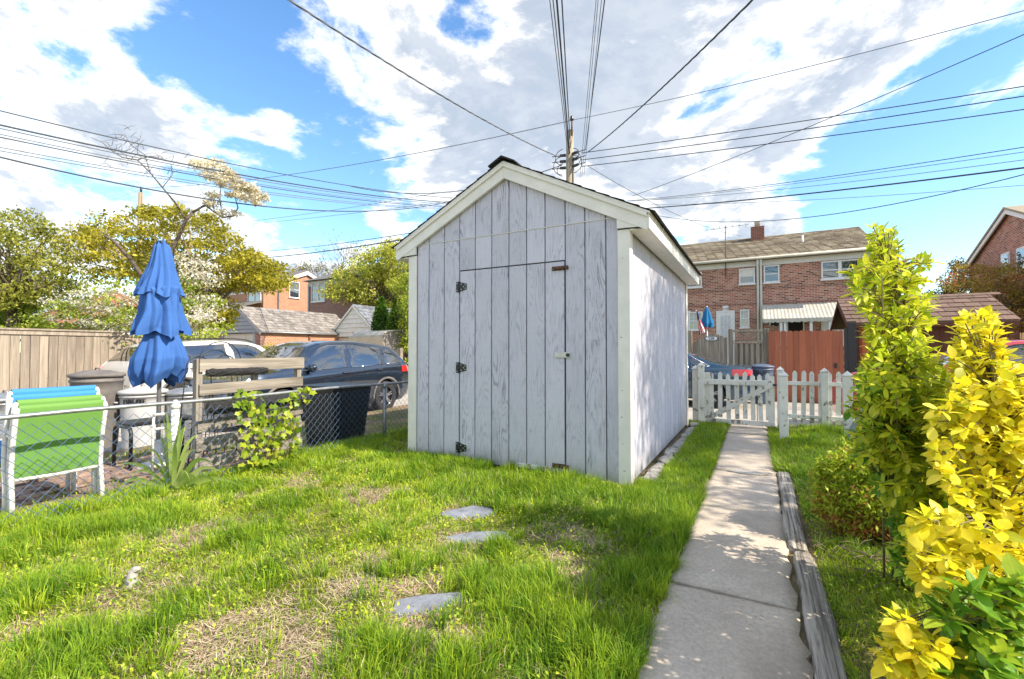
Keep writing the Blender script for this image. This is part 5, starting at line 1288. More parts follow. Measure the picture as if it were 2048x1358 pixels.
# blue umbrella and flag in the far yard
q = onY(1414, 640, 19.); uo = thing('yard_umbrella', 'closed teal blue umbrella in the far yard behind the arched gate', 'umbrella', (q.x, q.y, -.2))
zt_, zb_ = onY(1414, 614, 19.).z, onY(1414, 654, 19.).z
vs = []; n_, m_ = 14, 40
for a in range(n_ + 1):
    t = a / n_
    for b in range(m_):
        th = 2 * math.pi * b / m_; r = (.03 + .22 * t ** .8) * (1 + .18 * math.sin(7 * th)) * (1 if t < .9 else .85); vs.append((q.x + r * math.cos(th), q.y + r * math.sin(th), zt_ + (zb_ - zt_) * t - .03 * math.sin(7 * th) * t))
MB().add(vs, [(a * m_ + b, a * m_ + (b + 1) % m_, (a + 1) * m_ + (b + 1) % m_, (a + 1) * m_ + b) for a in range(n_) for b in range(m_)], True).build('canopy', 'umbrella2', uo)
MB().tube([(q.x, q.y, -.3), (q.x, q.y, zt_ + .03)], .025, 8).build('pole', 'whitewin', uo)
q = onY(1400, 640, 15.2); fo = thing('flag', 'small flag with red and white stripes on a slanted pole above the arched gate', 'flag', (q.x, q.y, 1.2))
pa, pb = onY(1408, 668, 15.2), onY(1392, 620, 15.2); MB().tube([pa, pb], .012, 6).build('pole', 'whitewin', fo)
d = (pb - pa)
for k in range(7):
    vs = []
    for a in range(11):
        t = a / 10
        for e in (0, 1):
            w_ = (k + e) / 7; u_ = (1395 + 4 * w_) * (1 - t) + (1399 + 14 * w_) * t; v_ = (638 - w_) * (1 - t) + (669 - 6 * w_) * t; s = onY(u_, v_, 15.2); s.y -= .03 + .035 * math.sin(9 * w_ + 3 * t); vs.append(tuple(s))
    vs += [(x, y + .006, z) for x, y, z in vs]
    fs = [(2 * a, 2 * a + 1, 2 * a + 3, 2 * a + 2) for a in range(10)]; fs += [tuple(i + 22 for i in f[::-1]) for f in fs]
    MB().add(vs, fs, True).build('stripe', 'red' if k % 2 == 0 else 'white', fo)
MB().tube([onY(1394, 622, 15.18), onY(1396, 630, 15.17), onY(1397, 639, 15.16)], [.02, .035, .03], 8).build('canton', 'flagblue', fo)
# ---- brown shed behind the shrubs
BX0, BX1, BY0, BY1, BE, BR = 2.45, 5.15, 14.75, 17.35, 1.93, 2.62
bs = thing('brown_shed', 'brown wooden shed with brown shingle roof across the alley behind the shrubs', 'shed', ((BX0 + BX1) / 2, 16, AZ))
x = BX0
while x < BX1 - .02:
    ww = min(.19, BX1 - x); MB().box(x, x + ww - .006, BY0 - .02, BY0, AZ, BE - .02, .004).build('board', 'brownshed', bs); x += ww
MB().prism([(BY0 + .001, AZ), (BY1, AZ), (BY1, BE - .03), ((BY0 + BY1) / 2, BR - .08), (BY0 + .001, BE - .03)], BX0 + .02, BX1 - .02, 0).build('walls', 'brownshed', bs)
RY = (BY0 + BY1) / 2; rd = MB().prism([(BY0 - .28, BE - .09), (RY, BR - .02), (BY1 + .28, BE - .09), (BY1 + .28, BE - .05), (RY, BR + .02), (BY0 - .28, BE - .05)], BX0 - .35, BX1 + .12, 0).build('roof', 'brown_roof', bs)
shingle_roof(rd, BX0 - .36, BX1 + .13, BY0 - .30, BE - .05, RY, BR + .025, 6, .30, 'brown_roof', seed=8, th=.014)
x = BX0 - .36
while x < BX1 + .1: MB().prism([(RY - .13, BR - .01), (RY, BR + .055), (RY + .13, BR - .01), (RY, BR + .04)], x, x + .27, 0).build('ridge_cap', 'brown_roof', rd); x += .26
for s in (-1, 1): y1 = RY + s * (RY - BY0 + .28); MB().prism([(RY + s * .001, BR - .022), (y1, BE - .092), (y1, BE - .20), (RY + s * .001, BR - .13)], BX0 - .36, BX0 - .32, 0).build('rake_board', 'brownshed', bs)
MB().box(BX0 - .3, BX1 + .1, BY0 - .29, BY0 - .26, BE - .17, BE - .095).build('fascia', 'brownshed', bs)
MB().box(BX0 - .02, BX0 + .20, BY0 - .045, BY0 - .021, AZ, BE - .05, .004).build('corner_trim', 'orangetrim', bs); MB().box(BX0 - .045, BX0 - .003, BY0 - .02, BY0 + .10, AZ, BE - .05, .004).build('corner_trim', 'orangetrim', bs)
# sign on the brown shed
p = onY(1760, 672, BY0 - .04)
sg = MB().box(p.x - .21, p.x + .21, BY0 - .05, BY0 - .025, p.z - .075, p.z + .085, .003); sgo = pbuild(sg, 'wall_sign', 'binblue', label='small blue sign with white lettering on the brown shed wall', cat='sign')
mb = MB()
rng = random.Random(5)
for row in (.035, -.035):
    x = p.x - .17
    while x < p.x + .15:
        w_ = rng.uniform(.025, .045); mb.box(x, x + w_, BY0 - .054, BY0 - .0505, p.z + row - .022, p.z + row + .022); x += w_ + rng.choice((.01, .01, .03))
mb.build('lettering', 'white', sgo)
# reed screen at the right edge
rs = thing('reed_screen', 'tan reed screen fence at the right edge beyond the red car', 'fence', (7.2, 16.2, AZ)); x = 5.9
rsb = MB()
while x < 9.5:
    MB().tube([(x, 16.2 + random.uniform(-.01, .01), AZ), (x + random.uniform(-.006, .006), 16.2, 1.62 + random.uniform(-.03, .03))], .013, 5).build('reed', 'reed', rs); x += .028
for z in (.4, 1.4): MB().tube([(5.9, 16.17, z), (9.5, 16.17, z)], .008, 5).build('binding', 'cable', rs)
# ---- garages across the alley on the left
def at_v(u, v, Z): return at(u, v, Z)
def garage(name, label, Lx, Rx, fy, by, ez, rz_, front, side, roofm, number=None, sidemat='brickorange', ndoor='garagedoor', rows=9):
    xm = (Lx + Rx) / 2; o = thing(name, label, 'garage', (xm, fy, AZ), 'garages across the alley')
    # brick walls: piers at the door, sides, back
    for (a, b) in ((Lx, Lx + .45), (Rx - .45, Rx)): MB().box(a, b, fy, fy + .25, AZ, ez - .12).build('brick_pier', 'brickdark', o)
    MB().box(Rx - .22, Rx, fy + .251, by, AZ, ez - .03).build('side_wall', sidemat, o); MB().box(Lx, Lx + .22, fy + .251, by, AZ, ez - .03).build('side_wall', sidemat, o)
    # clapboard gable, one board at a time
    n = 7; hh = (rz_ - ez + .12) / n
    for k in range(n):
        z0 = ez - .12 + hh * k; w0 = (Rx - Lx) / 2 * (1 - max(0, z0 - ez) / (rz_ - ez)); w1 = (Rx - Lx) / 2 * (1 - max(0, min(z0 + hh, rz_) - ez) / (rz_ - ez))
        vs = [(xm - w0, fy - .06, z0), (xm + w0, fy - .06, z0), (xm + w1, fy - .008, z0 + hh), (xm - w1, fy - .008, z0 + hh), (xm - w0, fy + .03, z0), (xm + w0, fy + .03, z0), (xm + w1, fy + .03, z0 + hh), (xm - w1, fy + .03, z0 + hh)]
        MB().add(vs, [(0, 1, 2, 3), (7, 6, 5, 4), (0, 4, 5, 1), (1, 5, 6, 2), (2, 6, 7, 3), (3, 7, 4, 0)]).build('clapboard', front, o)
    dr = MB().box(Lx + .62, Rx - .62, fy + .06, fy + .09, AZ + .02, ez - .16).build('garage_door', ndoor, o)
    for (a, b) in ((Lx + .452, Lx + .61), (Rx - .61, Rx - .452)): MB().box(a, b, fy + .0, fy + .12, AZ, ez - .125).build('door_jamb', front, o)
    hgt = ez - .16 - AZ
    for r in range(4):
        for c in range(4):
            wx = (Rx - Lx - 1.24) / 4; MB().box(Lx + .62 + wx * c + .07, Lx + .62 + wx * (c + 1) - .07, fy + .045, fy + .059, AZ + .02 + hgt / 4 * r + .08, AZ + .02 + hgt / 4 * (r + 1) - .08, .008).build('door_panel', ndoor, dr)
    for s in (-1, 1):
        xe = xm + s * ((Rx - Lx) / 2 + .15); sl_ = (rz_ - ez) / ((Rx - Lx) / 2); ze = rz_ - ((Rx - Lx) / 2 + .15) * sl_
        r_ = MB().prism([(xm + s * .001, rz_), (xe, ze), (xe, ze + .05), (xm + s * .001, rz_ + .05)], fy - .10, by + .1, 1).build('roof', roofm, o)
        MB().prism([(xm + s * .001, rz_ + .0), (xe, ze + .0), (xe, ze - .15), (xm + s * .001, rz_ - .13)], fy - .125, fy - .101, 1).build('rake_board', front, o)
        if s > 0:
            d = Vector((xe - xm, 0, ze - rz_)); run = d.length; d.normalize(); nn = Vector((-d.z, 0, d.x)) if s < 0 else Vector((-d.z, 0, d.x)); nn = nn if nn.z > 0 else -nn
            h = run / rows; rng = random.Random(3)
            for r in range(rows):
                y = fy - .12 - (.12 if r % 2 else 0)
                while y < by + .1:
                    y2 = y + .34 * rng.uniform(.9, 1.1); ya_ = max(y, fy - .12)
                    a = Vector((xm, 0, rz_ + .05)) + d * (h * r); b = Vector((xm, 0, rz_ + .05)) + d * (h * (r + 1) + .03); ta = nn * .006; tb = nn * (.022 + rng.uniform(0, .012))
                    vs = [a + ta + Vector((0, ya_ + .008, 0)), a + ta + Vector((0, y2 - .008, 0)), b + tb + Vector((0, y2 - .008, 0)), b + tb + Vector((0, ya_ + .008, 0))]; vs += [v - nn * .012 for v in vs]
                    MB().add(vs, [(0, 1, 2, 3), (7, 6, 5, 4), (0, 4, 5, 1), (1, 5, 6, 2), (2, 6, 7, 3), (3, 7, 4, 0)]).build('slate', roofm, r_)
                    y = y2
    MB().tube([(Rx + .17, fy - .1, ez - .1), (Rx + .17, by, ez - .1)], .05, 6).build('gutter', 'galv', o)
    if number:
        x_ = link('house_number', text_mesh(number, .24, 'darkink', .006), o, (xm + .1, fy - .075, ez + .03)); x_.rotation_euler = (math.pi / 2, 0, 0)
    return o
# first garage: right front corner at pixel (520, 657)
c1 = at(521, 660, 23.5); ez1 = c1.z
garage('brick_garage', 'orange brick garage with worn slate roof and grey gable across the alley', c1.x - 4.0, c1.x, c1.y, c1.y + 6.2, ez1, at(472, 614, 24.6).z, 'greysiding', None, 'slateroof')
c2 = at(757, 668, 26.2)
garage('brick_garage', 'garage with white clapboard gable and house number beside the tall conifers', c2.x - 4.05, c2.x, c2.y, c2.y + 4.2, c2.z, at(676, 609, 26.8).z, 'whitesiding', None, 'slateblue', '229')
MB_pipe = at(583, 680, 25.2); pbuild(MB().tube([(c1.x + .06, c1.y + 2.9, AZ), (c1.x + .06, c1.y + 2.9, ez1 - .1)], .045, 8), 'drain_pipe', 'rust', label='rusty vertical pipe on the orange brick garage wall', cat='pipe')
# plastic storage shed with barrel roof
ps0 = at(697, 690, 20.0); ps1 = at(764, 690, 18.3)
pso = thing('plastic_shed', 'beige plastic storage shed with rounded roof behind the dark SUV', 'shed', (ps0.x, ps0.y, AZ))
dx = Vector((ps1.x - ps0.x, ps1.y - ps0.y, 0)); LN = dx.length; dx.normalize(); px_ = Vector((-dx.y, dx.x, 0))
zt0 = at(697, 676, 20.).z; zp = zt0 + .30
o0 = Vector((ps0.x, ps0.y, AZ)); W_ = 1.7
def arcp(s):
    pts = [(0., zt0 - .02)] + [(W_ * (.5 - .5 * math.cos(a)), zt0 - .02 + (zp - zt0) * math.sin(a) ** .8) for a in np.linspace(.15, math.pi - .15, 9)] + [(W_, zt0 - .02)]
    return [o0 + dx * s + px_ * a + Vector((0, 0, z - AZ)) for a, z in pts]
A, B = arcp(0), arcp(LN); n = len(A)
MB().add(A + B + [p + Vector((0, 0, .04)) for p in A + B], [(k, k + 1, n + k + 1, n + k) for k in range(n - 1)] + [(2 * n + k, 2 * n + k + 1, 3 * n + k + 1, 3 * n + k) for k in range(n - 1)] + [(k, k + 1, 2 * n + k + 1, 2 * n + k) for k in range(n - 1)] + [(n + k, n + k + 1, 3 * n + k + 1, 3 * n + k) for k in range(n - 1)], False).build('roof', 'awning', pso)
for k in range(3):
    a = o0 + dx * (LN * (k + .01) / 3); b = o0 + dx * (LN * (k + .99) / 3)
    MB().add([a, b, b + Vector((0, 0, zt0 - AZ)), a + Vector((0, 0, zt0 - AZ)), a + px_ * .03, b + px_ * .03, b + px_ * .03 + Vector((0, 0, zt0 - AZ)), a + px_ * .03 + Vector((0, 0, zt0 - AZ))], [(0, 1, 2, 3), (7, 6, 5, 4), (0, 4, 5, 1), (2, 6, 7, 3)]).build('wall_panel', 'beige', pso)
e0 = [p - dx * .06 for p in B]; base = [o0 + dx * (LN - .06), o0 + dx * (LN - .06) + px_ * W_]
MB().add([base[0]] + e0 + [base[1]], [tuple(range(len(e0) + 2))]).build('end_panel', 'taupe', pso)
for (s0, s1) in ((.12, .49), (.51, .88)):
    a = o0 + dx * (LN - .05) + px_ * (W_ * s0); b = o0 + dx * (LN - .05) + px_ * (W_ * s1); h_ = Vector((0, 0, zt0 - AZ + .05))
    MB().add([a, b, b + h_, a + h_, a + dx * .03, b + dx * .03, b + dx * .03 + h_, a + dx * .03 + h_], [(0, 1, 2, 3), (7, 6, 5, 4), (0, 4, 5, 1), (1, 5, 6, 2), (2, 6, 7, 3), (3, 7, 4, 0)]).build('shed_door', 'taupe', pso)
# small picket-like fence behind the SUV's tail
sf0, sf1 = at(772, 730, 16.2), at(797, 730, 15.4)
sfo = thing('slat_fence', 'short pale slat fence behind the tail of the dark SUV', 'fence', (sf0.x, sf0.y, AZ))
for k in range(9):
    p = sf0.lerp(sf1, k / 8); MB().box(p.x - .05, p.x + .05, p.y - .012, p.y + .012, AZ, at(785, 700, 15.8).z + random.uniform(-.01, .01), .003).build('slat', 'greywood', sfo)
p = at(800, 730, 15.2); MB().box(p.x - .07, p.x + .07, p.y - .07, p.y + .07, AZ, at(800, 696, 15.2).z, .005).build('post', 'greywood', sfo)
for z in (.2, .95): MB().bar((sf0.x, sf0.y + .03, z), (sf1.x, sf1.y + .03, z), .03, .07).build('rail', 'greywood', sfo)
# ---- houses on the left
LY = 19.3
g0 = at(527, 572, 38.); GXL = g0.x
l1 = thing('brick_house', 'orange brick house with white edged gable behind the garages', 'house', (GXL - 5, 22, -.3))
gy0, gy1 = g0.y, onX(684, 560, GXL).y; ge = g0.z; gp_ = onX(605, 538, GXL).z; gm = (gy0 + gy1) / 2
MB().prism([(gy0, -.3), (gy1, -.3), (gy1, ge), (gm, gp_ - .25), (gy0, ge)], GXL - 14, GXL, 0).build('wall', 'brickorange', l1)
for s in (-1, 1):
    y1 = gm + s * ((gy1 - gy0) / 2 + .3); sl_ = (gp_ - .25 - ge) / ((gy1 - gy0) / 2); z1 = gp_ - .2 - ((gy1 - gy0) / 2 + .3) * sl_
    MB().prism([(gm + s * .001, gp_), (y1, z1 + .2), (y1, z1 + .08), (gm + s * .001, gp_ - .12)], GXL - 14.2, GXL + .25, 0).build('roof', 'greyroof', l1)
    MB().prism([(gm + s * .001, gp_ - .121), (y1, z1 + .079), (y1, z1 - .12), (gm + s * .001, gp_ - .5)], GXL + .17, GXL + .22, 0).build('rake_board', 'whitewin', l1)
p = onX(588, 579, GXL); window(l1, 'x', GXL, p.y - .5, p.y + .5, p.z - .75, p.z + .7)
MB().tube([(GXL + .06, onX(556, 600, GXL).y, 0), (GXL + .06, onX(556, 600, GXL).y, onX(556, 560, GXL).z)], .05, 6).build('downpipe', 'cable', l1)
for u0, u1 in ((497, 527), (447, 458)):
    p, q = onY(u0, 590, gy0), onY(u1 - 4, 590, gy0); zc = onY((u0 + u1) / 2, 586, gy0).z; window(l1, 'y', gy0, p.x, q.x, zc - .85, zc + .65, 'double')
MB().box(GXL - 13.9, GXL - .02, gy0 - .03, gy0 + .0, ge - .5, ge - .12).build('frieze_board', 'whitewin', l1)
pr0 = at(452, 612, 28.5); MB().prism([(gy0 - 3.2, at(470, 617, 35).z), (gy0 - .05, at(470, 598, 37).z), (gy0 - .05, at(470, 598, 37).z - .15), (gy0 - 3.2, at(470, 617, 35).z - .15)], GXL - 6, GXL - .1, 0).build('porch_roof', 'greyroof', l1)
MB().box(GXL - 6, GXL - .1, gy0 - 3.22, gy0 - 3.16, at(470, 617, 35).z - .35, at(470, 617, 35).z - .01).build('porch_fascia', 'whitewin', l1)
for dx_ in (.3, 3.2, 5.8): MB().box(GXL - dx_ - .07, GXL - dx_ + .07, gy0 - 3.14, gy0 - 3.0, -.3, at(470, 617, 35).z - .35).build('porch_post', 'whitewin', l1)
c = at(617, 563, 36.)
l2 = thing('brick_house', 'dark brick house with grey hipped roof right of the orange gable', 'house', (c.x + 5, c.y, -.3))
MB().box(c.x, c.x + 7.2, c.y, c.y + 7.5, -.3, c.z).build('wall', 'brickdark', l2)
hz_ = c.z; xa, xb, ya_, yb_ = c.x - .35, c.x + 7.5, c.y - .35, c.y + 7.8; rzz = hz_ + 1.75
MB().add([(xa, ya_, hz_), (xb, ya_, hz_), (xb, yb_, hz_), (xa, yb_, hz_), (xa + 3.4, (ya_ + yb_) / 2, rzz), (xb - 3.4, (ya_ + yb_) / 2, rzz)], [(0, 1, 5, 4), (1, 2, 5), (2, 3, 4, 5), (3, 0, 4), (3, 2, 1, 0)]).build('roof', 'greyroof', l2)
MB().box(c.x - .01, c.x + 7.2, c.y - .035, c.y - .002, c.z - .45, c.z - .01).build('frieze_board', 'awning', l2)
a_, b_ = onY(624, 590, c.y), onY(651, 590, c.y); zc = onY(637, 582, c.y).z; window(l2, 'y', c.y, a_.x, b_.x, zc - .85, zc + .7, 'double')
MB().tube([(c.x + .05, c.y - .07, 0), (c.x + .05, c.y - .07, c.z - .3)], .06, 6).build('downpipe', 'whitewin', l2)
# low house with an orange roof behind the left trees
lo = at(110, 600, 22.); l3 = thing('low_house', 'low house with rust orange roof behind the flowering dogwood', 'house', (lo.x, lo.y, -.3))
M['rustroof'] = mat_plain('rust_roof', (.36, .13, .07), .9, .2, 20., bmp=.5, objvar=.2)
zr = at(130, 570, 22.).z; zl = at(80, 650, 22.).z
MB().box(lo.x - 3.5, lo.x + 2.2, lo.y - .2, lo.y + 4.6, -.3, zl + .02).build('wall', 'brickdark', l3)
MB().add([(lo.x - 3.9, lo.y - .6, zl), (lo.x + 2.6, lo.y - .6, zl), (lo.x + 2.6, lo.y + 5, zl), (lo.x - 3.9, lo.y + 5, zl), (lo.x - 1.2, lo.y + 2.2, zr), (lo.x + .3, lo.y + 2.2, zr)], [(0, 1, 5, 4), (1, 2, 5), (2, 3, 4, 5), (3, 0, 4), (3, 2, 1, 0)]).build('roof', 'rustroof', l3)
# ================================================================ utility poles and wires
pc_ = at(1140, 320, 14.0); POX, POY = pc_.x, pc_.y
up1 = thing('utility_pole', 'tall wooden utility pole behind the shed roof with insulators and many wires', 'utility pole', (POX, POY, AZ))
PT = at(1140, 262, 14.).z
MB().tube([(POX, POY, AZ), (POX, POY, 4), (POX, POY, PT)], [.16, .14, .115], 14).build('shaft', 'utilpole', up1)
MB().tube([(POX + .11, POY - .12, at(1145, 276, 14).z), (POX + .11, POY - .12, at(1145, 244, 14).z)], .028, 8).build('top_pin', 'rust', up1)
MB().lathe([(.05, 0), (.07, .04), (.045, .07), (.06, .10), (.03, .14)], (POX + .11, POY - .12, at(1145, 246, 14).z), 10).build('top_insulator', 'ceramic', up1)
for v in (310, 322, 335):
    z = at(1140, v, 14).z
    for s in (-1, 1):
        MB().tube([(POX + s * .12, POY - .04, z), (POX + s * .30, POY - .10, z)], [.05, .045], 8).build('insulator', 'ceramic', up1)
        MB().tube([(POX + s * .25, POY - .08, z), (POX + s * .55, POY - .14, z)], .014, 5).build('clamp', 'ceramic', up1)
for k, (s, dz, r) in enumerate(((-1, .1, .28), (-1, -.15, .34), (-1, -.3, .22), (1, -.05, .26), (1, -.2, .3), (1, .12, .2))):
    z = at(1140, 322, 14).z + dz
    MB().tube([(POX + s * (.15 + r * math.sin(t)), POY - .16, z + r * .9 * math.cos(t)) for t in np.linspace(.1, 3.0, 12)], .011, 5).build('jumper_wire', 'cable', up1)
MB().tube([(POX + .14, POY - .06, AZ + 2), (POX + .14, POY - .06, at(1140, 318, 14).z)], .018, 6).build('conduit', 'utilpole', up1)
p2 = at(281, 400, 26.); up2 = thing('utility_pole', 'distant wooden utility pole rising above the brown leaved tree', 'utility pole', (p2.x, p2.y, AZ))
MB().tube([(p2.x, p2.y, AZ), (p2.x, p2.y, at(281, 385, 26).z)], [.17, .12], 10).build('shaft', 'utilpole', up2); MB().tube([(p2.x + .05, p2.y, at(281, 385, 26).z), (p2.x + .05, p2.y, at(281, 374, 26).z)], .06, 8).build('top_insulator', 'ceramic', up2)
def cable(label, a, b, r, sag=0., twist=False, mat='cable', n=28, group='overhead wires'):
    oa, ob = [not (0 <= q[0] <= 2048 and q[1] >= 0) for q in (a, b)]; a = at(*a); b = at(*b); pts = []
    def run_on(P):
        if oa: P.insert(0, P[0] + (P[0] - P[3]).normalized() * 9)
        if ob: P.append(P[-1] + (P[-1] - P[-4]).normalized() * 9)
        return P
    for k in range(n + 1):
        t = k / n; p = a.lerp(b, t); p.z -= 4 * sag * t * (1 - t); pts.append(p)
    mb = MB()
    if not twist: mb.tube(run_on(pts), r, 6)
    else:
        Lc = (b - a).length; m = int(Lc / .055); d = (b - a).normalized(); s = d.cross(Vector((0, 0, 1))).normalized(); u_ = s.cross(d)
        for ph in (0, 2.1, 4.2):
            q = []
            for k in range(m + 1):
                t = k / m; p = a.lerp(b, t); p.z -= 4 * sag * t * (1 - t); an_ = ph + k * .42; q.append(p + (s * math.cos(an_) + u_ * math.sin(an_)) * r * .62)
            mb.tube(run_on(q), r * .62, 4)
    pbuild(mb, 'overhead_wire', mat, label=label, cat='wire', group=group)
W = cable
W('thick twisted service cable from the pole to the upper left', (1120, 315, 14), (540, -25, 5.6), .014, .16, True, 'cablegrey')
W('thick twisted service cable from the pole to the upper right', (1176, 304, 14), (1530, -25, 5.6), .014, .10, True, 'cable')
for k, (u0, u1, m_) in enumerate(((1136, 1096, 'cablegrey'), (1138, 1103, 'cablegrey'), (1139.5, 1111, 'cable'), (1141, 1122, 'cable'))):
    W(['outermost thin wire of the bundle rising overhead above the pole', 'second wire of the bundle rising overhead above the pole', 'thickest wire of the bundle rising overhead above the pole', 'innermost wire of the bundle rising overhead above the pole'][k], (u0, 310 - 12 * (k == 3), 14), (u1, -30, 7.4), (.009, .011, .018, .013)[k], .0, False, m_)
for k, (u0, v0, u1) in enumerate(((1160, 355, 1195), (1164, 352, 1199), (1168, 350, 1206), (1171, 300, 1213))):
    W(['pale thin wire crossing behind the pole, leftmost of its group', 'pale thin wire crossing behind the pole, second of its group', 'pale thin wire crossing behind the pole, third of its group', 'darkest wire of the group crossing right of the pole'][k], (u0, v0, 18), (u1, -30, 9.2), (.008, .008, .008, .014)[k], .0, False, 'cablegrey' if k < 3 else 'cable')
W('long thin top wire from the pole pin to the upper right corner', (1146, 240, 14), (2075, 14, 8.4), .008, .10, False, 'cablegrey')
W('long thin top wire from the pole pin to the distant left pole', (1146, 240, 14), (283, 376, 26), .012, .45, False, 'cablegrey')
for k, (v0, v1) in enumerate(((306, 168), (320, 188), (333, 215))):
    W(['upper', 'middle', 'lower'][k] + ' of the three straight wires running right from the pole insulators', (1163, v0, 14), (2075, v1, 9.1), .011, .04)
W('thin wire slanting from the upper right edge down behind the shed roof', (1265, 392, 20), (2075, 57, 9.), .010, .12)
W('upper wire of the low bundle running right from behind the shed roof', (1250, 402, 22), (2075, 290, 10.), .010, .12)
W('second wire of the low bundle running right from behind the shed roof', (1250, 404, 22), (2075, 300, 10.), .008, .1, False, 'cablegrey')
W('third wire of the low bundle running right from behind the shed roof', (1250, 402, 22), (2075, 316, 10.), .008, .16, False, 'cablegrey')
W('thick black cable running right from behind the shed eave', (1270, 418, 20), (2075, 332, 10.), .021, .1)
W('thin slack wire above the tan roof to the right edge', (1270, 408, 24), (2075, 368, 12.), .008, .18, False, 'cablegrey')
W('sagging blue black cable dipping over the house chimney', (1300, 428, 22), (2075, 342, 10.), .012, .72)
W('thin twisted drop wire from the pole to the tan roofed house', (1176, 332, 14), (1482, 472, 26), .010, .35, True, 'cablegrey')
for k, (v0, v1, r_) in enumerate(((214, 396, .012), (243, 405, .018), (250, 408, .012), (262, 412, .010), (268, 414, .012), (289, 416, .010), (296, 418, .010), (307, 402, .017))):
    W(['topmost', 'thick second', 'third', 'fourth', 'fifth', 'sixth', 'seventh', 'lowest'][k] + ' wire of the left bundle crossing above the dogwood', (-30, v0, 8.5), (905, v1, 20), r_, .28 if k != 7 else .75, False, 'cable' if k in (1, 4, 7, 0) else 'cablegrey')
W('twisted cable from the pole behind the shed ridge to the left bundle', (1124, 330, 14), (700, 372, 17.), .012, .55, True, 'cablegrey')
W('thin wire left of the shed roof crossing the blue sky, upper', (430, 450, 24), (880, 385, 16), .008, .1, False, 'cablegrey')
W('thin wire left of the shed roof crossing the blue sky, lower', (400, 456, 26), (930, 398, 16), .008, .1, False, 'cablegrey')
W('black cable just above the brick gable, upper of two', (520, 503, 28), (845, 462, 17), .014, .1)
W('black cable just above the brick gable, lower of two', (520, 516, 28), (845, 472, 17), .024, .1)
W('thin wire from the distant left pole down to the left', (283, 378, 26), (60, 452, 22), .010, .1, False, 'cablegrey')
# ================================================================ vegetation
def leaf_quads(P, size, up_bias, tint, rng, asp=.5):
    """diamond leaves at points P with random attitude"""
    N = len(P); d = rng.normal(size=(N, 3)); d[:, 2] -= .25; d /= np.linalg.norm(d, axis=1, keepdims=True)
    nrm = rng.normal(size=(N, 3)); nrm[:, 2] += up_bias; nrm[:, 0] += .3 * up_bias
    s = np.cross(d, nrm); s /= np.linalg.norm(s, axis=1, keepdims=True) + 1e-9
    L = (np.asarray(size) * rng.uniform(.7, 1.3, N))[:, None]; w_ = L * asp
    n2 = np.cross(s, d)
    V = np.stack([P, P + d * L * .5 + s * w_ * .5 + n2 * L * .06, P + d * L, P + d * L * .5 - s * w_ * .5 + n2 * L * .06], 1).reshape(-1, 3)
    F = np.arange(N * 4).reshape(-1, 4); return V, F, np.repeat(tint, 4, 0)
def mixtint(cols, f, rng, N, jit=.12):
    cols = np.array(cols); k = np.clip(f, 0, .9999) * (len(cols) - 1); i = k.astype(int); t = (k - i)[:, None]
    c = cols[i] * (1 - t) + cols[i + 1] * t; return c * (1 + rng.normal(0, jit, (N, 1)))
def crown(polys, per, r, size, cols, seed, up=.8, asp=.5, flat=.65):
    """polys: list of (pixel polygon, clumps, Z, spread). returns V,F,T and clump centres"""
    rng = np.random.default_rng(seed); Vs, Fs, Ts, Cs = [], [], [], []; nb = 0
    for (poly, nc, Z, sp) in polys:
        uv = sample_poly(poly, nc, rng); zz = np.clip(rng.normal(Z, sp, nc), Z - 2 * sp, Z + 2 * sp); C = at_np(uv[:, 0], uv[:, 1], zz); C[:, 2] = np.maximum(C[:, 2], .15); Cs.append(C)
        for c in C:
            n = int(per * rng.uniform(.6, 1.4)); o = rng.normal(size=(n, 3)); o /= np.linalg.norm(o, axis=1, keepdims=True); o *= rng.uniform(.25, 1, (n, 1)) ** .6
            rr = r * rng.uniform(.6, 1.3); P = c + o * np.array([rr, rr, rr * flat]); P[:, 2] = np.maximum(P[:, 2], .05)
            f = rng.uniform(0, 1) * .55 + rng.uniform(0, .45, n)
            V, F, T_ = leaf_quads(P, size, up, mixtint(cols, f, rng, n, .2), rng, asp); Vs.append(V); Fs.append(F + nb); Ts.append(T_); nb += len(V)
    return np.concatenate(Vs), np.concatenate(Fs), np.clip(np.concatenate(Ts), 0, 1), np.concatenate(Cs)
def tree(name, label, cat, base, fork_z, polys, per, r, size, cols, seed, bark='bark', r0=.12, up=.8, asp=.5, flat=.65, group=None, nbr=26, extra=None):
    base = Vector(base); o = thing(name, label, cat, base, group)
    V, F, T_, C = crown(polys, per, r, size, cols, seed, up, asp, flat)
    link('crown', np_mesh('crown', V - np.array(base), F, 'leaf', T_), o)
    rng = np.random.default_rng(seed + 1); mb = MB(); fk = Vector((base.x, base.y, fork_z))
    mb.tube([base - Vector((0, 0, .1)), base.lerp(fk, .5) + Vector((rng.normal(0, .06), rng.normal(0, .06), 0)), fk], [r0 * 1.25, r0, r0 * .85], 10)
    for i in rng.permutation(len(C))[:nbr]:
        c = Vector(C[i]); m1 = fk.lerp(c, .35) + Vector(rng.normal(0, .12, 3)) + Vector((0, 0, .15)); m2 = fk.lerp(c, .7) + Vector(rng.normal(0, .12, 3)) + Vector((0, 0, .1))
        st = base.lerp(fk, rng.uniform(.75, 1.)); mb.tube([st, m1, m2, c], [r0 * .5, r0 * .3, r0 * .16, r0 * .05], 6)
    mb.build('trunk', bark, o)
    if extra: extra(o)
    return o
GREENS = [(.09, .16, .018), (.18, .27, .028), (.30, .38, .04), (.42, .47, .06)]
OLIVE = [(.15, .155, .015), (.29, .275, .022), (.45, .40, .03), (.58, .50, .06)]
BRIGHT = [(.10, .17, .018), (.21, .29, .025), (.36, .42, .035), (.50, .50, .06)]
WHITE = [(.25, .28, .07), (.60, .56, .44), (.78, .73, .64), (.80, .76, .68)]
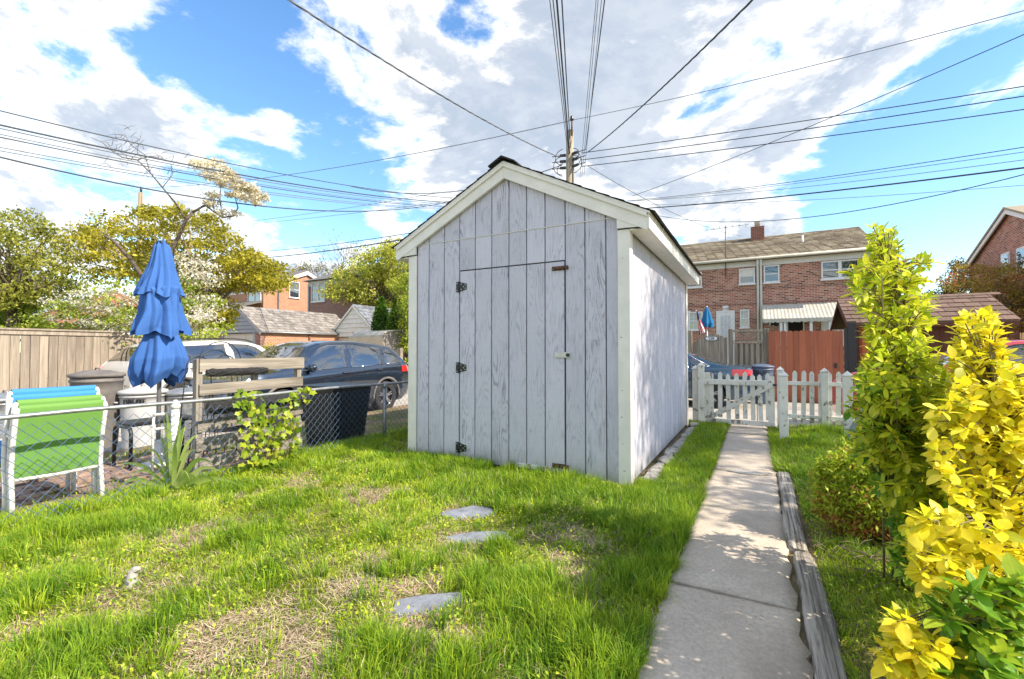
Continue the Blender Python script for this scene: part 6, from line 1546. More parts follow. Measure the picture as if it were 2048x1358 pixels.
# brown-green spreading tree behind the fence
b = at(405, 690, 15.5); b.z = AZ
tree('maple_tree', 'spreading bronze green tree behind the white SUV left of the brick garage', 'tree', b, at(410, 600, 15.5).z,
     [([(150, 455), (240, 415), (330, 405), (430, 435), (500, 475), (545, 520), (560, 560), (470, 560), (400, 575), (330, 560), (200, 560), (140, 540)], 200, 15.5, 1.2),
      ([(470, 500), (550, 525), (572, 560), (540, 580), (450, 590), (440, 540)], 60, 15.2, .8), ([(395, 590), (450, 600), (470, 640), (440, 655), (400, 640)], 26, 15., .5)], 80, .50, .125, OLIVE, 11, 'barklight', .16, nbr=60, flat=.34)
# left-hand trees
b = at(30, 700, 15.); b.z = AZ
tree('leafy_tree', 'leafy olive green tree at the left edge above the wooden fence', 'tree', b, at(40, 600, 15.).z,
     [([(-60, 430), (20, 425), (70, 428), (115, 465), (150, 500), (150, 600), (80, 600), (-60, 620)], 150, 15., 1.2)], 75, .46, .12, [(.14, .18, .025), (.26, .28, .035), (.39, .38, .06), (.50, .45, .11)], 12, 'bark', .15, nbr=40)
b = at(25, 690, 16.3); b.z = AZ
tree('leafy_shrub', 'dense green shrub just above the wooden fence at the left edge', 'shrub', b, 1.2, [([(-60, 560), (30, 575), (75, 590), (95, 640), (90, 665), (-60, 668)], 90, 15.6, .5)], 90, .36, .11, GREENS, 13, 'bark', .06, nbr=20)
# dogwood with white blossoms, dead upper branches
db = at(345, 700, 12.6); db.z = AZ
def dog_extra(o):
    rng = np.random.default_rng(5); Z = 12.6; mb = MB()
    def limb(pts, r0, r1, n=6): mb.tube([at(u, v, Z + dz) for u, v, dz in pts], list(np.linspace(r0, r1, len(pts)) * .68), n)
    limb([(345, 660, 0), (338, 580, 0), (345, 500, 0), (372, 440, 0), (385, 425, 0)], .10, .06, 8)
    limb([(372, 440, 0), (350, 405, -.1), (325, 375, -.2), (300, 345, -.2), (275, 320, -.3), (245, 315, -.3), (222, 300, -.4), (205, 285, -.4), (182, 275, -.5)], .045, .008)
    limb([(300, 345, -.2), (290, 310, -.2), (262, 290, -.2), (250, 270, -.2), (235, 268, -.2)], .02, .005)
    limb([(325, 375, -.2), (345, 350, 0), (342, 330, 0), (360, 318, .1)], .018, .005); limb([(275, 320, -.3), (300, 312, -.3), (330, 318, -.2), (350, 312, -.2)], .018, .005)
    limb([(262, 290, -.2), (280, 278, -.2), (284, 262, -.2)], .010, .004)
    limb([(385, 425, 0), (410, 410, .1), (430, 425, .2), (445, 435, .2), (468, 432, .3), (476, 415, .3), (470, 395, .3), (492, 388, .3), (520, 390, .4)], .05, .012)
    limb([(430, 425, .2), (420, 395, .1), (405, 385, .1), (395, 368, .1)], .02, .005); limb([(445, 435, .2), (440, 400, .2), (442, 370, .1), (430, 345, .1), (400, 330, 0)], .028, .006)
    limb([(262, 520, -.3), (240, 495, -.3), (225, 480, -.4), (210, 472, -.4)], .07, .05, 8); limb([(330, 620, 0), (290, 560, -.2), (262, 520, -.3)], .09, .07, 8)
    base_pts = [(300, 345), (275, 320), (245, 315), (262, 290), (345, 350), (250, 270), (222, 300), (330, 318)]
    for k in range(70):
        u, v = base_pts[k % len(base_pts)]; u += rng.normal(0, 14); v += rng.normal(0, 9); a = rng.uniform(0, 6.28); l_ = rng.uniform(10, 34)
        u2 = u + l_ * math.cos(a); v2 = v - abs(l_ * math.sin(a)) * .6; mb.tube([at(u, v, Z - .2), at((u + u2) / 2 + 3, (v + v2) / 2 - 3, Z - .2), at(u2, v2, Z - .3)], [.007, .005, .002], 4)
    mb.build('dead_limbs', 'bark', o)
    V, F, T_, C = crown([([(385, 320), (440, 320), (470, 350), (535, 390), (525, 412), (480, 395), (440, 375), (390, 335)], 80, Z, .35), ([(405, 370), (470, 380), (480, 430), (440, 440), (415, 410)], 16, Z, .3)], 60, .18, .085, [(.45, .38, .18), (.74, .68, .52), (.86, .82, .72)], 77, 1.2, .5, .35)
    link('blossom', np_mesh('blossom', V - np.array(wloc(o)), F, 'leaf', T_), o)
    V, F, T_, C = crown([([(90, 600), (190, 575), (330, 590), (430, 590), (440, 640), (420, 665), (330, 680), (250, 672), (130, 650)], 190, Z, .8), ([(350, 500), (430, 520), (445, 570), (380, 570)], 34, Z, .4)], 34, .34, .075, WHITE, 78, 1.6, .6, .28)
    link('blossom', np_mesh('blossom', V - np.array(wloc(o)), F, 'leaf', T_), o)
tree('dogwood_tree', 'dogwood tree with white blossoms and bare upper limbs behind the blue umbrella', 'tree', db, 1.6,
     [([(80, 610), (180, 570), (300, 560), (420, 560), (450, 620), (445, 665), (380, 690), (260, 705), (120, 655), (20, 660)], 150, 12.7, .9), ([(190, 690), (290, 680), (330, 690), (290, 712), (210, 705)], 22, 12.3, .5)],
     60, .36, .095, [(.12, .19, .02), (.24, .33, .03), (.38, .44, .05), (.48, .52, .10)], 14, 'barklight', .10, up=1.4, flat=.35, nbr=40, extra=dog_extra)
# big light green tree left of the shed with conifers in front
b = at(770, 700, 32.); b.z = AZ
tree('garden_tree', 'wide yellow green tree behind the white gabled garage beside the shed', 'tree', b, at(770, 640, 32.).z,
     [([(655, 585), (672, 545), (720, 515), (760, 490), (795, 478), (840, 500), (870, 560), (870, 640), (800, 640), (740, 605), (690, 600)], 230, 32., 1.3)], 85, .75, .20, [(.20, .25, .03), (.37, .41, .045), (.52, .52, .08), (.62, .58, .17)], 15, 'bark', .22, nbr=30)
b = at(815, 740, 19.); b.z = AZ
tree('young_tree', 'bright yellow green small tree against the left side of the shed', 'tree', b, .8, [([(790, 560), (835, 540), (845, 700), (835, 760), (812, 740), (805, 640)], 60, 19., .7)], 75, .40, .12, BRIGHT, 16, 'bark', .07, nbr=24)
def conifer(label, u, vt, vb, Z, wpx, seed, cols):
    base = at(u, vb, Z); top = at(u, vt, Z); rng = np.random.default_rng(seed); H = top.z - base.z; Rr = wpx / 2 * Z / FPX; z0 = AZ
    o = thing('conifer', label, 'conifer', (base.x, base.y, z0), 'tall conifers by the garage'); n = 9000
    t = rng.uniform(0, 1, n) ** .8; prof = np.interp(t, [0, .12, .4, .8, 1], [.85, 1., .95, .55, .05]); a = rng.uniform(0, 6.28, n); k = rng.uniform(.72, 1.05, n) * (1 + .12 * np.sin(a * 5 + t * 20))
    zz = z0 + .1 + (top.z - z0 - .1) * t; P = np.stack([base.x + Rr * prof * k * np.cos(a), base.y + Rr * prof * k * np.sin(a), zz], 1)
    f = rng.uniform(0, .5, n) + .5 * (vnoise(a * 3, t * 14, 1., seed)); V, F, T_ = leaf_quads(P, .13, 1.5, mixtint(cols, f, rng, n), rng, .45)
    link('crown', np_mesh('crown', V - np.array([base.x, base.y, z0]), F, 'leaf', np.clip(T_, 0, 1)), o); MB().tube([(base.x, base.y, z0 - .1), (base.x, base.y, top.z - .4)], [.07, .02], 7).build('trunk', 'bark', o)
CON = [(.03, .09, .01), (.065, .16, .016), (.12, .24, .025), (.19, .31, .04)]
conifer('dense dark green columnar conifer, left one of the pair by the white garage', 762, 596, 745, 20.5, 46, 31, CON); conifer('taller green columnar conifer next to the shed, right one of the pair', 795, 598, 745, 19.8, 52, 32, [(.045, .11, .01), (.09, .19, .016), (.17, .28, .025), (.30, .37, .04)])
# far bare trees above the roofs
def bare(label, u, vb, vt, Z, spread, seed, leaves):
    rng = np.random.default_rng(seed); base = at(u, vb, Z); top = at(u, vt, Z); H = top.z - base.z; o = thing('bare_tree', label, 'tree', (base.x, base.y, AZ), 'far bare trees'); mb = MB(); tips = []
    mb.tube([(base.x, base.y, AZ), base], [.25, .2], 8)
    def grow(p, d, L, r, lvl):
        q = p + d * L; m_ = p.lerp(q, .5) + Vector(rng.normal(0, L * .05, 3)); mb.tube([p, m_, q], [r, r * .8, r * .6], 5 if lvl else 7)
        if lvl >= 4: tips.append(q); return
        for k in range(3 if lvl < 3 else 2):
            dd = (d + Vector(rng.normal(0, .45, 3)) + Vector((0, 0, .15))).normalized(); grow(q, dd, L * rng.uniform(.6, .85), r * .55, lvl + 1)
    for k in range(4): grow(base + Vector((0, 0, -H * .1)), Vector((rng.normal(0, .4), rng.normal(0, .4), 1)).normalized(), H * .33, .11, 0)
    mb.build('trunk', 'bark', o)
    P = np.array([tuple(t) for t in tips]); P = np.repeat(P, leaves, 0) + rng.normal(0, .25, (len(P) * leaves, 3)); V, F, T_ = leaf_quads(P, .2, .8, mixtint([(.12, .11, .03), (.25, .22, .07)], rng.uniform(0, 1, len(P)), rng, len(P)), rng)
    link('crown', np_mesh('crown', V - np.array([base.x, base.y, AZ]), F, 'leaf', np.clip(T_, 0, 1)), o)
bare('nearly leafless thin tree above the garage roof left of the shed', 680, 600, 462, 60., 1, 41, 2); bare('half leafed tree leaning over the dark brick house', 640, 600, 512, 56., 1, 42, 8)
# hedge by the garage
b = at(525, 705, 19.); b.z = AZ
tree('round_shrub', 'small round green shrub in front of the orange brick garage', 'shrub', b, .6, [([(500, 700), (520, 690), (555, 692), (575, 700), (570, 730), (500, 730)], 44, 19., .4)], 90, .25, .08, BRIGHT, 17, 'bark', .04, nbr=10)
# trees at the right edge
b = at(1985, 700, 19.); b.z = AZ
tree('red_tip_tree', 'round tree with green and reddish leaves at the right edge above the brown shed', 'tree', b, at(1985, 640, 19).z,
     [([(1890, 560), (1905, 530), (1950, 530), (1995, 528), (2060, 535), (2110, 560), (2110, 670), (1990, 670), (1900, 625)], 170, 19., 1.1)], 85, .42, .10, [(.15, .13, .02), (.28, .23, .03), (.40, .32, .05), (.34, .17, .07), (.45, .11, .07)], 18, 'bark', .12, nbr=30)
b = at(1905, 700, 23.); b.z = AZ
tree('young_tree', 'sparse young tree with upright reddish twigs right of the sky gap', 'tree', b, 2.4, [([(1895, 540), (1915, 522), (1935, 540), (1930, 600), (1900, 610)], 40, 22., .5), ([(1850, 590), (1900, 570), (1900, 610), (1850, 608)], 22, 22., .5)], 40, .40, .12, [(.06, .08, .02), (.13, .14, .03), (.22, .10, .05)], 19, 'bark', .06, nbr=24)
# tree standing out of the picture on the right, whose shade dapples the shed wall and lawn
def shade_tree(label, x, y, zc, rx, rz, n, seed):
    rng = np.random.default_rng(seed); o = thing('shade_tree', label, 'tree', (x, y, -.1)); Vs, Fs, Ts = [], [], []; nb = 0; mb = MB(); fk = Vector((x, y, zc - rz * .9)); mb.tube([(x, y, -.2), (x + .05, y, 1.2), fk], [.16, .13, .10], 10)
    for k in range(n):
        d = rng.normal(size=3); d /= np.linalg.norm(d); c = np.array([x, y, zc]) + d * np.array([rx, rx, rz]) * rng.uniform(.35, 1.); m = 60; q = rng.normal(0, .22, (m, 3)); P = c + q
        V, F, T_ = leaf_quads(P, .11, .8, mixtint(BRIGHT, rng.uniform(0, 1, m), rng, m), rng); Vs.append(V); Fs.append(F + nb); Ts.append(T_); nb += len(V)
        if k % 2 == 0: mb.tube([fk, fk.lerp(Vector(c), .5) + Vector((0, 0, .2)), Vector(c)], [.05, .03, .01], 5)
    link('crown', np_mesh('crown', np.concatenate(Vs) - np.array([x, y, -.1]), np.concatenate(Fs), 'leaf', np.clip(np.concatenate(Ts), 0, 1)), o); mb.build('trunk', 'bark', o)
shade_tree('leafy tree standing beyond the right edge of the picture in the next yard', 7.4, 6.6, 7.8, 2.0, 1.7, 230, 91)
shade_tree('second leafy tree beyond the right edge, nearer the house', 4.3, 4.5, 3.4, .9, .7, 24, 92)
# ================================================================ foreground shrubs: leaves are single pieces
def leaf_mesh(name, L, w_, mat, curl=.12, fold=.18):
    prof = [(0, .05), (.12, .45), (.3, .88), (.5, 1.), (.7, .82), (.88, .42), (1., .03)]; vs = []; n = len(prof)
    for t, k in prof:
        z = -curl * L * (t ** 2); hw_ = w_ / 2 * k
        vs += [(t * L, -hw_, z + fold * hw_), (t * L, 0, z), (t * L, hw_, z + fold * hw_)]
    fs = []
    for i in range(n - 1): fs += [(3 * i, 3 * i + 1, 3 * i + 4, 3 * i + 3), (3 * i + 1, 3 * i + 2, 3 * i + 5, 3 * i + 4)]
    return MB().add(vs, fs, True).mesh(name, mat)
M['goldleaf'] = mat_leafobj('golden_leaf', [(0, (.50, .54, .025)), (.25, (.78, .72, .025)), (.6, (.93, .77, .03)), (1, (.95, .85, .10))], .55)
M['greenleaf'] = mat_leafobj('green_leaf', [(0, (.08, .21, .018)), (.45, (.18, .37, .025)), (.8, (.35, .52, .035)), (1, (.58, .64, .06))], .42, .3)
M['limeleaf'] = mat_leafobj('lime_leaf', [(0, (.24, .36, .02)), (.4, (.48, .58, .025)), (.8, (.68, .72, .035)), (1, (.80, .75, .07))], .55)
def rosette_shrub(name, label, base, regions, seed, stem_mat='stem', limit=300):
    """regions: (pixel polygon, tips, Z0, Z1, leaf mesh kind, leaves per tip, length)"""
    rng = np.random.default_rng(seed); base = Vector(base); o = thing(name, label, 'shrub', base, 'foreground shrubs'); stems = MB(); L = []
    mains = [[base, base + Vector((0, 0, .15)), base + Vector((0, 0, .3)), base + Vector((0, 0, .45))]]
    for (poly, ntip, Z0, Z1, kind, per, ln) in regions:
        uv = sample_poly(poly, ntip, rng)
        for j, (u, v) in enumerate(uv):
            Z = rng.uniform(Z0, Z1); tip = at(u, v, Z)
            if tip.z < .06: tip.z = .06
            if (j == 0 and len(mains) < 8) or j % 60 == 59:
                root = base + Vector((rng.normal(0, .05), rng.normal(0, .05), 0)); out = tip - root; cv = [root, root + Vector((out.x * .3, out.y * .3, out.z * .45)), root + Vector((out.x * .72, out.y * .72, out.z * .82)), tip]; mains.append(cv); stems.tube(cv, [.006, .0045, .0035, .002], 5); ax = (cv[3] - cv[2]).normalized()
            else:
                q0 = min((p for m_ in mains for p in (m_[1], m_[2], m_[1].lerp(m_[2], .5), m_[2].lerp(m_[3], .5)) if p.z < tip.z - .02 or p.z < .2), key=lambda p: (p - tip).length, default=base); mid = q0.lerp(tip, .55) + Vector((0, 0, .02)); stems.tube([q0, mid, tip], [.0035, .0028, .002], 4); ax = (tip - mid + Vector((0, 0, .03))).normalized()
            for k in range(per):
                back = rng.uniform(0, .11) * (k / per + .2); p = tip - ax * back; az = k * 2.4 + rng.normal(0, .3); el = .9 - 1.0 * (k / per) + rng.normal(0, .2)
                s = ax.orthogonal().normalized(); q = ax.cross(s); d = (ax * math.sin(el) + (s * math.cos(az) + q * math.sin(az)) * math.cos(el)).normalized()
                L.append((p, d, ln * rng.uniform(.5, 1.35), kind, Z))
    stems.build('stems', stem_mat, o)
    vis = []
    for i, (p, d, l_, kind, Z) in enumerate(L):
        pr = proj(p); ok = pr and -30 < pr[0] < 2078 and -30 < pr[1] < 1390
        vis.append((-(l_ / Z) if ok else 1, i))
    vis.sort(); single = set(i for s_, i in vis[:limit] if s_ < 0); meshes = {k: leaf_mesh('leaf', 1., {'goldleaf': .60, 'greenleaf': .52, 'limeleaf': .40}[k], k) for k in set(x[3] for x in L)}
    bulk = {}
    for i, (p, d, l_, kind, Z) in enumerate(L):
        up_ = Vector((rng.normal(0, .35), rng.normal(0, .35), 1)); y_ = up_.cross(d)
        if y_.length < 1e-3: y_ = Vector((0, 1, 0))
        y_.normalize(); z_ = d.cross(y_); mat_ = Matrix((d, y_, z_)).transposed()
        if i in single:
            c = link('leaf', meshes[kind], o, p); c.rotation_euler = mat_.to_euler(); c.scale = (l_, l_, l_)
        else:
            bulk.setdefault(kind, []).append((p, mat_, l_))
    for kind, items in bulk.items():
        src = meshes[kind]; sv = np.array([tuple(v.co) for v in src.vertices]); sf = np.array([tuple(f.vertices) for f in src.polygons]); Vs, Fs, Ts = [], [], []; stops = {'goldleaf': [(.50, .54, .025), (.78, .72, .025), (.93, .77, .03), (.95, .85, .10)], 'greenleaf': [(.08, .21, .018), (.18, .37, .025), (.35, .52, .035), (.58, .64, .06)], 'limeleaf': [(.24, .36, .02), (.48, .58, .025), (.68, .72, .035), (.80, .75, .07)]}[kind]
        for k, (p, m_, l_) in enumerate(items):
            Vs.append((sv * l_) @ np.array(m_).T + np.array(p - wloc(o))); Fs.append(sf + k * len(sv))
        T_ = np.repeat(mixtint(stops, rng.uniform(0, 1, len(items)), rng, len(items)), len(sv), 0)
        tag(link('leaves', np_mesh('leaves', np.concatenate(Vs), np.concatenate(Fs), 'leaf', np.clip(T_, 0, 1), True), o), kind='stuff')
    return o
e = at(1800, 1000, 2.25); rosette_shrub('tall_green_shrub', 'tall lime green shrub with upright shoots reaching above the brown shed roof', (e.x, e.y, 0),
    [([(1745, 452), (1795, 452), (1800, 520), (1860, 510), (1870, 525), (1830, 560), (1740, 560), (1735, 490)], 70, 2.15, 2.5, 'limeleaf', 7, .048),
     ([(1695, 535), (1760, 520), (1850, 545), (1870, 580), (1860, 660), (1840, 720), (1735, 735), (1735, 640), (1705, 600)], 190, 2.05, 2.55, 'limeleaf', 9, .052),
     ([(1735, 690), (1850, 660), (1880, 740), (1880, 860), (1760, 900), (1715, 860), (1715, 770)], 230, 1.95, 2.5, 'limeleaf', 9, .050), ([(1800, 680), (1890, 720), (1925, 800), (1935, 960), (1880, 1010), (1830, 960), (1820, 800)], 130, 1.8, 2.2, 'limeleaf', 9, .048), ([(1725, 760), (1880, 760), (1900, 900), (1900, 1010), (1820, 1040), (1770, 960), (1725, 880)], 110, 1.75, 2.2, 'limeleaf', 9, .046),
     ([(1700, 760), (1880, 760), (1900, 900), (1900, 1010), (1820, 1050), (1770, 1000), (1705, 890), (1690, 830)], 120, 1.85, 2.4, 'greenleaf', 9, .048), ([(1690, 740), (1880, 740), (1900, 880), (1900, 1030), (1820, 1060), (1760, 1000), (1700, 900)], 120, 1.75, 2.2, 'limeleaf', 9, .045), ([(1770, 890), (1900, 940), (1900, 1060), (1820, 1100), (1785, 1030)], 50, 1.85, 2.3, 'limeleaf', 8, .045), ([(1770, 1000), (1890, 1040), (1900, 1170), (1800, 1160)], 70, 1.85, 2.2, 'greenleaf', 9, .045)], 51)
e = at(1985, 1150, 1.75); rosette_shrub('golden_shrub', 'golden yellow leaved shrub at the right edge, nearest the camera', (e.x, e.y, 0),
    [([(1925, 628), (1990, 622), (2005, 690), (2050, 760), (2010, 800), (1900, 790), (1905, 700)], 160, 1.5, 1.9, 'goldleaf', 9, .041),
     ([(1895, 770), (2090, 740), (2120, 1060), (2000, 1060), (1900, 1000), (1850, 900), (1860, 850)], 500, 1.35, 1.9, 'goldleaf', 10, .040),
     ([(1800, 1040), (1860, 1015), (1990, 1055), (2080, 1090), (2080, 1190), (1960, 1230), (1885, 1215), (1830, 1130)], 140, 1.2, 1.55, 'goldleaf', 10, .044),
     ([(1755, 1250), (1800, 1235), (1890, 1290), (1910, 1420), (1790, 1420)], 55, 1.12, 1.32, 'goldleaf', 10, .046)], 52)
e = at(2000, 1250, 1.6); rosette_shrub('glossy_green_shrub', 'glossy dark green leaved shrub low in the bottom right corner', (e.x, e.y, 0),
    [([(1880, 1190), (2080, 1150), (2100, 1430), (1870, 1430), (1860, 1330)], 150, 1.12, 1.5, 'greenleaf', 10, .056),
     ([(1880, 1020), (2080, 1050), (2080, 1130), (1940, 1110), (1860, 1060)], 80, 1.45, 1.75, 'greenleaf', 10, .056)], 53)
# dwarf conifers with a brown underside
def dwarf(label, u, v, rad, h, seed, n=15000):
    p = G(u, v); rng = np.random.default_rng(seed); o = thing('dwarf_conifer', label, 'shrub', (p.x, p.y, 0), 'dwarf conifer bushes')
    nb = 150; d = rng.normal(size=(nb, 3)); d /= np.linalg.norm(d, axis=1, keepdims=True); C = np.array([p.x, p.y, h * .5]) + d * np.array([rad, rad, h * .5]) * rng.uniform(.75, 1., (nb, 1)); C[:, 2] = np.maximum(C[:, 2], .05)
    i = rng.integers(0, nb, n); P = C[i] + rng.normal(0, .028, (n, 3)); f = rng.uniform(0, 1, n); brown = (C[i][:, 2] < h * .30 + .10 * rng.normal(size=n)) | (rng.uniform(0, 1, n) < .06)
    T_ = np.where(brown[:, None], mixtint([(.28, .10, .025), (.46, .18, .055), (.58, .28, .11)], f, rng, n), mixtint([(.24, .36, .025), (.45, .56, .035), (.64, .70, .07)], f, rng, n))
    V, F, T2 = leaf_quads(P, .034, 1.2, T_, rng, .38); tag(link('needles', np_mesh('needles', V - np.array([p.x, p.y, 0]), F, 'leaf', np.clip(T2, 0, 1)), o), kind='stuff')
    mb = MB(); 
    for c in C[:70]: mb.tube([(p.x, p.y, 0), (p.x * .5 + c[0] * .5, p.y * .5 + c[1] * .5, c[2] * .4), tuple(c)], [.008, .005, .002], 4)
    mb.build('stems', 'twig', o)
dwarf('rounded dwarf conifer with green top and rusty brown underside beside the path', 1735, 1082, .27, .56, 61); dwarf('small dwarf conifer behind the larger one near the lone white post', 1755, 955, .20, .42, 62, 9000)
# dry brushwood under the shrubs
rng = np.random.default_rng(3); mb = MB(); p0 = G(1760, 1150)
for k in range(60):
    a = rng.uniform(0, 6.28); c = Vector((p0.x + rng.normal(0, .12), p0.y + rng.normal(0, .12), rng.uniform(.02, .10))); l_ = rng.uniform(.06, .22); d = Vector((math.cos(a), math.sin(a), rng.uniform(-.1, .35))) * l_
    mb.tube([c, c + d * .5 + Vector((0, 0, .01)), c + d], [.003, .0022, .001], 4)
tag(pbuild(mb, 'dry_twigs', 'twig', label='loose dry reddish twigs lying under the golden shrub', cat='twigs'), kind='stuff')
# ================================================================ strap-leaved plant and vine at the mesh fence
ip = G(345, 985); ir = thing('strap_leaf_plant', 'clump of long arching strap leaves growing at the chain link fence', 'plant', (ip.x, ip.y, 0)); rng = np.random.default_rng(9)
M['strap'] = mat_leafobj('strap_leaf', [(0, (.18, .30, .05)), (.4, (.32, .45, .09)), (.8, (.46, .56, .16)), (1, (.58, .62, .28))], .4)
right = Vector((math.cos(YAW), math.sin(YAW), 0)); back = Vector((-math.sin(YAW), math.cos(YAW), 0))
specs = [(-.32, .30, -.05), (-.24, .26, -.1), (-.18, .42, .0), (-.12, .48, .05), (-.08, .58, .02), (-.03, .62, -.03), (.03, .60, .04), (.08, .55, -.02), (.13, .50, .05), (.20, .44, -.06), (.28, .36, 0), (.36, .28, -.04), (.42, .20, -.08), (.48, .16, .02), (-.40, .18, -.1), (.1, .42, -.15), (-.1, .34, -.18), (.22, .28, -.2), (-.22, .16, -.2), (.02, .5, .1), (.30, .22, -.14), (-.05, .44, .12)]
for (dx_, hh, dy_) in specs:
    n = 12; dx_ *= 1.15; hh *= 1.12; w_ = rng.uniform(.030, .044); vs = []; droop = rng.uniform(.05, .35) * (abs(dx_) * 2.2 + .15)
    sd = (back * (-.9) + right * .2 * rng.normal()).normalized(); d = right * dx_ + back * dy_
    for k in range(n + 1):
        t = k / n; c = Vector((ip.x, ip.y, .0)) + right * (rng.normal(0, .0) + dx_ * .12) + d * (t ** 1.35) + Vector((0, 0, hh * (t * 1.35 - .35 * t * t) - droop * max(0, t - .55) ** 1.5 * 2.2)); c.z = max(c.z, .01); wd = w_ * (.75 + .5 * t - 1.22 * t ** 3) / 2 + .001
        tang = (d * (1.35 * t ** .35 + .01) + Vector((0, 0, hh * (1.35 - .7 * t)))).normalized(); s = tang.cross(sd)
        s = s.normalized() if s.length > 1e-3 else right
        vs += [c - s * wd + sd * .006 * (1 - t), c, c + s * wd + sd * .006 * (1 - t)]
    fs = []
    for k in range(n): fs += [(3 * k, 3 * k + 1, 3 * k + 4, 3 * k + 3), (3 * k + 1, 3 * k + 2, 3 * k + 5, 3 * k + 4)]
    MB().add(vs, fs, True).build('leaf', 'strap', ir)
def lobed_leaf(name, mat):
    n = 20; vs = [(0, 0, 0)]
    for k in range(n):
        a = 2 * math.pi * k / n; r = .5 * (1 + .22 * math.cos(5 * a) + .06 * math.cos(10 * a)) * (1 - .35 * math.exp(-((a - math.pi) / .35) ** 2)); vs.append((r * math.cos(a) + .1, r * math.sin(a), .06 * math.cos(2 * a) - .05))
    return MB().add(vs, [(0, 1 + k, 1 + (k + 1) % n) for k in range(n)], True).mesh(name, mat)
M['vineleaf'] = mat_leafobj('vine_leaf', [(0, (.10, .20, .015)), (.4, (.24, .36, .02)), (.8, (.42, .50, .03)), (1, (.55, .56, .07))], .4)
vb_ = onX(540, 925, FX + .04); vn = thing('grape_vine', 'bright green lobed leaf vine climbing the chain link fence in front of the pallet', 'vine', (vb_.x, vb_.y, 0)); lm = lobed_leaf('leaf', 'vineleaf'); rng = np.random.default_rng(21); pts = []
for (poly, n) in (([(470, 790), (520, 780), (560, 800), (600, 850), (600, 900), (560, 935), (500, 935), (480, 880)], 125), ([(500, 830), (590, 840), (600, 890), (520, 910)], 70), ([(560, 800), (610, 770), (628, 780), (600, 840), (575, 840)], 34), ([(465, 785), (500, 775), (520, 800), (490, 830)], 20), ([(490, 890), (600, 890), (610, 920), (520, 945), (480, 930)], 40)):
    pts += [tuple(q) for q in sample_poly(poly, n, rng)]
for (u, v) in pts:
    p = onX(u, v, FX + rng.uniform(.03, .16)); l_ = rng.uniform(.032, .075); p.z = max(p.z, .04)
    c = link('leaf', lm, vn, p); c.rotation_euler = (rng.normal(0, .6), math.pi / 2 * .55 + rng.normal(0, .4), rng.normal(-.5, .7)); c.scale = (l_, l_, l_)
mb = MB()
for k in range(14):
    a = vb_ + Vector((rng.normal(0, .03), rng.normal(0, .12), -vb_.z)); e_ = pts[int(rng.integers(len(pts)))]; b_ = onX(e_[0], e_[1], FX + .06); mb.tube([a, a.lerp(b_, .4) + Vector((.03, rng.normal(0, .05), .05)), b_], [.006, .004, .002], 5)
mb.build('stems', 'twig', vn)
# ================================================================ lawn
def blades(P, L, w_, lean, leandir, tint, rng):
    """five-vertex grass blades: P base points, L length, lean as fraction of length"""
    N = len(P); a = rng.uniform(0, 2 * np.pi, N); s = np.stack([np.cos(a), np.sin(a), np.zeros(N)], 1) * (w_ / 2)[:, None]
    d = np.stack([np.cos(leandir), np.sin(leandir), np.zeros(N)], 1); up = np.array([0, 0, 1.])
    h = np.sqrt(np.maximum(1 - lean ** 2, .02)); mid = P + d * (lean * L * .35)[:, None] + up * (h * L * .62)[:, None]; tip = P + d * (lean * L)[:, None] + up * (h * L * .92)[:, None] - up * (lean ** 2 * L * .25)[:, None]
    tip[:, 2] = np.maximum(tip[:, 2], P[:, 2] + .006); mid[:, 2] = np.maximum(mid[:, 2], P[:, 2] + .008)
    V = np.stack([P - s, P + s, mid - s * .8, mid + s * .8, tip], 1).reshape(-1, 3); b = np.arange(N) * 5
    F = np.concatenate([np.stack([b, b + 1, b + 3], 1), np.stack([b, b + 3, b + 2], 1), np.stack([b + 2, b + 3, b + 4], 1)]); T_ = np.repeat(tint, 5, 0)
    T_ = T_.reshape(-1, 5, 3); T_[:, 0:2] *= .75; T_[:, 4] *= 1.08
    return V, F, T_.reshape(-1, 3)
def lawn_ok(x, y):
    ok = ~((x > SX0 - .02) & (x < SX1 + np.where(y > SY0 + .08, .20, .03)) & (y > SY0 - .015) & (y < SY1))
    ok &= ~((x > -.385) & (x < np.where(y > 5.06, .15, .285)) & (y < 7.75))
    for sp_ in STP:
        cx = sum(p[0] for p in sp_) / len(sp_); cy = sum(p[1] for p in sp_) / len(sp_); ok &= ~in_poly(cx + (x - cx) / .97, cy + (y - cy) / .97, sp_)
    return ok
dead = [(430, 1240, .36), (330, 1190, .22), (600, 1120, .22), (700, 1180, .18), (840, 1260, .25), (800, 1170, .20), (560, 1290, .25), (250, 1250, .2), (930, 1000, .12), (1190, 1085, .16), (1120, 1110, .12), (1150, 1150, .14), (530, 1030, .12), (760, 1120, .15), (880, 1310, .2), (640, 1330, .25), (1260, 1290, .12), (420, 1310, .2), (1050, 1260, .10)]
DEAD = [(G(u, v).x, G(u, v).y, r * .72) for u, v, r in dead]
STN = [(sum((G(u, v) for u, v in s), Vector()) / len(s)) for s in STONES]; STP = [[(G(u, v).x, G(u, v).y) for u, v in s] for s in STONES]
lush = [(1000, 965, .55, 1), (1150, 985, .5, 1), (870, 940, .45, 1), (1300, 1010, .38, 1), (1340, 1080, .30, 1), (1280, 1170, .22, 1), (1050, 1190, .24, 1), (960, 1180, .14, 1), (1100, 1280, .26, 1), (1180, 1310, .2, 1), (1330, 950, .3, .8), (1400, 890, .4, .9), (720, 900, .35, .9), (620, 930, .3, .9), (100, 1080, .3, 1.), (300, 1040, .3, .9), (60, 1200, .25, .9), (820, 1140, .12, .7), (500, 1080, .2, .7), (760, 1340, .2, .9), (1000, 1100, .1, .8), (150, 1330, .3, .8), (900, 1345, .15, .9)]
LUSH = [(G(u, v).x, G(u, v).y, r, k) for u, v, r, k in lush]
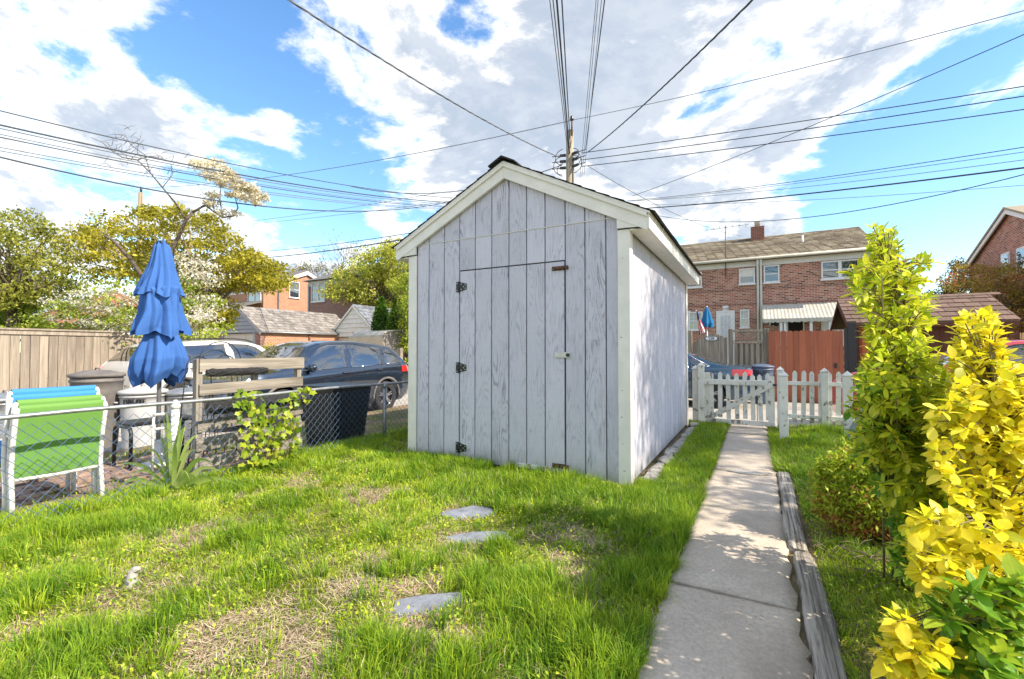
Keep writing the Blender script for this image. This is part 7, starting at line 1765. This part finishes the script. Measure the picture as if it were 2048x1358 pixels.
def fields(x, y):
    de = np.zeros_like(x); lu = np.zeros_like(x); nz = fbm(x, y, 6., 11)
    for (a, b, r) in DEAD: de = np.maximum(de, np.clip(1.25 - np.hypot(x - a, y - b) / (r * (.7 + .9 * nz)), 0, 1))
    for (a, b, r, k) in LUSH: lu = np.maximum(lu, k * np.clip(1.4 - np.hypot(x - a, y - b) / (r * (.7 + .7 * nz)), 0, 1))
    de = np.maximum(de, np.clip((fbm(x, y, 2.6, 31) - .58) * 5, 0, .8)); lu = np.maximum(lu, np.clip((fbm(x, y, 2.2, 41) - .55) * 5, 0, .75)); return de * (1 - .8 * lu), lu
def scatter(n, rng, x0, x1, y0, y1, um=2140):
    P = np.stack([rng.uniform(x0, x1, n), rng.uniform(y0, y1, n)], 1); z = yz(P[:, 0], P[:, 1]); Q = np.column_stack([P, z]); u, v, d = project_np(Q); k = (d > .3) & (u > -90) & (u < um) & (v < 1480) & lawn_ok(P[:, 0], P[:, 1])
    return Q[k], d[k]
GR = np.array([(.12, .25, .02), (.23, .38, .025), (.39, .52, .033), (.57, .62, .055), (.68, .64, .13)])
STRAW = [(.36, .25, .16), (.58, .45, .31), (.70, .59, .44)]
rng = np.random.default_rng(100); VS, FS, TS = [], [], []; nb = 0
def push(V, F, T_):
    global nb
    VS.append(V); FS.append(F + nb); TS.append(T_); nb += len(V)
# turf
for (n, x0, x1, y0, y1) in ((230000, -4.75, -.38, .55, 4.0), (60000, -4.9, -3.3, 3.5, 8.0), (46000, -1.0, -.36, 3.8, 7.85), (64000, .15, 1.7, 3.0, 7.9), (46000, .26, 1.6, .9, 3.0), (26000, -6.7, -4.7, .6, 6.0), (90000, 1.6, 7.5, .8, 7.9), (30000, -4.8, -.4, .1, .6)):
    Q, d = scatter(n, rng, x0, x1, y0, y1, 1e9 if x0 > 1.5 or y1 < .7 else 2140); x, y = Q[:, 0], Q[:, 1]; de, lu = fields(x, y)
    nbh = np.clip((-4.65 - x) / .1, 0, 1); side = ((x > -1.) & (y > 3.8)).astype(float); lu = np.maximum(lu, side * .7); 
    front = np.clip(1 - np.abs(y - 3.82) / .5, 0, 1) * (x > -3.4) * (x < -.9); lu = np.maximum(lu * np.where((x > -2.3) & (x < -.9) & (np.abs(y - 3.7) < .22), .35, 1), front * np.where(x > -2.3, .2, .85)); fen = np.clip(1 - np.abs(x + 4.33) / .28, 0, 1); lu = np.maximum(lu, fen * .8); rt = (x > .26).astype(float)
    keep = rng.uniform(0, 1, len(Q)) < np.clip(.66 + .5 * lu - .52 * de, .08, 1) * np.where(nbh > 0, .35, 1)
    Q, de, lu, rt, d = Q[keep], de[keep], lu[keep], rt[keep], d[keep]; N = len(Q); x, y = Q[:, 0], Q[:, 1]
    L = (.040 + .072 * lu * (1 - .35 * (y < 2.6)) + .02 * fbm(x, y, 9., 5)) * rng.uniform(.55, 1.35, N) * (1 - .35 * de); wd = rng.uniform(.0022, .0045, N) * (1 + .5 * (rng.uniform(0, 1, N) < .12)); wd *= np.clip(d / 2.6, 1, 2.2)
    cl = np.floor(x * 9) * 13.7 + np.floor(y * 9) * 7.3; ld = 6.28 * vnoise(x, y, 3.5, 8) + rng.normal(0, .9, N); lean = np.clip(rng.normal(.42, .22, N) + .36 * (1 - lu), .05, .97)
    f = np.clip(.44 - .26 * lu + .30 * (fbm(x, y, 4., 19) - .45) * 2 + rng.normal(0, .17, N), 0, 1); T_ = mixtint(GR, f, rng, N, .10); dry = rng.uniform(0, 1, N) < (.03 + .22 * de); T_[dry] = mixtint(STRAW, rng.uniform(0, 1, dry.sum()), rng, dry.sum())
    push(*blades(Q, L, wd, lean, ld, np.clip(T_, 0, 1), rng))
# tufts: fans of longer blades
tc = []
for (a, b, r, k) in LUSH:
    for _ in range(int(26 * r / .3)): tc.append((a + rng.normal(0, r * .5), b + rng.normal(0, r * .5), k))
for _ in range(210): tc.append((rng.uniform(-.56, -.392), rng.uniform(1.2, 7.6), .8))
for _ in range(60): tc.append((FX + rng.normal(.03, .10), rng.uniform(.8, 5.2), .9))
for _ in range(160): tc.append((rng.uniform(-4.2, -.5), rng.uniform(.8, 3.8), .5))
for _ in range(70): tc.append((rng.uniform(.3, 1.2), rng.uniform(2.6, 7.6), .7))
for _ in range(26): tc.append((rng.normal(.86, .10), rng.normal(7.3, .12), 1.9))
for _ in range(60): tc.append((rng.uniform(SX0, SXM - .1), SY0 - .05 - abs(rng.normal(0, .10)), 1.))
for (cx, cy, k) in tc:
    n = int(rng.integers(22, 60)); r = rng.uniform(.015, .05); a = rng.uniform(0, 6.28, n); rr = r * np.sqrt(rng.uniform(0, 1, n)); x = cx + rr * np.cos(a); y = cy + rr * np.sin(a); ok = lawn_ok(x, y); x, y, a = x[ok], y[ok], a[ok]; n = len(x)
    if n == 0: continue
    Q = np.column_stack([x, y, yz(x, y)]); L = rng.uniform(.07, .16, n) * (.6 + .5 * k); lean = np.clip(np.abs(rng.normal(.40, .22, n)), .03, .9); f = np.clip(rng.uniform(.0, .5) + rng.normal(0, .10, n), 0, 1)
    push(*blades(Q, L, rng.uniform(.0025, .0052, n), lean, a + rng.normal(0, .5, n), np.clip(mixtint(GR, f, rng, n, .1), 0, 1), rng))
g = link('lawn_grass', np_mesh('lawn_grass', np.concatenate(VS), np.concatenate(FS), 'grass', np.clip(np.concatenate(TS), 0, 1))); tag(g, 'patchy green and yellowing lawn grass around the shed and path', 'grass', None, 'stuff')
# dead thatch lying flat
VS, FS, TS = [], [], []; nb = 0
Q, d = scatter(190000, rng, -4.5, -.40, .55, 4.0); de, lu = fields(Q[:, 0], Q[:, 1]); k = rng.uniform(0, 1, len(Q)) < np.clip(.10 + .66 * de, 0, 1); Q = Q[k]; N = len(Q); a = rng.uniform(0, 6.28, N); L = rng.uniform(.02, .075, N); Q[:, 2] += rng.uniform(.002, .016, N)
dv_ = np.stack([np.cos(a), np.sin(a), rng.normal(0, .18, N)], 1); s = np.stack([-np.sin(a), np.cos(a), np.zeros(N)], 1) * rng.uniform(.0008, .0019, N)[:, None]; bend = np.stack([-np.sin(a), np.cos(a), np.abs(rng.normal(0, .6, N))], 1) * (L * rng.normal(0, .22, N))[:, None]
m_ = Q + dv_ * (L / 2)[:, None] + bend; t_ = Q + dv_ * L[:, None]; V = np.stack([Q - s, Q + s, m_ - s, m_ + s, t_], 1).reshape(-1, 3); V[:, 2] = np.maximum(V[:, 2], -.03); b = np.arange(N) * 5; F = np.concatenate([np.stack([b, b + 1, b + 3], 1), np.stack([b, b + 3, b + 2], 1), np.stack([b + 2, b + 3, b + 4], 1)])
th = link('dry_thatch', np_mesh('dry_thatch', V, F, 'straw', np.clip(np.repeat(mixtint(STRAW, rng.uniform(0, 1, N), rng, N), 5, 0), 0, 1))); tag(th, 'dry straw coloured dead grass lying in bare patches of the lawn', 'dead grass', None, 'stuff')
# clover and small weeds
VS, FS, TS = [], [], []; nb = 0
for (n, x0, x1, y0, y1, dn) in ((26000, .27, 1.6, .8, 5.2, .8), (40000, -4.4, -.4, .6, 3.9, .5)):
    Q, d = scatter(n, rng, x0, x1, y0, y1); cl = fbm(Q[:, 0], Q[:, 1], 3.2, 71); k = rng.uniform(0, 1, len(Q)) < np.clip((cl - .42) * 6, 0, 1) * dn + .05; Q = Q[k]; N = len(Q); Q[:, 2] += rng.uniform(.008, .05, N) * (.6 + .8 * cl[k]); f = np.clip(.3 + rng.uniform(-.3, .55, N), 0, 1)
    V, F, T_ = leaf_quads(Q, .017, 2.6, np.clip(mixtint(GR, f, rng, N), 0, 1), rng, .75); push(V, F, T_)
cv = link('ground_cover', np_mesh('ground_cover', np.concatenate(VS), np.concatenate(FS), 'leaf', np.clip(np.concatenate(TS), 0, 1))); tag(cv, 'small leaved clover and weeds beside the timber edging', 'weeds', None, 'stuff')
